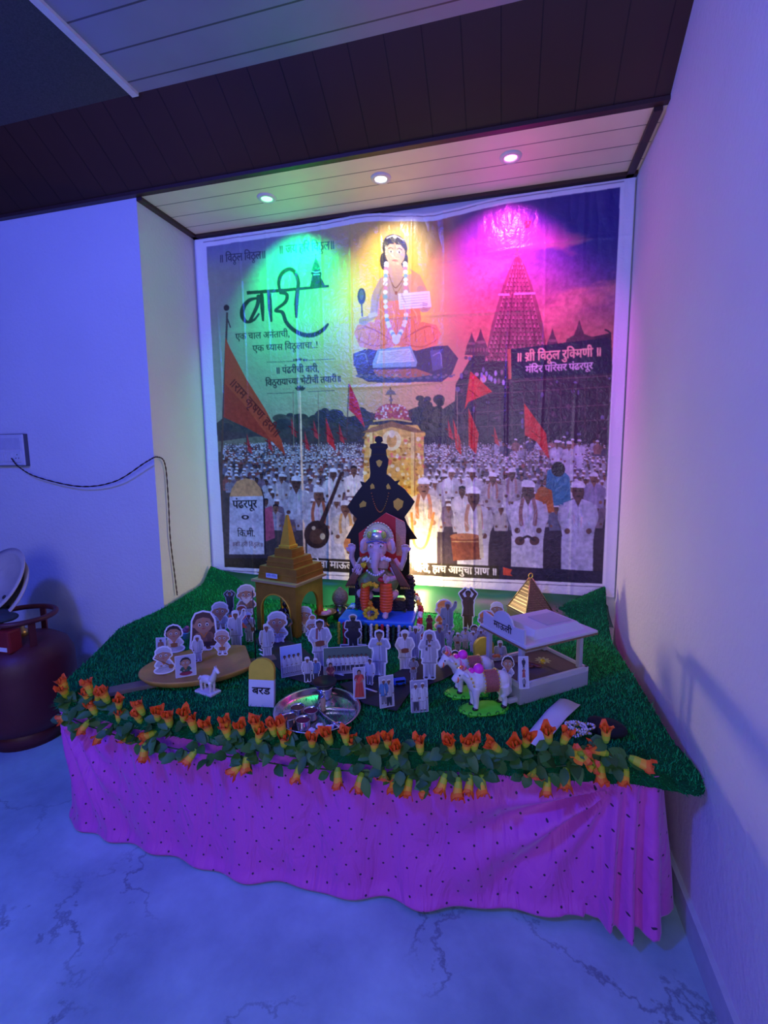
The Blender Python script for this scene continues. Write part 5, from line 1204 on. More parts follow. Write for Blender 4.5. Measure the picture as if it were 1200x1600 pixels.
# ------------------------------------------------------------------ painted bulls
def bull(loc, rz, label):
    t = thing('bull_figurine', label, 'bull figurine', loc, rz, 'pair of painted bulls')
    b = MB()
    b.ball((.012, 0, .076), (.050, .023, .026)); b.ball((-.018, 0, .078), (.028, .024, .028)); b.ball((.046, 0, .078), (.024, .022, .025)); b.ball((-.015, 0, .100), (.017, .012, .014))
    b.tube([(-.028, 0, .085), (-.044, 0, .097), (-.056, 0, .104)], [.021, .016, .013], 14)
    b.ball((-.060, 0, .106), (.015, .0125, .0145)); b.tube([(-.062, 0, .104), (-.074, 0, .092), (-.081, 0, .086)], [.0125, .010, .0078], 12)
    for s in (-1, 1):
        b.tube([(-.024, s*.013, .070), (-.026, s*.014, .046), (-.024, s*.013, .030), (-.026, s*.013, .012)], [.0125, .0088, .0068, .0068], 10)
        b.tube([(.048, s*.013, .072), (.053, s*.014, .050), (.047, s*.013, .042), (.053, s*.013, .030), (.050, s*.013, .012)], [.0155, .0115, .0085, .0066, .0066], 10)
        b.ball((-.052, s*.019, .108), (.005, .011, .0045), rot=(s*-.3, 0, s*-.4))
    b.tube([(.068, 0, .090), (.074, .002, .074), (.073, .003, .052)], [.0045, .003, .003], 8); b.ball((.073, .003, .046), (.0045, .0045, .009))
    blob(b, 'body', mat('white_painted_clay', (.74, .70, .70), .35, 0, .05), t, .0022, 4)
    b = MB(); b.ball((0, 0, .006), (.066, .036, .008), 0, 26, 8); b.box((0, 0, .003), (.10, .05, .006)); b.build('green_base', mat('neon_green_paint', (.10, .80, .03), .5), t)
    mb = MB()
    for i in range(16):
        a = i*2*math.pi/16; mb.tube([(.063*math.cos(a)+.0045*math.cos(u), .034*math.sin(a)-.001, .009+.0045*math.sin(u)) for u in np.linspace(0, 6.28, 10)[:-1]], .0011, 5, closed=True)
    mb.build('scroll_line', mat('dark_green_paint', (.02, .22, .02), .5), t)
    for s in (-1, 1):
        MB().tube([(-.058, s*.008, .117), (-.056, s*.015, .128), (-.060, s*.013, .138)], [.0036, .0026, .001], 8).build('horn', mat('pink_horn', (.80, .22, .38), .4), t)
        MB().ball((-.068, s*.0115, .105), (.0022, .0014, .0022), 0, 8, 6).build('eye', mat('black_paint', (.015, .012, .015), .4), t)
    mb = MB(); mb.ball((-.015, 0, .112), (.0135, .0125, .0145), 0, 16, 10); mb.ball((-.034, 0, .110), (.008, .010, .006)); mb.build('pink_hump_cap', mat('neon_pink_paint', (.90, .035, .55), .45), t)
    mb = MB(); mb.ball((-.056, 0, .1185), (.010, .0095, .0055), 0, 12, 7); mb.tube([(-.071, .0105*math.cos(a), .094+.0105*math.sin(a)) for a in np.linspace(0, 6.28, 13)[:-1]], .0018, 6, closed=True); mb.build('orange_bridle', mat('neon_orange_paint', (.95, .16, .05), .45), t)
    # draped back cloth
    mb = MB(); vs = []
    for i in range(9):
        x = -.004+i*.0044
        for j in range(17):
            a = math.radians(-40+260*j/16); rr = 1.06+.03*(i in (0, 8)); vs.append((x, .0245*rr*math.cos(a), .0775+.0275*rr*math.sin(a)))
    mb.add(vs, [(i*17+j, i*17+j+1, (i+1)*17+j+1, (i+1)*17+j) for i in range(8) for j in range(16)]); mb.build('back_cloth', mat('red_gold_pattern', (.34, .10, .08), .5, 0, .9, 480), t)
    mb = MB()
    for x in (-.005, .032):
        mb2 = MB()
        for i in range(15): a = math.radians(-40+260*i/14); mb2.ball((x, .0265*math.cos(a), .0775+.0295*math.sin(a)), .0023, 0, 7, 5)
        mb2.build('bead_trim', GOLD, t)
    for i in range(13): a = i*6.283/13; mb.ball((-.035-.006*math.sin(a), .0215*math.cos(a), .083+.020*math.sin(a)), .0028, 0, 7, 5)
    mb.build('neck_beads', GOLD, t)
    for s in (-1, 1):
        MB().ball((-.027, s*.0135, .0145), (.0082, .0072, .0055), 0, 10, 7).build('hoof', mat('black_paint', (.015, .012, .015), .4), t)
        MB().ball((.049, s*.0135, .0145), (.0082, .0072, .0055), 0, 10, 7).build('hoof', mat('black_paint', (.015, .012, .015), .4), t)
    return t
q = at_z(755, 1114, ZG); bull((q[0], q[1]+.012, ZG), math.radians(24), 'nearer white bull figurine with pink hump on a neon green base')
q = at_z(722, 1092, ZG); bull((q[0]+.012, q[1]+.030, ZG), math.radians(24), 'farther white bull figurine, half hidden behind its twin')

# ------------------------------------------------------------------ milestones
def milestone(loc, rz, s, lab, word, tilt=-.12):
    t = thing('milestone_model', lab, 'model milestone', loc, 0, None, rot=(tilt, 0, rz)); w, h = .068*s, .125*s
    z1 = h*.56
    MB().prism([(-w/2, 0), (w/2, 0), (w/2, z1), (-w/2, z1)], -.006, .006).build('white_panel', mat('white_card', (.62, .64, .70), .7, 0, .1, 30), t)
    MB().prism([(-w/2, z1), (w/2, z1)]+[(w/2*math.cos(a), h-w*.42+w*.42*math.sin(a)) for a in np.linspace(0, math.pi, 18)], -.006, .006).build('yellow_top', mat('yellow_card', (.62, .46, .03), .65, 0, .15, 60), t)
    MB().box((0, .014, .002), (w*.7, .03, .004)).build('foot', mat('white_card', (.62, .64, .70), .7, 0, .1, 30), t)
    if word:
        put(lettering('lettering', word, w*.72, h*.13, mat('black_ink', (.02, .02, .03), .6), t, None, .0008), Matrix.Translation((0, -.0066, z1*.48)))
    return t
q = at_z(407, 1106, ZG); milestone((q[0], q[1]+.008, ZG+.001), math.radians(8), 1.0, 'yellow topped milestone model lettered in black near the steel plate', 'बरड')
q = at_z(757, 1062, ZG); milestone((q[0], q[1]+.02, ZG+.001), math.radians(34), .92, 'plain yellow topped milestone model standing behind the bulls', None)

# ------------------------------------------------------------------ wooden tray and plank
wood = mat('pale_brown_wood', (.52, .29, .06), .5, 0, .45, 16); wood2 = mat('grey_plank_wood', (.20, .15, .10), .65, 0, .35, 22)
pl = MB(); A = Vector(at_z(170, 1088, ZG)); B = Vector(at_z(432, 1034, ZG)); d = (B-A); 
pk = thing('wooden_plank', 'narrow grey wooden plank lying under the oval wooden tray', 'plank', tuple((A+B)/2), math.atan2(d.y, d.x))
MB().box((0, .012, .007), (d.length, .040, .013), bevel=.002).build('board', wood2, pk)
cT = at_z(303, 1033, ZG+.05); tilt = .06
ty_ = thing('wooden_tray', 'oval flat wooden tray raised on a block and crowded with paper figures', 'tray', (cT[0]+.01, cT[1]+.03, ZG+.030), math.radians(38))
def tray_pt(a):
    x = .175*math.cos(a); y = .120*math.sin(a)
    x = min(x, .132); return x, y
mb = MB(); ring = [tray_pt(a) for a in np.linspace(0, 6.2832, 61)[:-1]]
prof = [(.80, -.022), (.93, -.014), (1.0, .0), (1.0, .004), (.985, .005), (.95, .001)]
n = len(prof); vs = [(x*f, y*f, z) for (x, y) in ring for f, z in prof]; m_ = len(ring)
fs = [(i*n+k, ((i+1) % m_)*n+k, ((i+1) % m_)*n+k+1, i*n+k+1) for i in range(m_) for k in range(n-1)]
fs.append(tuple(i*n+n-1 for i in range(m_))); fs.append(tuple(i*n for i in reversed(range(m_)))); mb.add(vs, fs); mb.build('tray_board', wood, ty_)
MB().box((.0, .0, -.0255), (.10, .07, .008)).build('support_block', wood2, ty_)
ZT = ZG+.030+.0015

# ------------------------------------------------------------------ black card road with white dashes
road = mat('black_card', (.022, .023, .030), .75, 0, .25, 90)
def road_piece(pts, lab, dashes):
    P = [at_z(x, y, ZG+.004) for x, y in pts]; c = np.mean(np.array(P), 0)
    t = thing('road_card', lab, 'model road', (c[0], c[1], ZG), 0, 'road pieces')
    mb = MB(); poly2 = [(p[0]-c[0], -(p[1]-c[1])) for p in P]; T = Matrix.Rotation(-math.pi/2, 4, 'X')
    mb.prism(poly2, .0, .0022, M=Matrix.Translation((0, 0, .011)) @ Matrix(((1, 0, 0, 0), (0, 0, -1, 0), (0, -1, 0, 0), (0, 0, 0, 1))) @ Matrix.Identity(4)); mb.build('card', road, t)
    for (x0, y0, x1, y1) in dashes:
        a = Vector(at_z(x0, y0, ZG+.012)); b = Vector(at_z(x1, y1, ZG+.012)); d = b-a; mb = MB(); mm = (a+b)/2
        mb.box((mm.x-c[0], mm.y-c[1], .0118), (d.length, .006, .0008), rz=math.atan2(d.y, d.x)); mb.build('white_dash', mat('white_paint', (.75, .76, .80), .6), t)
    return t
road_piece([(398, 1002), (422, 990), (470, 1012), (500, 1040), (520, 1062), (498, 1076), (452, 1062), (420, 1035)], 'curved black road card by the flag pole', [(406, 1021, 413, 1025), (378+27, 1014, 385+24, 1017)])
road_piece([(500, 1030), (560, 1020), (600, 1045), (575, 1062), (520, 1066)], 'black road card under the photo of a row of men', [(500, 1056, 512, 1060), (522, 1051, 537, 1055)])
road_piece([(530, 1072), (590, 1058), (648, 1075), (620, 1114), (568, 1102)], 'black road card nearest the steel plate rim', [(571, 1075, 589, 1081)])
road_piece([(612, 1058), (660, 1030), (715, 1015), (728, 1045), (690, 1066), (650, 1080)], 'black road card leading to the bulls', [(643, 1064, 645, 1060)])

# ------------------------------------------------------------------ steel plate with cups
steel = mat('polished_steel', (.62, .60, .63), .16, .95, .05)
cP = at_z(496, 1112, ZG+.006); cP = (cP[0], cP[1], ZG+.001)
tp_ = thing('steel_plate', 'round polished steel compartment plate holding spice cups and lamp', 'plate', cP, .3)
MB().lathe([(0, .002), (.088, .002), (.096, .006), (.104, .014), (.109, .016), (.110, .0145), (.105, .011), (.097, .003), (.088, 0), (0, 0)], 56, cap=False).build('dish', steel, tp_)
mb = MB(); mb.tube([(-.095, -.01, .005), (-.03, .004, .007), (.03, .010, .007), (.095, .0, .005)], .0045, 8); mb.tube([(0, .008, .007), (.004, .05, .007), (.0, .096, .006)], .0045, 8)
mb.tube([(.0, .008, .006), (.035, -.045, .007), (.06, -.075, .006)], .0045, 8); mb.build('divider', steel, tp_)
def on_plate(px, py): return at_z(px, py, ZG+.0035)
for px, py, c, lab in ((465, 1118, 'turmeric_brown', 'steel spice cup of brown powder at the back of the four cups'), (486, 1123, 'red_powder', 'steel spice cup of maroon powder nearest the stick'), (453, 1133, 'turmeric_brown', 'steel spice cup of brown powder nearest the plate rim'), (474, 1138, 'red_powder', 'steel spice cup of maroon powder in front of the other three')):
    q = on_plate(px, py); t = thing('spice_cup', lab, 'cup', (q[0], q[1], ZG+.0035), 0, 'spice cups on the steel plate')
    MB().lathe([(0, .001), (.0155, .001), (.0165, .003), (.0175, .022), (.0185, .024), (.0172, .0235), (.0162, .018), (.015, .004), (0, .004)], 26, cap=False).build('cup_body', steel, t)
    MB().lathe([(.0168, .018), (.012, .0205), (0, .022)], 22, cap=False).build('powder', mat(c, (.17, .075, .03) if c[0] == 't' else (.16, .012, .035), .9, 0, .3, 300, .5, 400), t)
q = on_plate(506, 1092)
ol = thing('oil_lamp', 'black bowl on a small steel cup at the far rim of the plate', 'oil lamp', (q[0], q[1]+.008, ZG+.0035))
MB().lathe([(.016, 0), (.019, .002), (.017, .010), (.021, .026), (.0215, .030), (0, .030)], 26).build('cup_stand', steel, ol)
MB().lathe([(.012, .030), (.022, .033), (.031, .042), (.033, .047), (.031, .047), (.024, .040), (0, .037)], 28).build('black_bowl', mat('sooty_iron', (.012, .011, .012), .45), ol)
q = on_plate(505, 1113)
o = MB().lathe([(.0055, 0), (.0065, .002), (.0065, .030), (.005, .032)], 12).build('cork_stick', mat('cork', (.42, .27, .16), .8, 0, .3, 200), None, (q[0], q[1], ZG+.0085)); tag(o, 'short cork-coloured stick standing in the middle of the steel plate', 'stick')
for px, py, lab in ((487, 1145, 'white camphor lump nearest the spice cups'), (499, 1138, 'white camphor lump, largest of three on the plate'), (516, 1139, 'white camphor lump farthest from the spice cups')):
    q = on_plate(px, py); b = MB(); rr = random.Random(px)
    for k in range(5): b.box((rr.uniform(-.006, .006), rr.uniform(-.004, .004), .004+k*.0004), (.009, .008, .007), rz=rr.uniform(0, 3), bevel=.002)
    o = b.build('camphor_lump', mat('white_camphor', (.78, .78, .84), .5), None, (q[0], q[1], ZG+.004)); tag(o, lab, 'camphor', 'camphor lumps on the plate')
q = on_plate(530, 1133); o = MB().lathe([(.006, 0), (.0085, .001), (.0095, .004), (.0075, .0045), (.006, .002)], 20, cap=False).build('small_ring', steel, None, (q[0], q[1], ZG+.004)); tag(o, 'small metal ring lying in a compartment of the steel plate', 'ring')

# ------------------------------------------------------------------ white horse, paper strip, beads, lamp cup, toy
q = at_z(325, 1082, ZG)
hs = thing('horse_figurine', 'small white horse figurine rearing its neck on a white base in front of the tray', 'horse figurine', (q[0], q[1], ZG), math.radians(165))
b = MB(); b.ball((0, 0, .038), (.026, .011, .012)); b.tube([(-.020, 0, .042), (-.030, 0, .060), (-.036, 0, .074)], [.0105, .0075, .006], 10); b.tube([(-.034, 0, .076), (-.043, 0, .071), (-.049, 0, .066)], [.0065, .005, .0038], 10)
for sx in (-1, 1):
    for s in (-1, 1): b.tube([(sx*.017, s*.006, .035), (sx*.019, s*.006, .020), (sx*.017, s*.006, .006)], [.006, .004, .0035], 8)
b.tube([(.026, 0, .042), (.033, 0, .034), (.033, 0, .020)], [.004, .0045, .002], 8); b.ball((-.035, .003, .083), (.0016, .0016, .004)); b.ball((-.035, -.003, .083), (.0016, .0016, .004))
blob(b, 'body', mat('white_painted_clay', (.74, .70, .70), .35, 0, .05), hs, .0018, 3)
MB().box((0, 0, .004), (.066, .038, .007), bevel=.003).build('base', mat('white_painted_clay', (.74, .70, .70), .35, 0, .05), hs)
mb = MB(); mb.tube([(-.036, 0, .082), (-.030, 0, .070), (-.021, 0, .052)], [.003, .0042, .003], 6); mb.build('mane', mat('grey_paint', (.45, .43, .48), .5), hs)
P = [at_z(x, y, ZG+.010) for x, y in ((875, 1093), (907, 1101), (862, 1150), (848, 1168), (815, 1157), (832, 1138))]; c = np.mean(np.array(P), 0)
lft = [Vector(P[0]), Vector(P[0]).lerp(Vector(P[5]), .5), Vector(P[5]), Vector(P[4])]; rgt = [Vector(P[1]), Vector(P[1]).lerp(Vector(P[2]), .5), Vector(P[2]), Vector(P[3])]
mb = MB(); vs = []
zz_ = [.008, .014, .008, .004]
for i in range(4):
    for j in range(6):
        p = lft[i].lerp(rgt[i], j/5); vs.append((p.x-c[0], p.y-c[1], zz_[i]+.003*math.sin(j)))
mb.add(vs, [(i*6+j, i*6+j+1, (i+1)*6+j+1, (i+1)*6+j) for i in range(3) for j in range(5)]); pp = mb.build('paper_strip', mat('white_paper', (.70, .70, .76), .7, 0, .05), None, (c[0], c[1], ZG+.004)); tag(pp, 'blank white paper strip lying folded on the grass by the palanquin', 'paper')
so = pp.modifiers.new('t', 'SOLIDIFY'); so.thickness = .0008
q = at_z(905, 1150, ZG); mb = MB(); rr = random.Random(4)
for l in range(6):
    R1 = .020+.004*rr.random(); ox, oy = rr.uniform(-.010, .010), rr.uniform(-.008, .008)
    for i in range(26):
        a = i*6.283/26; mb.ball((ox+R1*math.cos(a)*1.1, oy+R1*math.sin(a)*.8, .006+.018*abs(math.sin(a*.5+l))), .0026, 0, 7, 5, col=(.70, .68, .74) if (i+l) % 5 else (.55, .33, .08))
o = mb.build('bead_necklace', mat_attr('glass_beads', .18), None, (q[0], q[1], ZG+.003)); tag(o, 'heap of silver and gold bead strings at the front corner of the grass', 'necklace')
q = at_z(950, 1150, ZG); b = MB(); b.ball((0, 0, .012), (.042, .034, .018), 0, 20, 10); b.ball((-.022, .01, .016), (.022, .020, .014)); b.ball((.02, -.008, .014), (.022, .02, .014))
o = blob(b, 'black_pouch', mat('black_cloth', (.006, .007, .008), .9), None, .003, 6, (q[0], q[1]+.01, ZG+.002)); tag(o, 'crumpled black cloth pouch beside the bead strings', 'pouch')
q = at_z(623, 1080, ZG)
ty2 = thing('toy_van', 'tiny bright blue toy van on the black road card', 'toy van', (q[0], q[1]+.01, ZG+.0135), math.radians(28))
b = MB(); b.box((0, 0, .011), (.034, .016, .016), bevel=.003); b.build('body', mat('blue_plastic', (.02, .12, .60), .35), ty2)
mb = MB(); mb.box((0, -.0083, .014), (.026, .001, .006)); mb.build('window', mat('dark_glass', (.01, .012, .03), .1), ty2)
for sx in (-1, 1):
    for s in (-1, 1): MB().lathe([(0, -.0015), (.0042, -.0015), (.0042, .0015), (0, .0015)], 12, M=Matrix.Translation((sx*.010, s*.0085, .0042)) @ Matrix.Rotation(math.pi/2, 4, 'X')).build('wheel', mat('black_rubber', (.01, .01, .01), .7), ty2)
q = at_z(291, 1000, ZT)
cu = thing('glass_cup', 'teal glass cup with a pink top on the far side of the tray', 'cup', (q[0], q[1], ZG+.0355))
MB().lathe([(.008, 0), (.011, .002), (.012, .020), (.014, .024)], 18).build('glass', mat('teal_glass', (.18, .52, .55), .15), cu)
b = MB(); b.ball((0, 0, .030), (.013, .012, .010)); b.ball((.006, 0, .038), (.009, .008, .009)); b.build('pink_top', mat('dusky_pink', (.42, .14, .20), .6), cu)
# flag on its pole
A = at_z(400, 1036, ZG); hgt = .235
fp = thing('flag_pole', 'thin black pole standing by the shrine corner', 'pole', (A[0], A[1], ZG))
MB().tube([(0, 0, .004), (-.002, .002, hgt)], [.0022, .0016], 8).build('pole', mat('black_paint', (.015, .012, .015), .4), fp); MB().lathe([(.014, 0), (.014, .003), (.004, .005), (0, .006)], 14).build('foot', mat('black_paint', (.015, .012, .015), .4), fp)
A = at_z(360, 1012, ZG); s = mpp(A)
fg = thing('orange_flag', 'rectangular orange-red paper flag on a thin stick held up at the tray edge', 'flag', (A[0], A[1], ZG), math.radians(14))
MB().tube([(0, 0, .0), (0, 0, 55*s)], .0012, 6).build('stick', mat('tan_stick', (.42, .30, .18), .6), fg)
mb = MB(); W_ = 28*s; H_ = 20*s
pts = [(0, 0), (W_, .002*1-.004), (W_*.72, H_*.48), (W_*1.02, H_*.95), (0, H_)]
mb.prism([(x, z+33*s) for x, z in pts], -.0012, 0); mb.build('cloth', mat('orange_red_paper', (.62, .10, .03), .6), fg)
mb = MB(); mb.prism([(W_*.42+.003*math.cos(a)*(1 if i % 2 else .45), 33*s+H_*.48+.003*math.sin(a)*(1 if i % 2 else .45)) for i, a in enumerate(np.linspace(0, 6.283, 13)[:-1])], -.0016, -.0012); mb.build('emblem', mat('pale_yellow', (.80, .70, .35), .6), fg)

# ------------------------------------------------------------------ wall side: switchboard, cable, gas cylinder, dishes
p0 = at_y(-10, 680, YF); p1 = at_y(47, 727, YF); cx = (p0[0]+p1[0])/2; cz = (p0[2]+p1[2])/2; w = p1[0]-p0[0]; h = p0[2]-p1[2]
sb = thing('switchboard', 'white electrical switchboard on the blue-lit wall', 'switchboard', (cx, YF, cz))
MB().box((0, -.009, 0), (w+.006, .018, h+.006), bevel=.003).build('shadow_rim_box', mat('shadow_rim_grey', (.10, .10, .12), .5), sb)  # dark rim added as a shadow outline around the pale plate
MB().box((0, -.017, 0), (w, .014, h), bevel=.004).build('plate', mat('white_plastic', (.66, .66, .70), .35), sb)
MB().box((0, -.0245, h*.20), (w*.86, .002, h*.36), bevel=.0005).build('blank_cover', mat('pale_plastic', (.58, .58, .64), .35), sb)
for i in range(5): MB().box((-w*.36+i*w*.12, -.0255, -h*.22), (w*.085, .006, h*.32), bevel=.001).build('switch', mat('white_plastic', (.66, .66, .70), .35), sb)
sk = MB().box((w*.33, -.0255, -h*.22), (w*.20, .005, h*.36), bevel=.001).build('socket', mat('white_plastic', (.66, .66, .70), .35), sb)
mb = MB()
for dx, dz in ((-.008, -.006), (.008, -.006), (0, .009)): mb.ball((w*.33+dx, -.0275, -h*.22+dz), (.003, .0015, .003), 0, 8, 6)
mb.build('socket_hole', mat('black_paint', (.015, .012, .015), .4), sk)
path = [at_y(18, 716, YF-.030), at_y(30, 730, YF-.040), at_y(60, 746, YF-.028), at_y(125, 760, YF-.028), at_y(180, 752, YF-.03), at_y(228, 722, YF-.035), at_y(246, 714, YF-.03)]
path += [tuple(Vector(at_x(258, 726, XL+.012))), at_x(263, 780, XL+.010), at_x(266, 840, XL+.010), at_x(272, 890, XL+.010), at_x(277, 930, XL+.012)]
P = smooth_path([np.array(p) for p in path], 14); mb = MB(); c = P[0]
for ph in (0, math.pi): mb.tube([tuple(np.array(p)-c+.0016*np.array([math.cos(i*1.1+ph)*.6, math.cos(i*1.1+ph)*.6, math.sin(i*1.1+ph)])) for i, p in enumerate(P)], .0018, 6, 0)
o = mb.build('twisted_cable', mat('dark_red_flex', (.035, .012, .012), .5), None, tuple(c)); tag(o, 'dark twisted flex looping from the switchboard into the recess', 'cable')

gcx, gcy = -1.425, -0.66
gc_ = thing('gas_cylinder', 'dark maroon cooking gas cylinder standing against the blue wall', 'gas cylinder', (gcx, gcy, 0))
mar = mat('maroon_paint', (.085, .012, .016), .5, 0, .4, 9, .15, 30)
MB().lathe([(.0, .045), (.10, .045), (.14, .060), (.162, .095), (.167, .13), (.167, .290), (.163, .325), (.146, .360), (.110, .385), (.055, .398), (.0, .400)], 48).build('body', mar, gc_)
MB().lathe([(.118, 0), (.125, 0), (.125, .065), (.118, .065)], 40, cap=False).build('foot_ring', mar, gc_)
mb = MB(); mb.tube([(.115*math.cos(a), .115*math.sin(a), .476) for a in np.linspace(0, 6.283, 41)[:-1]], .010, 10, closed=True); mb.build('handle_ring', mar, gc_)
for a in (-.35, 1.75, 3.85): MB().box((.113*math.cos(a), .113*math.sin(a), .425), (.007, .022, .105), rz=a).build('ring_post', mar, gc_)
MB().lathe([(.022, .394), (.022, .420), (.014, .425), (.014, .440), (0, .440)], 16).build('valve', mat('brass', (.42, .30, .12), .35, .8), gc_)
MB().box((.055, -.085, .418), (.060, .050, .085), bevel=.008).build('red_regulator', mat('dull_red', (.22, .012, .016), .5), gc_)
MB().box((.058, -.1115, .392), (.034, .002, .015)).build('paper_tag', mat('white_paper', (.70, .70, .76), .7, 0, .05), gc_)
b = MB(); b.ball((-.055, -.06, .500), (.075, .055, .018), 0, 18, 8); b.ball((.015, -.07, .494), (.055, .045, .016)); b.ball((-.035, -.09, .480), (.07, .03, .018)); b.tube([(-.05, -.10, .485), (-.04, -.135, .43), (-.03, -.14, .39)], [.03, .026, .015], 10)
o = blob(b, 'rag', mat('dark_grey_rag', (.03, .045, .06), .9, 0, .5, 30, .5, 60), None, .005, 3, (gcx, gcy, 0)); tag(o, 'crumpled dark rag draped on the gas cylinder ring', 'rag')
dm_ = mat('worn_aluminium', (.52, .47, .42), .5, 0, .25, 14)
for i, (dz, lab) in enumerate(((0, 'outer pale round dish leaning above the gas cylinder'), (1, 'second pale round dish tucked beneath the outer one'))):
    C_ = Vector((gcx-.115+.014*i, gcy+.02, .590-.040*i)); t = thing('round_dish', lab, 'dish', tuple(C_), 0, 'dishes on the gas cylinder', rot=tuple(Vector((-.12, -.80, .55)).to_track_quat('Z', 'Y').to_euler()))
    MB().lathe([(0, -.025), (.080, -.025), (.118, .004), (.140, .010), (.142, .014), (.116, .010), (.078, -.019), (0, -.019)], 44, cap=False).build('dish_body', dm_, t)
    MB().ball((.05, -.045, -.016), (.008, .008, .003)).build('rivet', mat('dark_rivet', (.04, .03, .03), .6), t)

# ------------------------------------------------------------------ paper cut-out figures standing on the grass
def pe(cx, cy, rx, ry, col, rot=0, n=18):
    c, s = math.cos(rot), math.sin(rot)
    return ([(cx+rx*math.cos(t)*c-ry*math.sin(t)*s, cy+rx*math.cos(t)*s+ry*math.sin(t)*c) for t in np.linspace(0, 2*math.pi, n, endpoint=False)], col)
def pc_(x0, y0, x1, y1, r0, r1, col):
    a = math.atan2(y1-y0, x1-x0); P = [(x0+r0*math.cos(a+t), y0+r0*math.sin(a+t)) for t in np.linspace(math.pi/2, 1.5*math.pi, 7)]
    P += [(x1+r1*math.cos(a+t), y1+r1*math.sin(a+t)) for t in np.linspace(-math.pi/2, math.pi/2, 7)]
    return (P, col)
def pp_(pts, col): return (list(pts), col)
def outline(shapes, margin, res=58):
    A = np.concatenate([np.array(s[0]) for s in shapes]); lo = A.min(0)-margin*2.2; hi = A.max(0)+margin*2.2; st = (hi[1]-lo[1])/res
    nx = int((hi[0]-lo[0])/st)+2; ny = res+2; gx = lo[0]+st*np.arange(nx); gy = lo[1]+st*np.arange(ny); GXx, GYy = np.meshgrid(gx, gy); D = np.full(GXx.shape, 9.0)
    for P, _ in shapes:
        P = np.array(P); ins = np.zeros(GXx.shape, bool); dm = np.full(GXx.shape, 9.0)
        for i in range(len(P)):
            a = P[i]; b = P[(i+1) % len(P)]; e = b-a; L2 = (e**2).sum()+1e-12
            t = np.clip(((GXx-a[0])*e[0]+(GYy-a[1])*e[1])/L2, 0, 1); dm = np.minimum(dm, np.hypot(GXx-a[0]-t*e[0], GYy-a[1]-t*e[1]))
            if a[1] != b[1]:
                c = (a[1] > GYy) != (b[1] > GYy); ins ^= c & (GXx < (b[0]-a[0])*(GYy-a[1])/(b[1]-a[1])+a[0])
        D = np.minimum(D, np.where(ins, -dm, dm))
    F = D-margin; segs = {}
    def ip(i0, j0, i1, j1):
        f0, f1 = F[j0, i0], F[j1, i1]; t = f0/(f0-f1); return (gx[i0]+(gx[i1]-gx[i0])*t, gy[j0]+(gy[j1]-gy[j0])*t)
    tbl = {1: [(3, 0)], 2: [(0, 1)], 3: [(3, 1)], 4: [(1, 2)], 5: [(3, 2), (1, 0)], 6: [(0, 2)], 7: [(3, 2)], 8: [(2, 3)], 9: [(2, 0)], 10: [(0, 3), (2, 1)], 11: [(2, 1)], 12: [(1, 3)], 13: [(1, 0)], 14: [(0, 3)]}
    for j in range(ny-1):
        for i in range(nx-1):
            k = (F[j, i] < 0)+2*(F[j, i+1] < 0)+4*(F[j+1, i+1] < 0)+8*(F[j+1, i] < 0)
            if k in (0, 15): continue
            E_ = {0: ('h', i, j), 1: ('v', i+1, j), 2: ('h', i, j+1), 3: ('v', i, j)}
            for a, b in tbl[k]: segs[E_[a]] = E_[b]
    def pt(e): return ip(e[1], e[2], e[1]+1, e[2]) if e[0] == 'h' else ip(e[1], e[2], e[1], e[2]+1)
    best = []
    while segs:
        s0 = next(iter(segs)); loop = [s0]; nx_e = segs.pop(s0)
        while nx_e != s0 and nx_e in segs: loop.append(nx_e); nx_e = segs.pop(nx_e)
        if len(loop) > len(best): best = loop
    return [pt(e) for e in best]
WH = (.50, .49, .56); SK = (.42, .22, .14); SKD = (.20, .10, .065); HA = (.025, .02, .022)
def face(cx, cy, r, sk, big=False, beard=None):
    o = []
    ex = r*.40; ey = cy-(.08*r if big else -.05*r)
    for s in (-1, 1):
        o.append(pe(cx+s*ex, ey, r*(.17 if big else .11), r*(.20 if big else .07), (.80, .80, .80) if big else HA, n=10))
        if big: o.append(pe(cx+s*ex, ey-.02*r, r*.10, r*.14, HA, n=10))
        o.append(pp_([(cx+s*(ex-.18*r), ey+.30*r), (cx+s*(ex+.16*r), ey+.28*r), (cx+s*(ex), ey+.38*r)], HA))
    o.append(pe(cx, cy-.28*r, r*.07, r*.10, tuple(c*.75 for c in sk), n=8)); o.append(pe(cx, cy-.52*r, r*.20, r*.07, (.45, .08, .07), n=10))
    o.append(pp_([(cx-.05*r, cy+.35*r), (cx+.05*r, cy+.35*r), (cx, cy+.70*r)], (.70, .20, .05)))
    if beard: o.append(pp_([(cx-.75*r, cy-.25*r), (cx-.35*r, cy-.42*r), (cx+.35*r, cy-.42*r), (cx+.75*r, cy-.25*r), (cx+.45*r, cy-1.1*r), (cx, cy-1.5*r), (cx-.45*r, cy-1.1*r)], beard)); o.append(pe(cx, cy-.55*r, r*.2, r*.07, (.3, .06, .05), n=8))
    return o
def turban(cx, cy, r, col): return [pp_([(cx-r*1.02, cy+.25*r), (cx-r*1.05, cy+.70*r), (cx-.6*r, cy+1.15*r), (cx, cy+1.28*r), (cx+.6*r, cy+1.15*r), (cx+r*1.05, cy+.70*r), (cx+r*1.02, cy+.25*r), (cx, cy+.52*r)], col), pp_([(cx-r*.9, cy+.62*r), (cx, cy+.85*r), (cx+.9*r, cy+.62*r), (cx, cy+.72*r)], tuple(c*.8 for c in col))]
def hair(cx, cy, r): return [pp_([(cx-r*1.08, cy-.5*r), (cx-r*1.1, cy+.4*r), (cx-.6*r, cy+1.05*r), (cx, cy+1.2*r), (cx+.6*r, cy+1.05*r), (cx+r*1.1, cy+.4*r), (cx+r*1.08, cy-.5*r)], HA)]
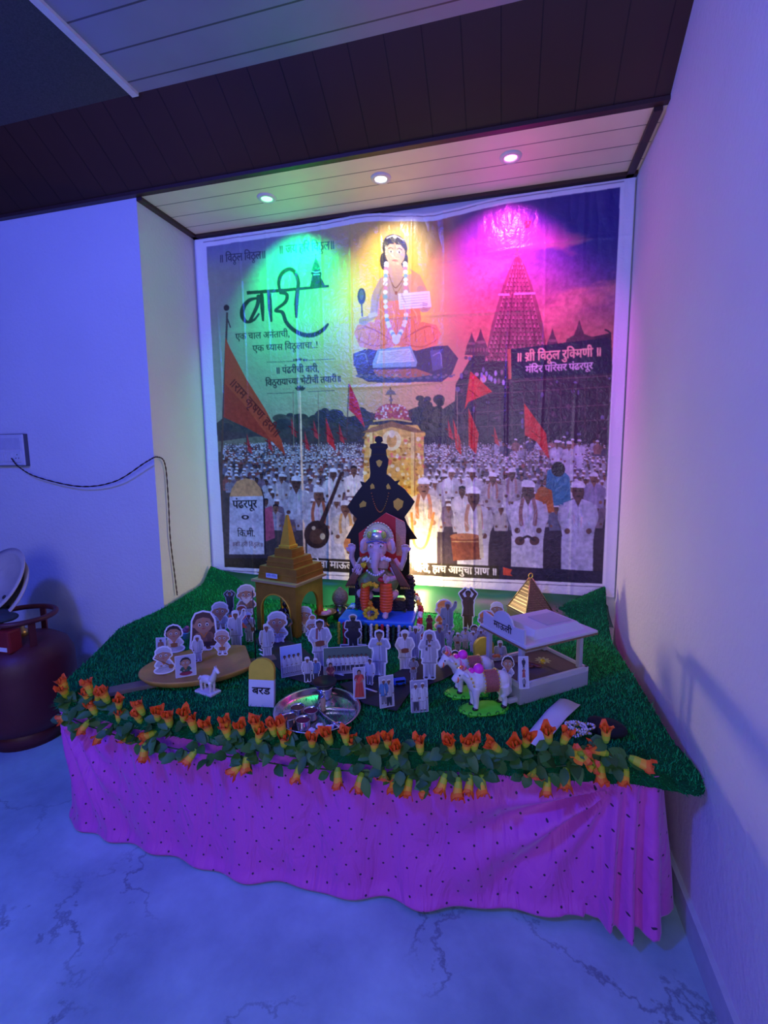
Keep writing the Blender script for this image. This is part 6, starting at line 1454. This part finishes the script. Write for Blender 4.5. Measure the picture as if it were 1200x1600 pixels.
def adult(head='cap', shirt=WH, low=WH, sk=SKD, scarf=None, pose='hang', item=None, beard=None, headcol=None):
    S = []; hc = headcol or (.74, .74, .76); r = .062
    for s in (-1, 1): S.append(pc_(s*.045, .40, s*.060, .05, .062, .040, low)); S.append(pe(s*.068, .022, .038, .020, (.10, .06, .05)))
    S.append(pc_(0, .36, .012, .10, .03, .012, tuple(c*.72 for c in low)))
    S.append(pp_([(-.045, .845), (-.125, .815), (-.145, .70), (-.115, .55), (-.140, .335), (.140, .335), (.115, .55), (.145, .70), (.125, .815), (.045, .845)], shirt))
    for k in (-.07, .02, .08): S.append(pc_(k, .50, k*1.2, .35, .006, .010, tuple(c*.80 for c in shirt)))
    S.append(pc_(0, .83, 0, .87, .030, .030, sk)); S.append(pp_([(-.04, .848), (0, .76), (.04, .848)], sk))
    arm = {'hang': [((-.13, .79), (-.17, .62), (-.155, .46)), ((.13, .79), (.17, .62), (.155, .46))], 'fold': [((-.13, .79), (-.16, .64), (-.02, .63)), ((.13, .79), (.16, .64), (.02, .65))],
           'up': [((-.12, .80), (-.19, .92), (-.07, 1.04)), ((.12, .80), (.19, .92), (.07, 1.04))], 'drum': [((-.13, .79), (-.19, .65), (-.12, .54)), ((.13, .79), (.19, .65), (.12, .54))],
           'raise1': [((-.13, .79), (-.17, .62), (-.10, .52)), ((.12, .80), (.20, .90), (.22, 1.02))], 'clap': [((-.13, .79), (-.18, .68), (-.01, .72)), ((.13, .79), (.18, .68), (.01, .72))]}[pose]
    for a, b, c in arm:
        S.append(pc_(*a, *b, .040, .034, tuple(x*.93 for x in shirt))); S.append(pc_(*b, *c, .033, .026, tuple(x*.90 for x in shirt))); S.append(pe(*c, .026, .024, sk, n=10))
    if scarf:
        for s in (-1, 1): S.append(pp_([(s*.03, .85), (s*.075, .84), (s*.085, .62), (s*.045, .60)], scarf))
    S.append(pp_([(.03, .83), (.125, .80), (.135, .55), (.14, .345), (.06, .345)], tuple(c*.70 for c in shirt)))
    S.append(pc_(0, .74, .005, .40, .005, .006, tuple(c*.5 for c in shirt))); S.append(pc_(-.135, .345, .135, .345, .012, .012, tuple(c*.55 for c in shirt)))
    for a, b, c in arm: S.append(pc_(*b, *c, .028, .022, tuple(x*.80 for x in shirt))); S.append(pe(*c, .026, .024, sk, n=10))
    for k in (-.055, .060): S.append(pc_(k, .30, k*1.15, .09, .010, .014, tuple(c*.72 for c in low)))
    if item == 'drum': S.append(pe(0, .52, .125, .062, (.22, .07, .04), .1)); S.append(pe(-.115, .51, .025, .058, (.60, .50, .38), .1, n=12)); S.append(pe(.115, .53, .025, .058, (.60, .50, .38), .1, n=12))
    if item == 'cymbals':
        for s in (-1, 1): S.append(pe(s*.03, .74, .028, .040, (.60, .45, .12), s*.5, n=12))
    if item == 'veena': S.append(pc_(-.16, .98, .13, .45, .012, .016, (.14, .06, .03))); S.append(pe(.13, .44, .07, .075, (.22, .08, .03)))
    S.append(pe(0, .915, r, r*1.28, sk)); S += face(0, .915, r*1.1, sk, False, beard)
    if head == 'cap': S.append(pp_([(-.070, .945), (-.066, 1.0), (-.01, 1.018), (.05, 1.008), (.070, .945), (0, .965)], hc))
    elif head == 'turban': S += turban(0, .925, r*1.15, hc)
    elif head == 'hair': S.append(pp_([(-.072, .90), (-.070, .985), (0, 1.012), (.070, .985), (.072, .90), (.045, .96), (-.045, .96)], HA))
    elif head == 'veil': S.insert(0, pp_([(-.09, 1.0), (0, 1.035), (.09, 1.0), (.135, .80), (.16, .45), (-.16, .45), (-.135, .80)], hc)); S.append(pp_([(-.075, .93), (-.055, 1.0), (0, 1.015), (.055, 1.0), (.075, .93), (.04, .97), (-.04, .97)], hc))
    return S
def woman(sari=(.35, .02, .04), blouse=(.2, .02, .03), sk=SK, pot=None, veil=None):
    S = [pp_([(-.12, .60), (-.15, .30), (-.17, .02), (.17, .02), (.15, .30), (.12, .60)], sari), pp_([(-.045, .845), (-.115, .81), (-.10, .58), (.10, .58), (.115, .81), (.045, .845)], blouse),
         pp_([(.11, .83), (.06, .845), (-.12, .56), (-.13, .48), (.02, .52), (.12, .66)], tuple(min(1, c*1.25) for c in sari))]
    for k in (-.08, 0, .07): S.append(pc_(k, .50, k*1.6, .05, .006, .010, tuple(c*.6 for c in sari)))
    for s in (-1, 1): S.append(pc_(s*.115, .79, s*.16, .66, .032, .026, blouse)); S.append(pc_(s*.16, .66, s*.06, .56, .024, .020, sk))
    S.append(pc_(0, .83, 0, .87, .026, .026, sk)); S.append(pe(0, .915, .072, .092, veil or HA)); S.append(pe(0, .905, .056, .074, sk)); S += face(0, .905, .062, sk)
    S.append(pp_([(-.06, .92), (-.045, .975), (0, .99), (.045, .975), (.06, .92), (0, .962)], veil or HA))
    return S
def chibi(head='turban', hc=WH, body=WH, low=WH, sk=SK, item=None, sit=False, veil=None, beard=None):
    S = []; cy = .70; r = .235
    if veil: S.append(pp_([(-.27, .80), (-.18, .98), (0, 1.03), (.18, .98), (.27, .80), (.30, .40), (.34, .08), (-.34, .08), (-.30, .40)], veil))
    if sit: S.append(pe(0, .11, .32, .11, low)); S.append(pe(-.14, .13, .15, .075, tuple(c*.86 for c in low), .25)); S.append(pe(.14, .13, .15, .075, tuple(c*.9 for c in low), -.25))
    else:
        for s in (-1, 1): S.append(pc_(s*.075, .26, s*.090, .06, .080, .058, low)); S.append(pe(s*.105, .030, .062, .032, (.18, .08, .05)))
    S.append(pp_([(-.10, .50), (-.175, .44), (-.20, .20), (.20, .20), (.175, .44), (.10, .50)], body))
    for s in (-1, 1): S.append(pc_(s*.165, .42, s*.24, .32, .055, .048, tuple(c*.93 for c in body))); S.append(pc_(s*.24, .32, s*.11, .28, .046, .040, tuple(c*.88 for c in body))); S.append(pe(s*.09, .28, .042, .040, sk, n=12))
    S.append(pp_([(.04, .50), (.17, .44), (.19, .20), (.08, .20)], tuple(c*.72 for c in body))); S.append(pc_(-.18, .21, .18, .21, .012, .012, tuple(c*.55 for c in body)))
    S.append(pp_([(-.06, .49), (0, .36), (.06, .49)], sk)); S.append(pc_(-.09, .48, 0, .33, .014, .014, (.65, .22, .05))); S.append(pc_(.09, .48, 0, .33, .014, .014, (.65, .22, .05)))
    if item == 'drum': S.append(pe(.0, .25, .16, .085, (.32, .12, .05))); S.append(pe(-.15, .25, .035, .08, (.66, .55, .40), n=12)); S.append(pe(.15, .25, .035, .08, (.66, .55, .40), n=12))
    if item == 'pot': S.append(pe(0, 1.10, .12, .09, (.48, .22, .08)))
    if item == 'flute': S.append(pc_(-.30, .40, .22, .34, .015, .015, (.5, .3, .1)))
    if item == 'veena': S.append(pc_(-.30, .62, .24, .24, .020, .024, (.25, .10, .04))); S.append(pe(.25, .22, .09, .09, (.32, .13, .05)))
    for s in (-1, 1): S.append(pe(s*r*1.0, cy-.03, .045, .06, sk, n=12))
    if head == 'hair': S += hair(0, cy, r)
    S.append(pe(0, cy, r, r*1.06, sk)); S += face(0, cy, r, sk, True, beard)
    if head == 'turban': S += turban(0, cy, r, hc)
    elif head == 'hair': S.append(pp_([(-r, cy+.05), (-r*.85, cy+.20), (0, cy+.29), (r*.85, cy+.20), (r, cy+.05), (r*.5, cy+.15), (-r*.4, cy+.16)], HA))
    elif veil: S.append(pp_([(-r*1.05, cy-.02), (-r*.95, cy+.20), (0, cy+.30), (r*.95, cy+.20), (r*1.05, cy-.02), (r*.7, cy+.14), (0, cy+.19), (-r*.7, cy+.14)], veil))
    return S
def figure_print(mb, shapes, s, dx=0, dz=0, y0=-.0007, fz=1.0):
    for i, (P, c) in enumerate(shapes): mb.flat([(x*s+dx, y*s*fz+dz) for x, y in P], y0-.00006*i, 0, c)
M_print = mat_attr('paper_print', .42, 0, 30, .4)
N_SEEN = {}
def place(px, py, z, rzo=0.0):
    q = at_z(px, py, z); return q, math.atan2(CAM[0]-q[0], -(CAM[1]-q[1]))*.75+rzo
def stand(mb, px, py, z, label, cat, name, h, rzo, group=None, tilt=-.05):
    q, rz = place(px, py, z, rzo)
    o = mb.build(name, M_print, None, q, (tilt, 0, rz)); tag(o, label, cat, group)
    MB().box((0, .0075, .0012), (max(.010, h*.16), .014, .0022)).build('foot_tab', mat('white_card', (.62, .64, .70), .7, 0, .1, 30), o)
    return o
def cutout(px, py, hpx, shapes, label, z=None, rzo=0.0, margin=.035, edge=(.80, .80, .84), name='paper_figure', cat='paper cutout', wide=1.0):
    z = ZG+.001 if z is None else z
    q = at_z(px, py, z); A = np.concatenate([np.array(s[0]) for s in shapes]); top = A[:, 1].max()+margin
    s = hpx*mpp(q)/top; sh = [([(x*wide, y) for x, y in P], c) for P, c in shapes]
    O = outline(sh, margin); lowest = min(p[1] for p in O); mb = MB()
    mb.prism([(x*s, (y-lowest)*s) for x, y in O], -.0006, .0006, 0, edge)
    figure_print(mb, sh, s, 0, -lowest*s)
    return stand(mb, px, py, z, label, cat, name, hpx*mpp(q), rzo)
def card(px, py, wpx, hpx, people, label, z=None, rzo=0.0, bgs=((.42, .48, .60), (.34, .32, .36)), split=.35, tilt=-.10, name='photo_card', edge=(.78, .78, .82)):
    z = ZG+.001 if z is None else z
    q = at_z(px, py, z); m = mpp(q); w, h = wpx*m, hpx*m; mb = MB()
    mb.prism([(-w/2, 0), (w/2, 0), (w/2, h), (-w/2, h)], -.0006, .0006, 0, edge); e = .0012
    mb.flat([(-w/2+e, h*split), (w/2-e, h*split), (w/2-e, h-e), (-w/2+e, h-e)], -.00066, 0, bgs[0]); mb.flat([(-w/2+e, e), (w/2-e, e), (w/2-e, h*split), (-w/2+e, h*split)], -.00066, 0, bgs[1])
    for (fx, fz, fs, shp) in people: figure_print(mb, shp, fs*h, (fx-.5)*w, fz*h, -.0008)
    return stand(mb, px, py, z, label, 'photo card', name, h, rzo, None, tilt)

T_ = ZG+.0355; R_ = ZG+.0135
OR = (.72, .20, .04); GRY = (.22, .23, .28); BLU = (.30, .38, .58); MAR = (.30, .03, .06); GRN = (.04, .12, .08)
# --- on and behind the wooden tray
cutout(257, 1053, 43, chibi('turban', sit=True, item='veena'), 'seated white-turbaned child cutout with a string instrument at the near tray tip', T_, .1, .05)
card(252, 1024, 15, 28, [(.5, .05, .85, adult('hair', (.30, .16, .12), (.2, .1, .1)))], 'narrow brown photo card behind the tray tip', T_, -.2)
cutout(273, 1020, 44, chibi('hair', body=(.66, .58, .60), item='drum', sit=True), 'black-haired child cutout beating a drum on the tray', T_, .0, .05)
card(291, 1057, 30, 34, [(.5, .06, .86, chibi('hair', body=GRN, low=MAR, sit=True))], 'photo card of a seated child in a dark green shirt', T_, .15, ((.46, .44, .52), (.50, .48, .54)))
cutout(320, 1017, 62, chibi(None, body=(.30, .14, .10), low=(.06, .03, .04), veil=(.10, .045, .04)), 'large cutout of a smiling girl under a dark brown veil', T_, .05, .045)
cutout(310, 1034, 42, adult('veil', WH, WH, headcol=(.66, .62, .70)), 'slim white-veiled woman cutout holding a staff on the tray', T_, .1, .03)
cutout(345, 985, 44, chibi('turban', body=WH, low=(.40, .30, .25), sk=SK), 'white-turbaned boy cutout with folded arms behind the veiled girl', ZG+.001, 0, .05)
cutout(348, 1024, 40, chibi('turban', hc=(.55, .40, .35), body=(.72, .68, .66), item='drum'), 'little white-dressed drummer cutout at the cut end of the tray', T_, -.1, .04)
cutout(360, 962, 40, adult('hair', (.05, .05, .07), (.06, .06, .08), pose='up'), 'dark cutout figure with both arms raised on the far grass', ZG+.001, 0, .03, (.34, .36, .50))
cutout(386, 962, 48, chibi('turban', hc=(.52, .50, .52), body=(.34, .20, .14), beard=(.66, .66, .66)), 'big-headed old man cutout with a white beard near the shrine', ZG+.001, .1, .045)
cutout(378, 974, 28, chibi('turban', hc=(.42, .10, .06), body=(.30, .08, .06)), 'small red-turbaned child cutout in front of the bearded old man', ZG+.001, 0, .05)
cutout(370, 1014, 62, adult('cap', WH, WH, pose='raise1'), 'white-clad flag bearer cutout under the orange flag', ZG+.001, .05, .03)
cutout(390, 1003, 46, adult('turban', (.40, .38, .42), (.36, .34, .40), item='veena', pose='fold'), 'grey-robed string player cutout between flag and shrine', ZG+.001, -.15, .03)
# --- before the shrine
cutout(418, 1030, 56, adult('cap', (.50, .50, .58), (.46, .46, .54)), 'slim pale blue-grey pilgrim cutout by the near shrine post', ZG+.001, .1, .02)
cutout(434, 1008, 52, chibi('turban', body=WH, item='flute'), 'big-headed boy cutout in a white turban before the shrine arch', ZG+.001, 0, .05)
cutout(449, 1002, 44, woman((.05, .10, .07), (.04, .08, .06)), 'tall dark green sari woman cutout beside the big-headed boy', ZG+.001, .1, .02, (.20, .24, .24))
card(460, 995, 14, 34, [(.5, .04, .9, woman((.50, .08, .06), (.3, .04, .04)))], 'small photo card of a woman in red by the shrine arch', ZG+.001, -.1)
cutout(476, 990, 42, chibi('turban', body=(.74, .70, .68), sk=SK), 'small white-dressed child cutout beside the copper bowl foot', ZG+.001, .1, .05)
cutout(489, 1003, 42, chibi('turban', hc=(.60, .50, .50), body=WH, item='pot'), 'child cutout carrying a brown pot on the head', ZG+.001, 0, .045)
cutout(501, 1045, 78, adult('hair', (.52, .52, .62), (.46, .46, .56), pose='drum', item='drum', scarf=(.28, .10, .10)), 'bare-headed drummer cutout in pale blue clothes beside the group photo', ZG+.001, .1, .025)
# --- deity and singers before the stool
cutout(552, 1014, 54, [pp_([(-.28, .0), (.28, .0), (.30, .08), (-.30, .08)], (.03, .03, .04))]+adult('turban', (.05, .045, .055), (.05, .045, .06), sk=(.03, .028, .03), headcol=(.30, .24, .10), pose='fold')+[pe(0, .42, .19, .14, (.035, .03, .045))], 'black seated deity cutout with tall gold crown in front of the stool', ZG+.001, 0, .035, (.70, .70, .78), wide=1.25)
cutout(583, 1003, 46, adult('turban', (.16, .16, .20), (.16, .16, .20), headcol=(.12, .10, .10), pose='clap'), 'dark grey standing cutout right before the tinsel strings', ZG+.001, .1, .03, (.30, .32, .42))
cutout(593, 1060, 76, adult('hair', (.44, .46, .60), (.40, .40, .54), pose='clap', item='cymbals'), 'pale blue cymbal player cutout beside the row-of-men photo', ZG+.001, -.05, .032)
# --- photo cards on the road
men = lambda n, dk: [(.08+.84*(i+.5)/n, .10+.01*(i % 2), .60, adult('hair', (.70, .70, .74), (.05, .05, .07) if dk else WH, SKD)) for i in range(n)]
card(544, 1052, 76, 42, men(9, True), 'wide photo card of a row of men in white shirts and black trousers', R_, .12, ((.10, .16, .12), (.30, .30, .34)), .30, -.12)
card(457, 1056, 34, 48, men(4, False), 'tilted group photo card with blue sky over men in white', R_, .32, ((.34, .46, .78), (.30, .30, .36)), .5, -.14)
cutout(481, 1066, 40, adult('cap', WH, (.06, .06, .08)), 'white-shirted man cutout in dark trousers next to the group photo', R_, .1, .03, wide=1.1)
cutout(494, 1064, 36, adult('cap', (.14, .22, .46), (.07, .07, .09)), 'man cutout in a blue shirt next to the group photo', R_, .1, .03)
cutout(517, 1072, 38, woman((.16, .03, .05), (.12, .02, .03)), 'woman cutout in a dark maroon sari behind the oil lamp', R_, .1, .02, (.25, .16, .2))
cutout(578, 1070, 42, adult('hair', (.72, .72, .76), (.20, .20, .26), sk=SKD), 'man cutout in a bright white shirt in front of the cymbal player', R_, -.3, .02)
card(562, 1092, 19, 50, [(.5, .04, .88, woman((.55, .07, .05), (.40, .04, .04)))], 'upright photo card of a dancing woman in red', R_, .2, ((.42, .40, .50), (.38, .36, .44)), .3)
card(605, 1105, 24, 50, [(.30, .12, .78, adult('cap', (.10, .24, .50), (.25, .25, .30))), (.66, .04, .84, adult('cap', WH, (.05, .05, .07)))], 'photo card of a blue-clad and a white-clad man by the toy van', R_, .40, ((.44, .44, .52), (.42, .42, .5)), .3)
card(656, 1113, 28, 50, [(.30, .06, .84, adult('cap', (.62, .62, .66), (.07, .07, .10))), (.70, .05, .86, adult('cap', (.66, .66, .70), (.60, .60, .66)))], 'photo card of two white-capped men standing alone on open grass', ZG+.001, .28, ((.32, .32, .42), (.28, .28, .36)), .2, -.16)
# --- singers to the right of the stool
cutout(633, 1050, 66, adult('turban', (.62, .60, .68), (.58, .56, .66), pose='drum', item='drum'), 'turbaned drummer cutout in white beside the hanging garland', ZG+.001, .1, .03)
cutout(649, 1030, 54, adult('cap', (.44, .42, .52), (.40, .38, .50), pose='raise1'), 'lilac-grey pilgrim cutout with one arm raised behind the drummer', ZG+.001, -.15, .02)
cutout(646, 1062, 36, adult('hair', (.30, .26, .30), (.36, .32, .38), item='drum', pose='drum'), 'small dark-shirted drummer cutout in front of the turbaned drummer', R_, .1, .02, (.5, .48, .56))
cutout(671, 1062, 78, adult('veil', (.55, .52, .60), (.52, .50, .58), headcol=(.46, .44, .54), pose='clap', scarf=(.12, .10, .14)), 'tall veiled pilgrim cutout with clasped hands at the road edge', R_, .1, .032)
cutout(686, 1032, 58, adult('cap', (.24, .24, .30), (.26, .26, .32), headcol=(.3, .3, .36), pose='raise1'), 'dim grey pilgrim cutout just behind the tall veiled one', ZG+.001, -.1, .02, (.34, .34, .42))
cutout(671, 988, 28, woman((.26, .03, .05), (.22, .03, .04), veil=(.24, .03, .05)), 'small woman cutout in a deep red veil near the orange figure', ZG+.001, 0, .03, (.34, .12, .14))
cutout(694, 985, 48, chibi('turban', hc=(.82, .30, .08), body=(.80, .24, .06), low=(.78, .26, .08), sk=(.80, .42, .22), sit=True), 'bright orange seated figure cutout lit from the side', ZG+.001, .2, .05, wide=.95)
cutout(699, 996, 58, adult('cap', (.28, .30, .36), (.26, .28, .34), headcol=(.30, .31, .36), pose='raise1'), 'grey man cutout standing in front of the orange seated figure', ZG+.001, -.1, .02, (.36, .38, .46))
cutout(731, 984, 66, adult('hair', (.10, .055, .04), (.09, .05, .035), sk=(.12, .065, .045), pose='up'), 'tall thin dark brown cutout with hands joined above its head', ZG+.001, .1, .03)
cutout(776, 975, 34, chibi('turban', hc=(.78, .74, .72), body=(.25, .14, .12)), 'white-turbaned head cutout peeping out behind the palanquin roof', ZG+.001, .1, .05)
cutout(760, 1000, 46, chibi('turban', hc=(.80, .26, .07), body=WH, beard=(.30, .26, .26), low=WH), 'orange-turbaned bearded figure cutout in white by the palanquin', ZG+.001, .1, .045)
cutout(741, 998, 22, chibi('hair', body=(.62, .20, .10), low=(.62, .20, .10), sit=True), 'small orange-red seated cutout beside the orange-turbaned figure', ZG+.001, .1, .05)
for i, (px, py, hp) in enumerate(((702, 1014, 30), (715, 1020, 32), (727, 1014, 34), (739, 1020, 36), (751, 1016, 33), (763, 1010, 32))):
    cutout(px, py, hp, adult(('cap', 'turban', 'hair')[i % 3], ((.46, .44, .54), (.38, .34, .44), (.52, .48, .56))[i % 3], (.42, .40, .50), pose=('raise1', 'drum', 'clap')[i % 3], item=(None, 'drum', 'cymbals')[i % 3]),
           ('lilac dancer cutout nearest the tall veiled pilgrim in the little row', 'purple-grey drummer cutout second along the little row', 'pale cymbal dancer cutout third along the little row', 'lilac dancer cutout with raised arm fourth along the little row', 'purple-grey drummer cutout fifth along the little row', 'pale cymbal dancer cutout at the palanquin end of the little row')[i], ZG+.001, .1*(i % 3-1), .03, (.46, .44, .56))
for i, (px, py, hp) in enumerate(((698, 1036, 26), (711, 1038, 22), (722, 1036, 20))):
    cutout(px, py, hp, chibi(('turban', 'hair', 'turban')[i], body=(.60, .58, .66), sit=True), ('tiny seated white-turbaned cutout on the road behind the bull heads', 'tiny seated black-haired cutout on the road behind the bull heads', 'tiny white-turbaned cutout closest to the farther bull')[i], R_, .1, .06)
# --- leaning on the palanquin
card(819, 1076, 16, 50, [(.5, .64, .30, adult('hair', (.06, .06, .08), (.08, .06, .08))), (.5, .34, .30, woman((.42, .10, .08))), (.5, .04, .30, adult('cap', (.30, .30, .34), (.05, .05, .06)))], 'tall narrow card of three small people standing on the palanquin ledge', ZG+.0565, .35, ((.55, .55, .64), (.55, .55, .64)), .3, -.16)
cutout(793, 1064, 40, chibi('hair', body=(.62, .58, .66), low=(.5, .46, .54)), 'small girl cutout in white on the palanquin ledge behind the bull rump', ZG+.0565, .1, .03, wide=.8)
cutout(781, 1050, 50, adult('cap', (.42, .44, .54), (.40, .42, .52)), 'slim grey-blue pilgrim cutout against the palanquin corner post', ZG+.001, .2, .02)
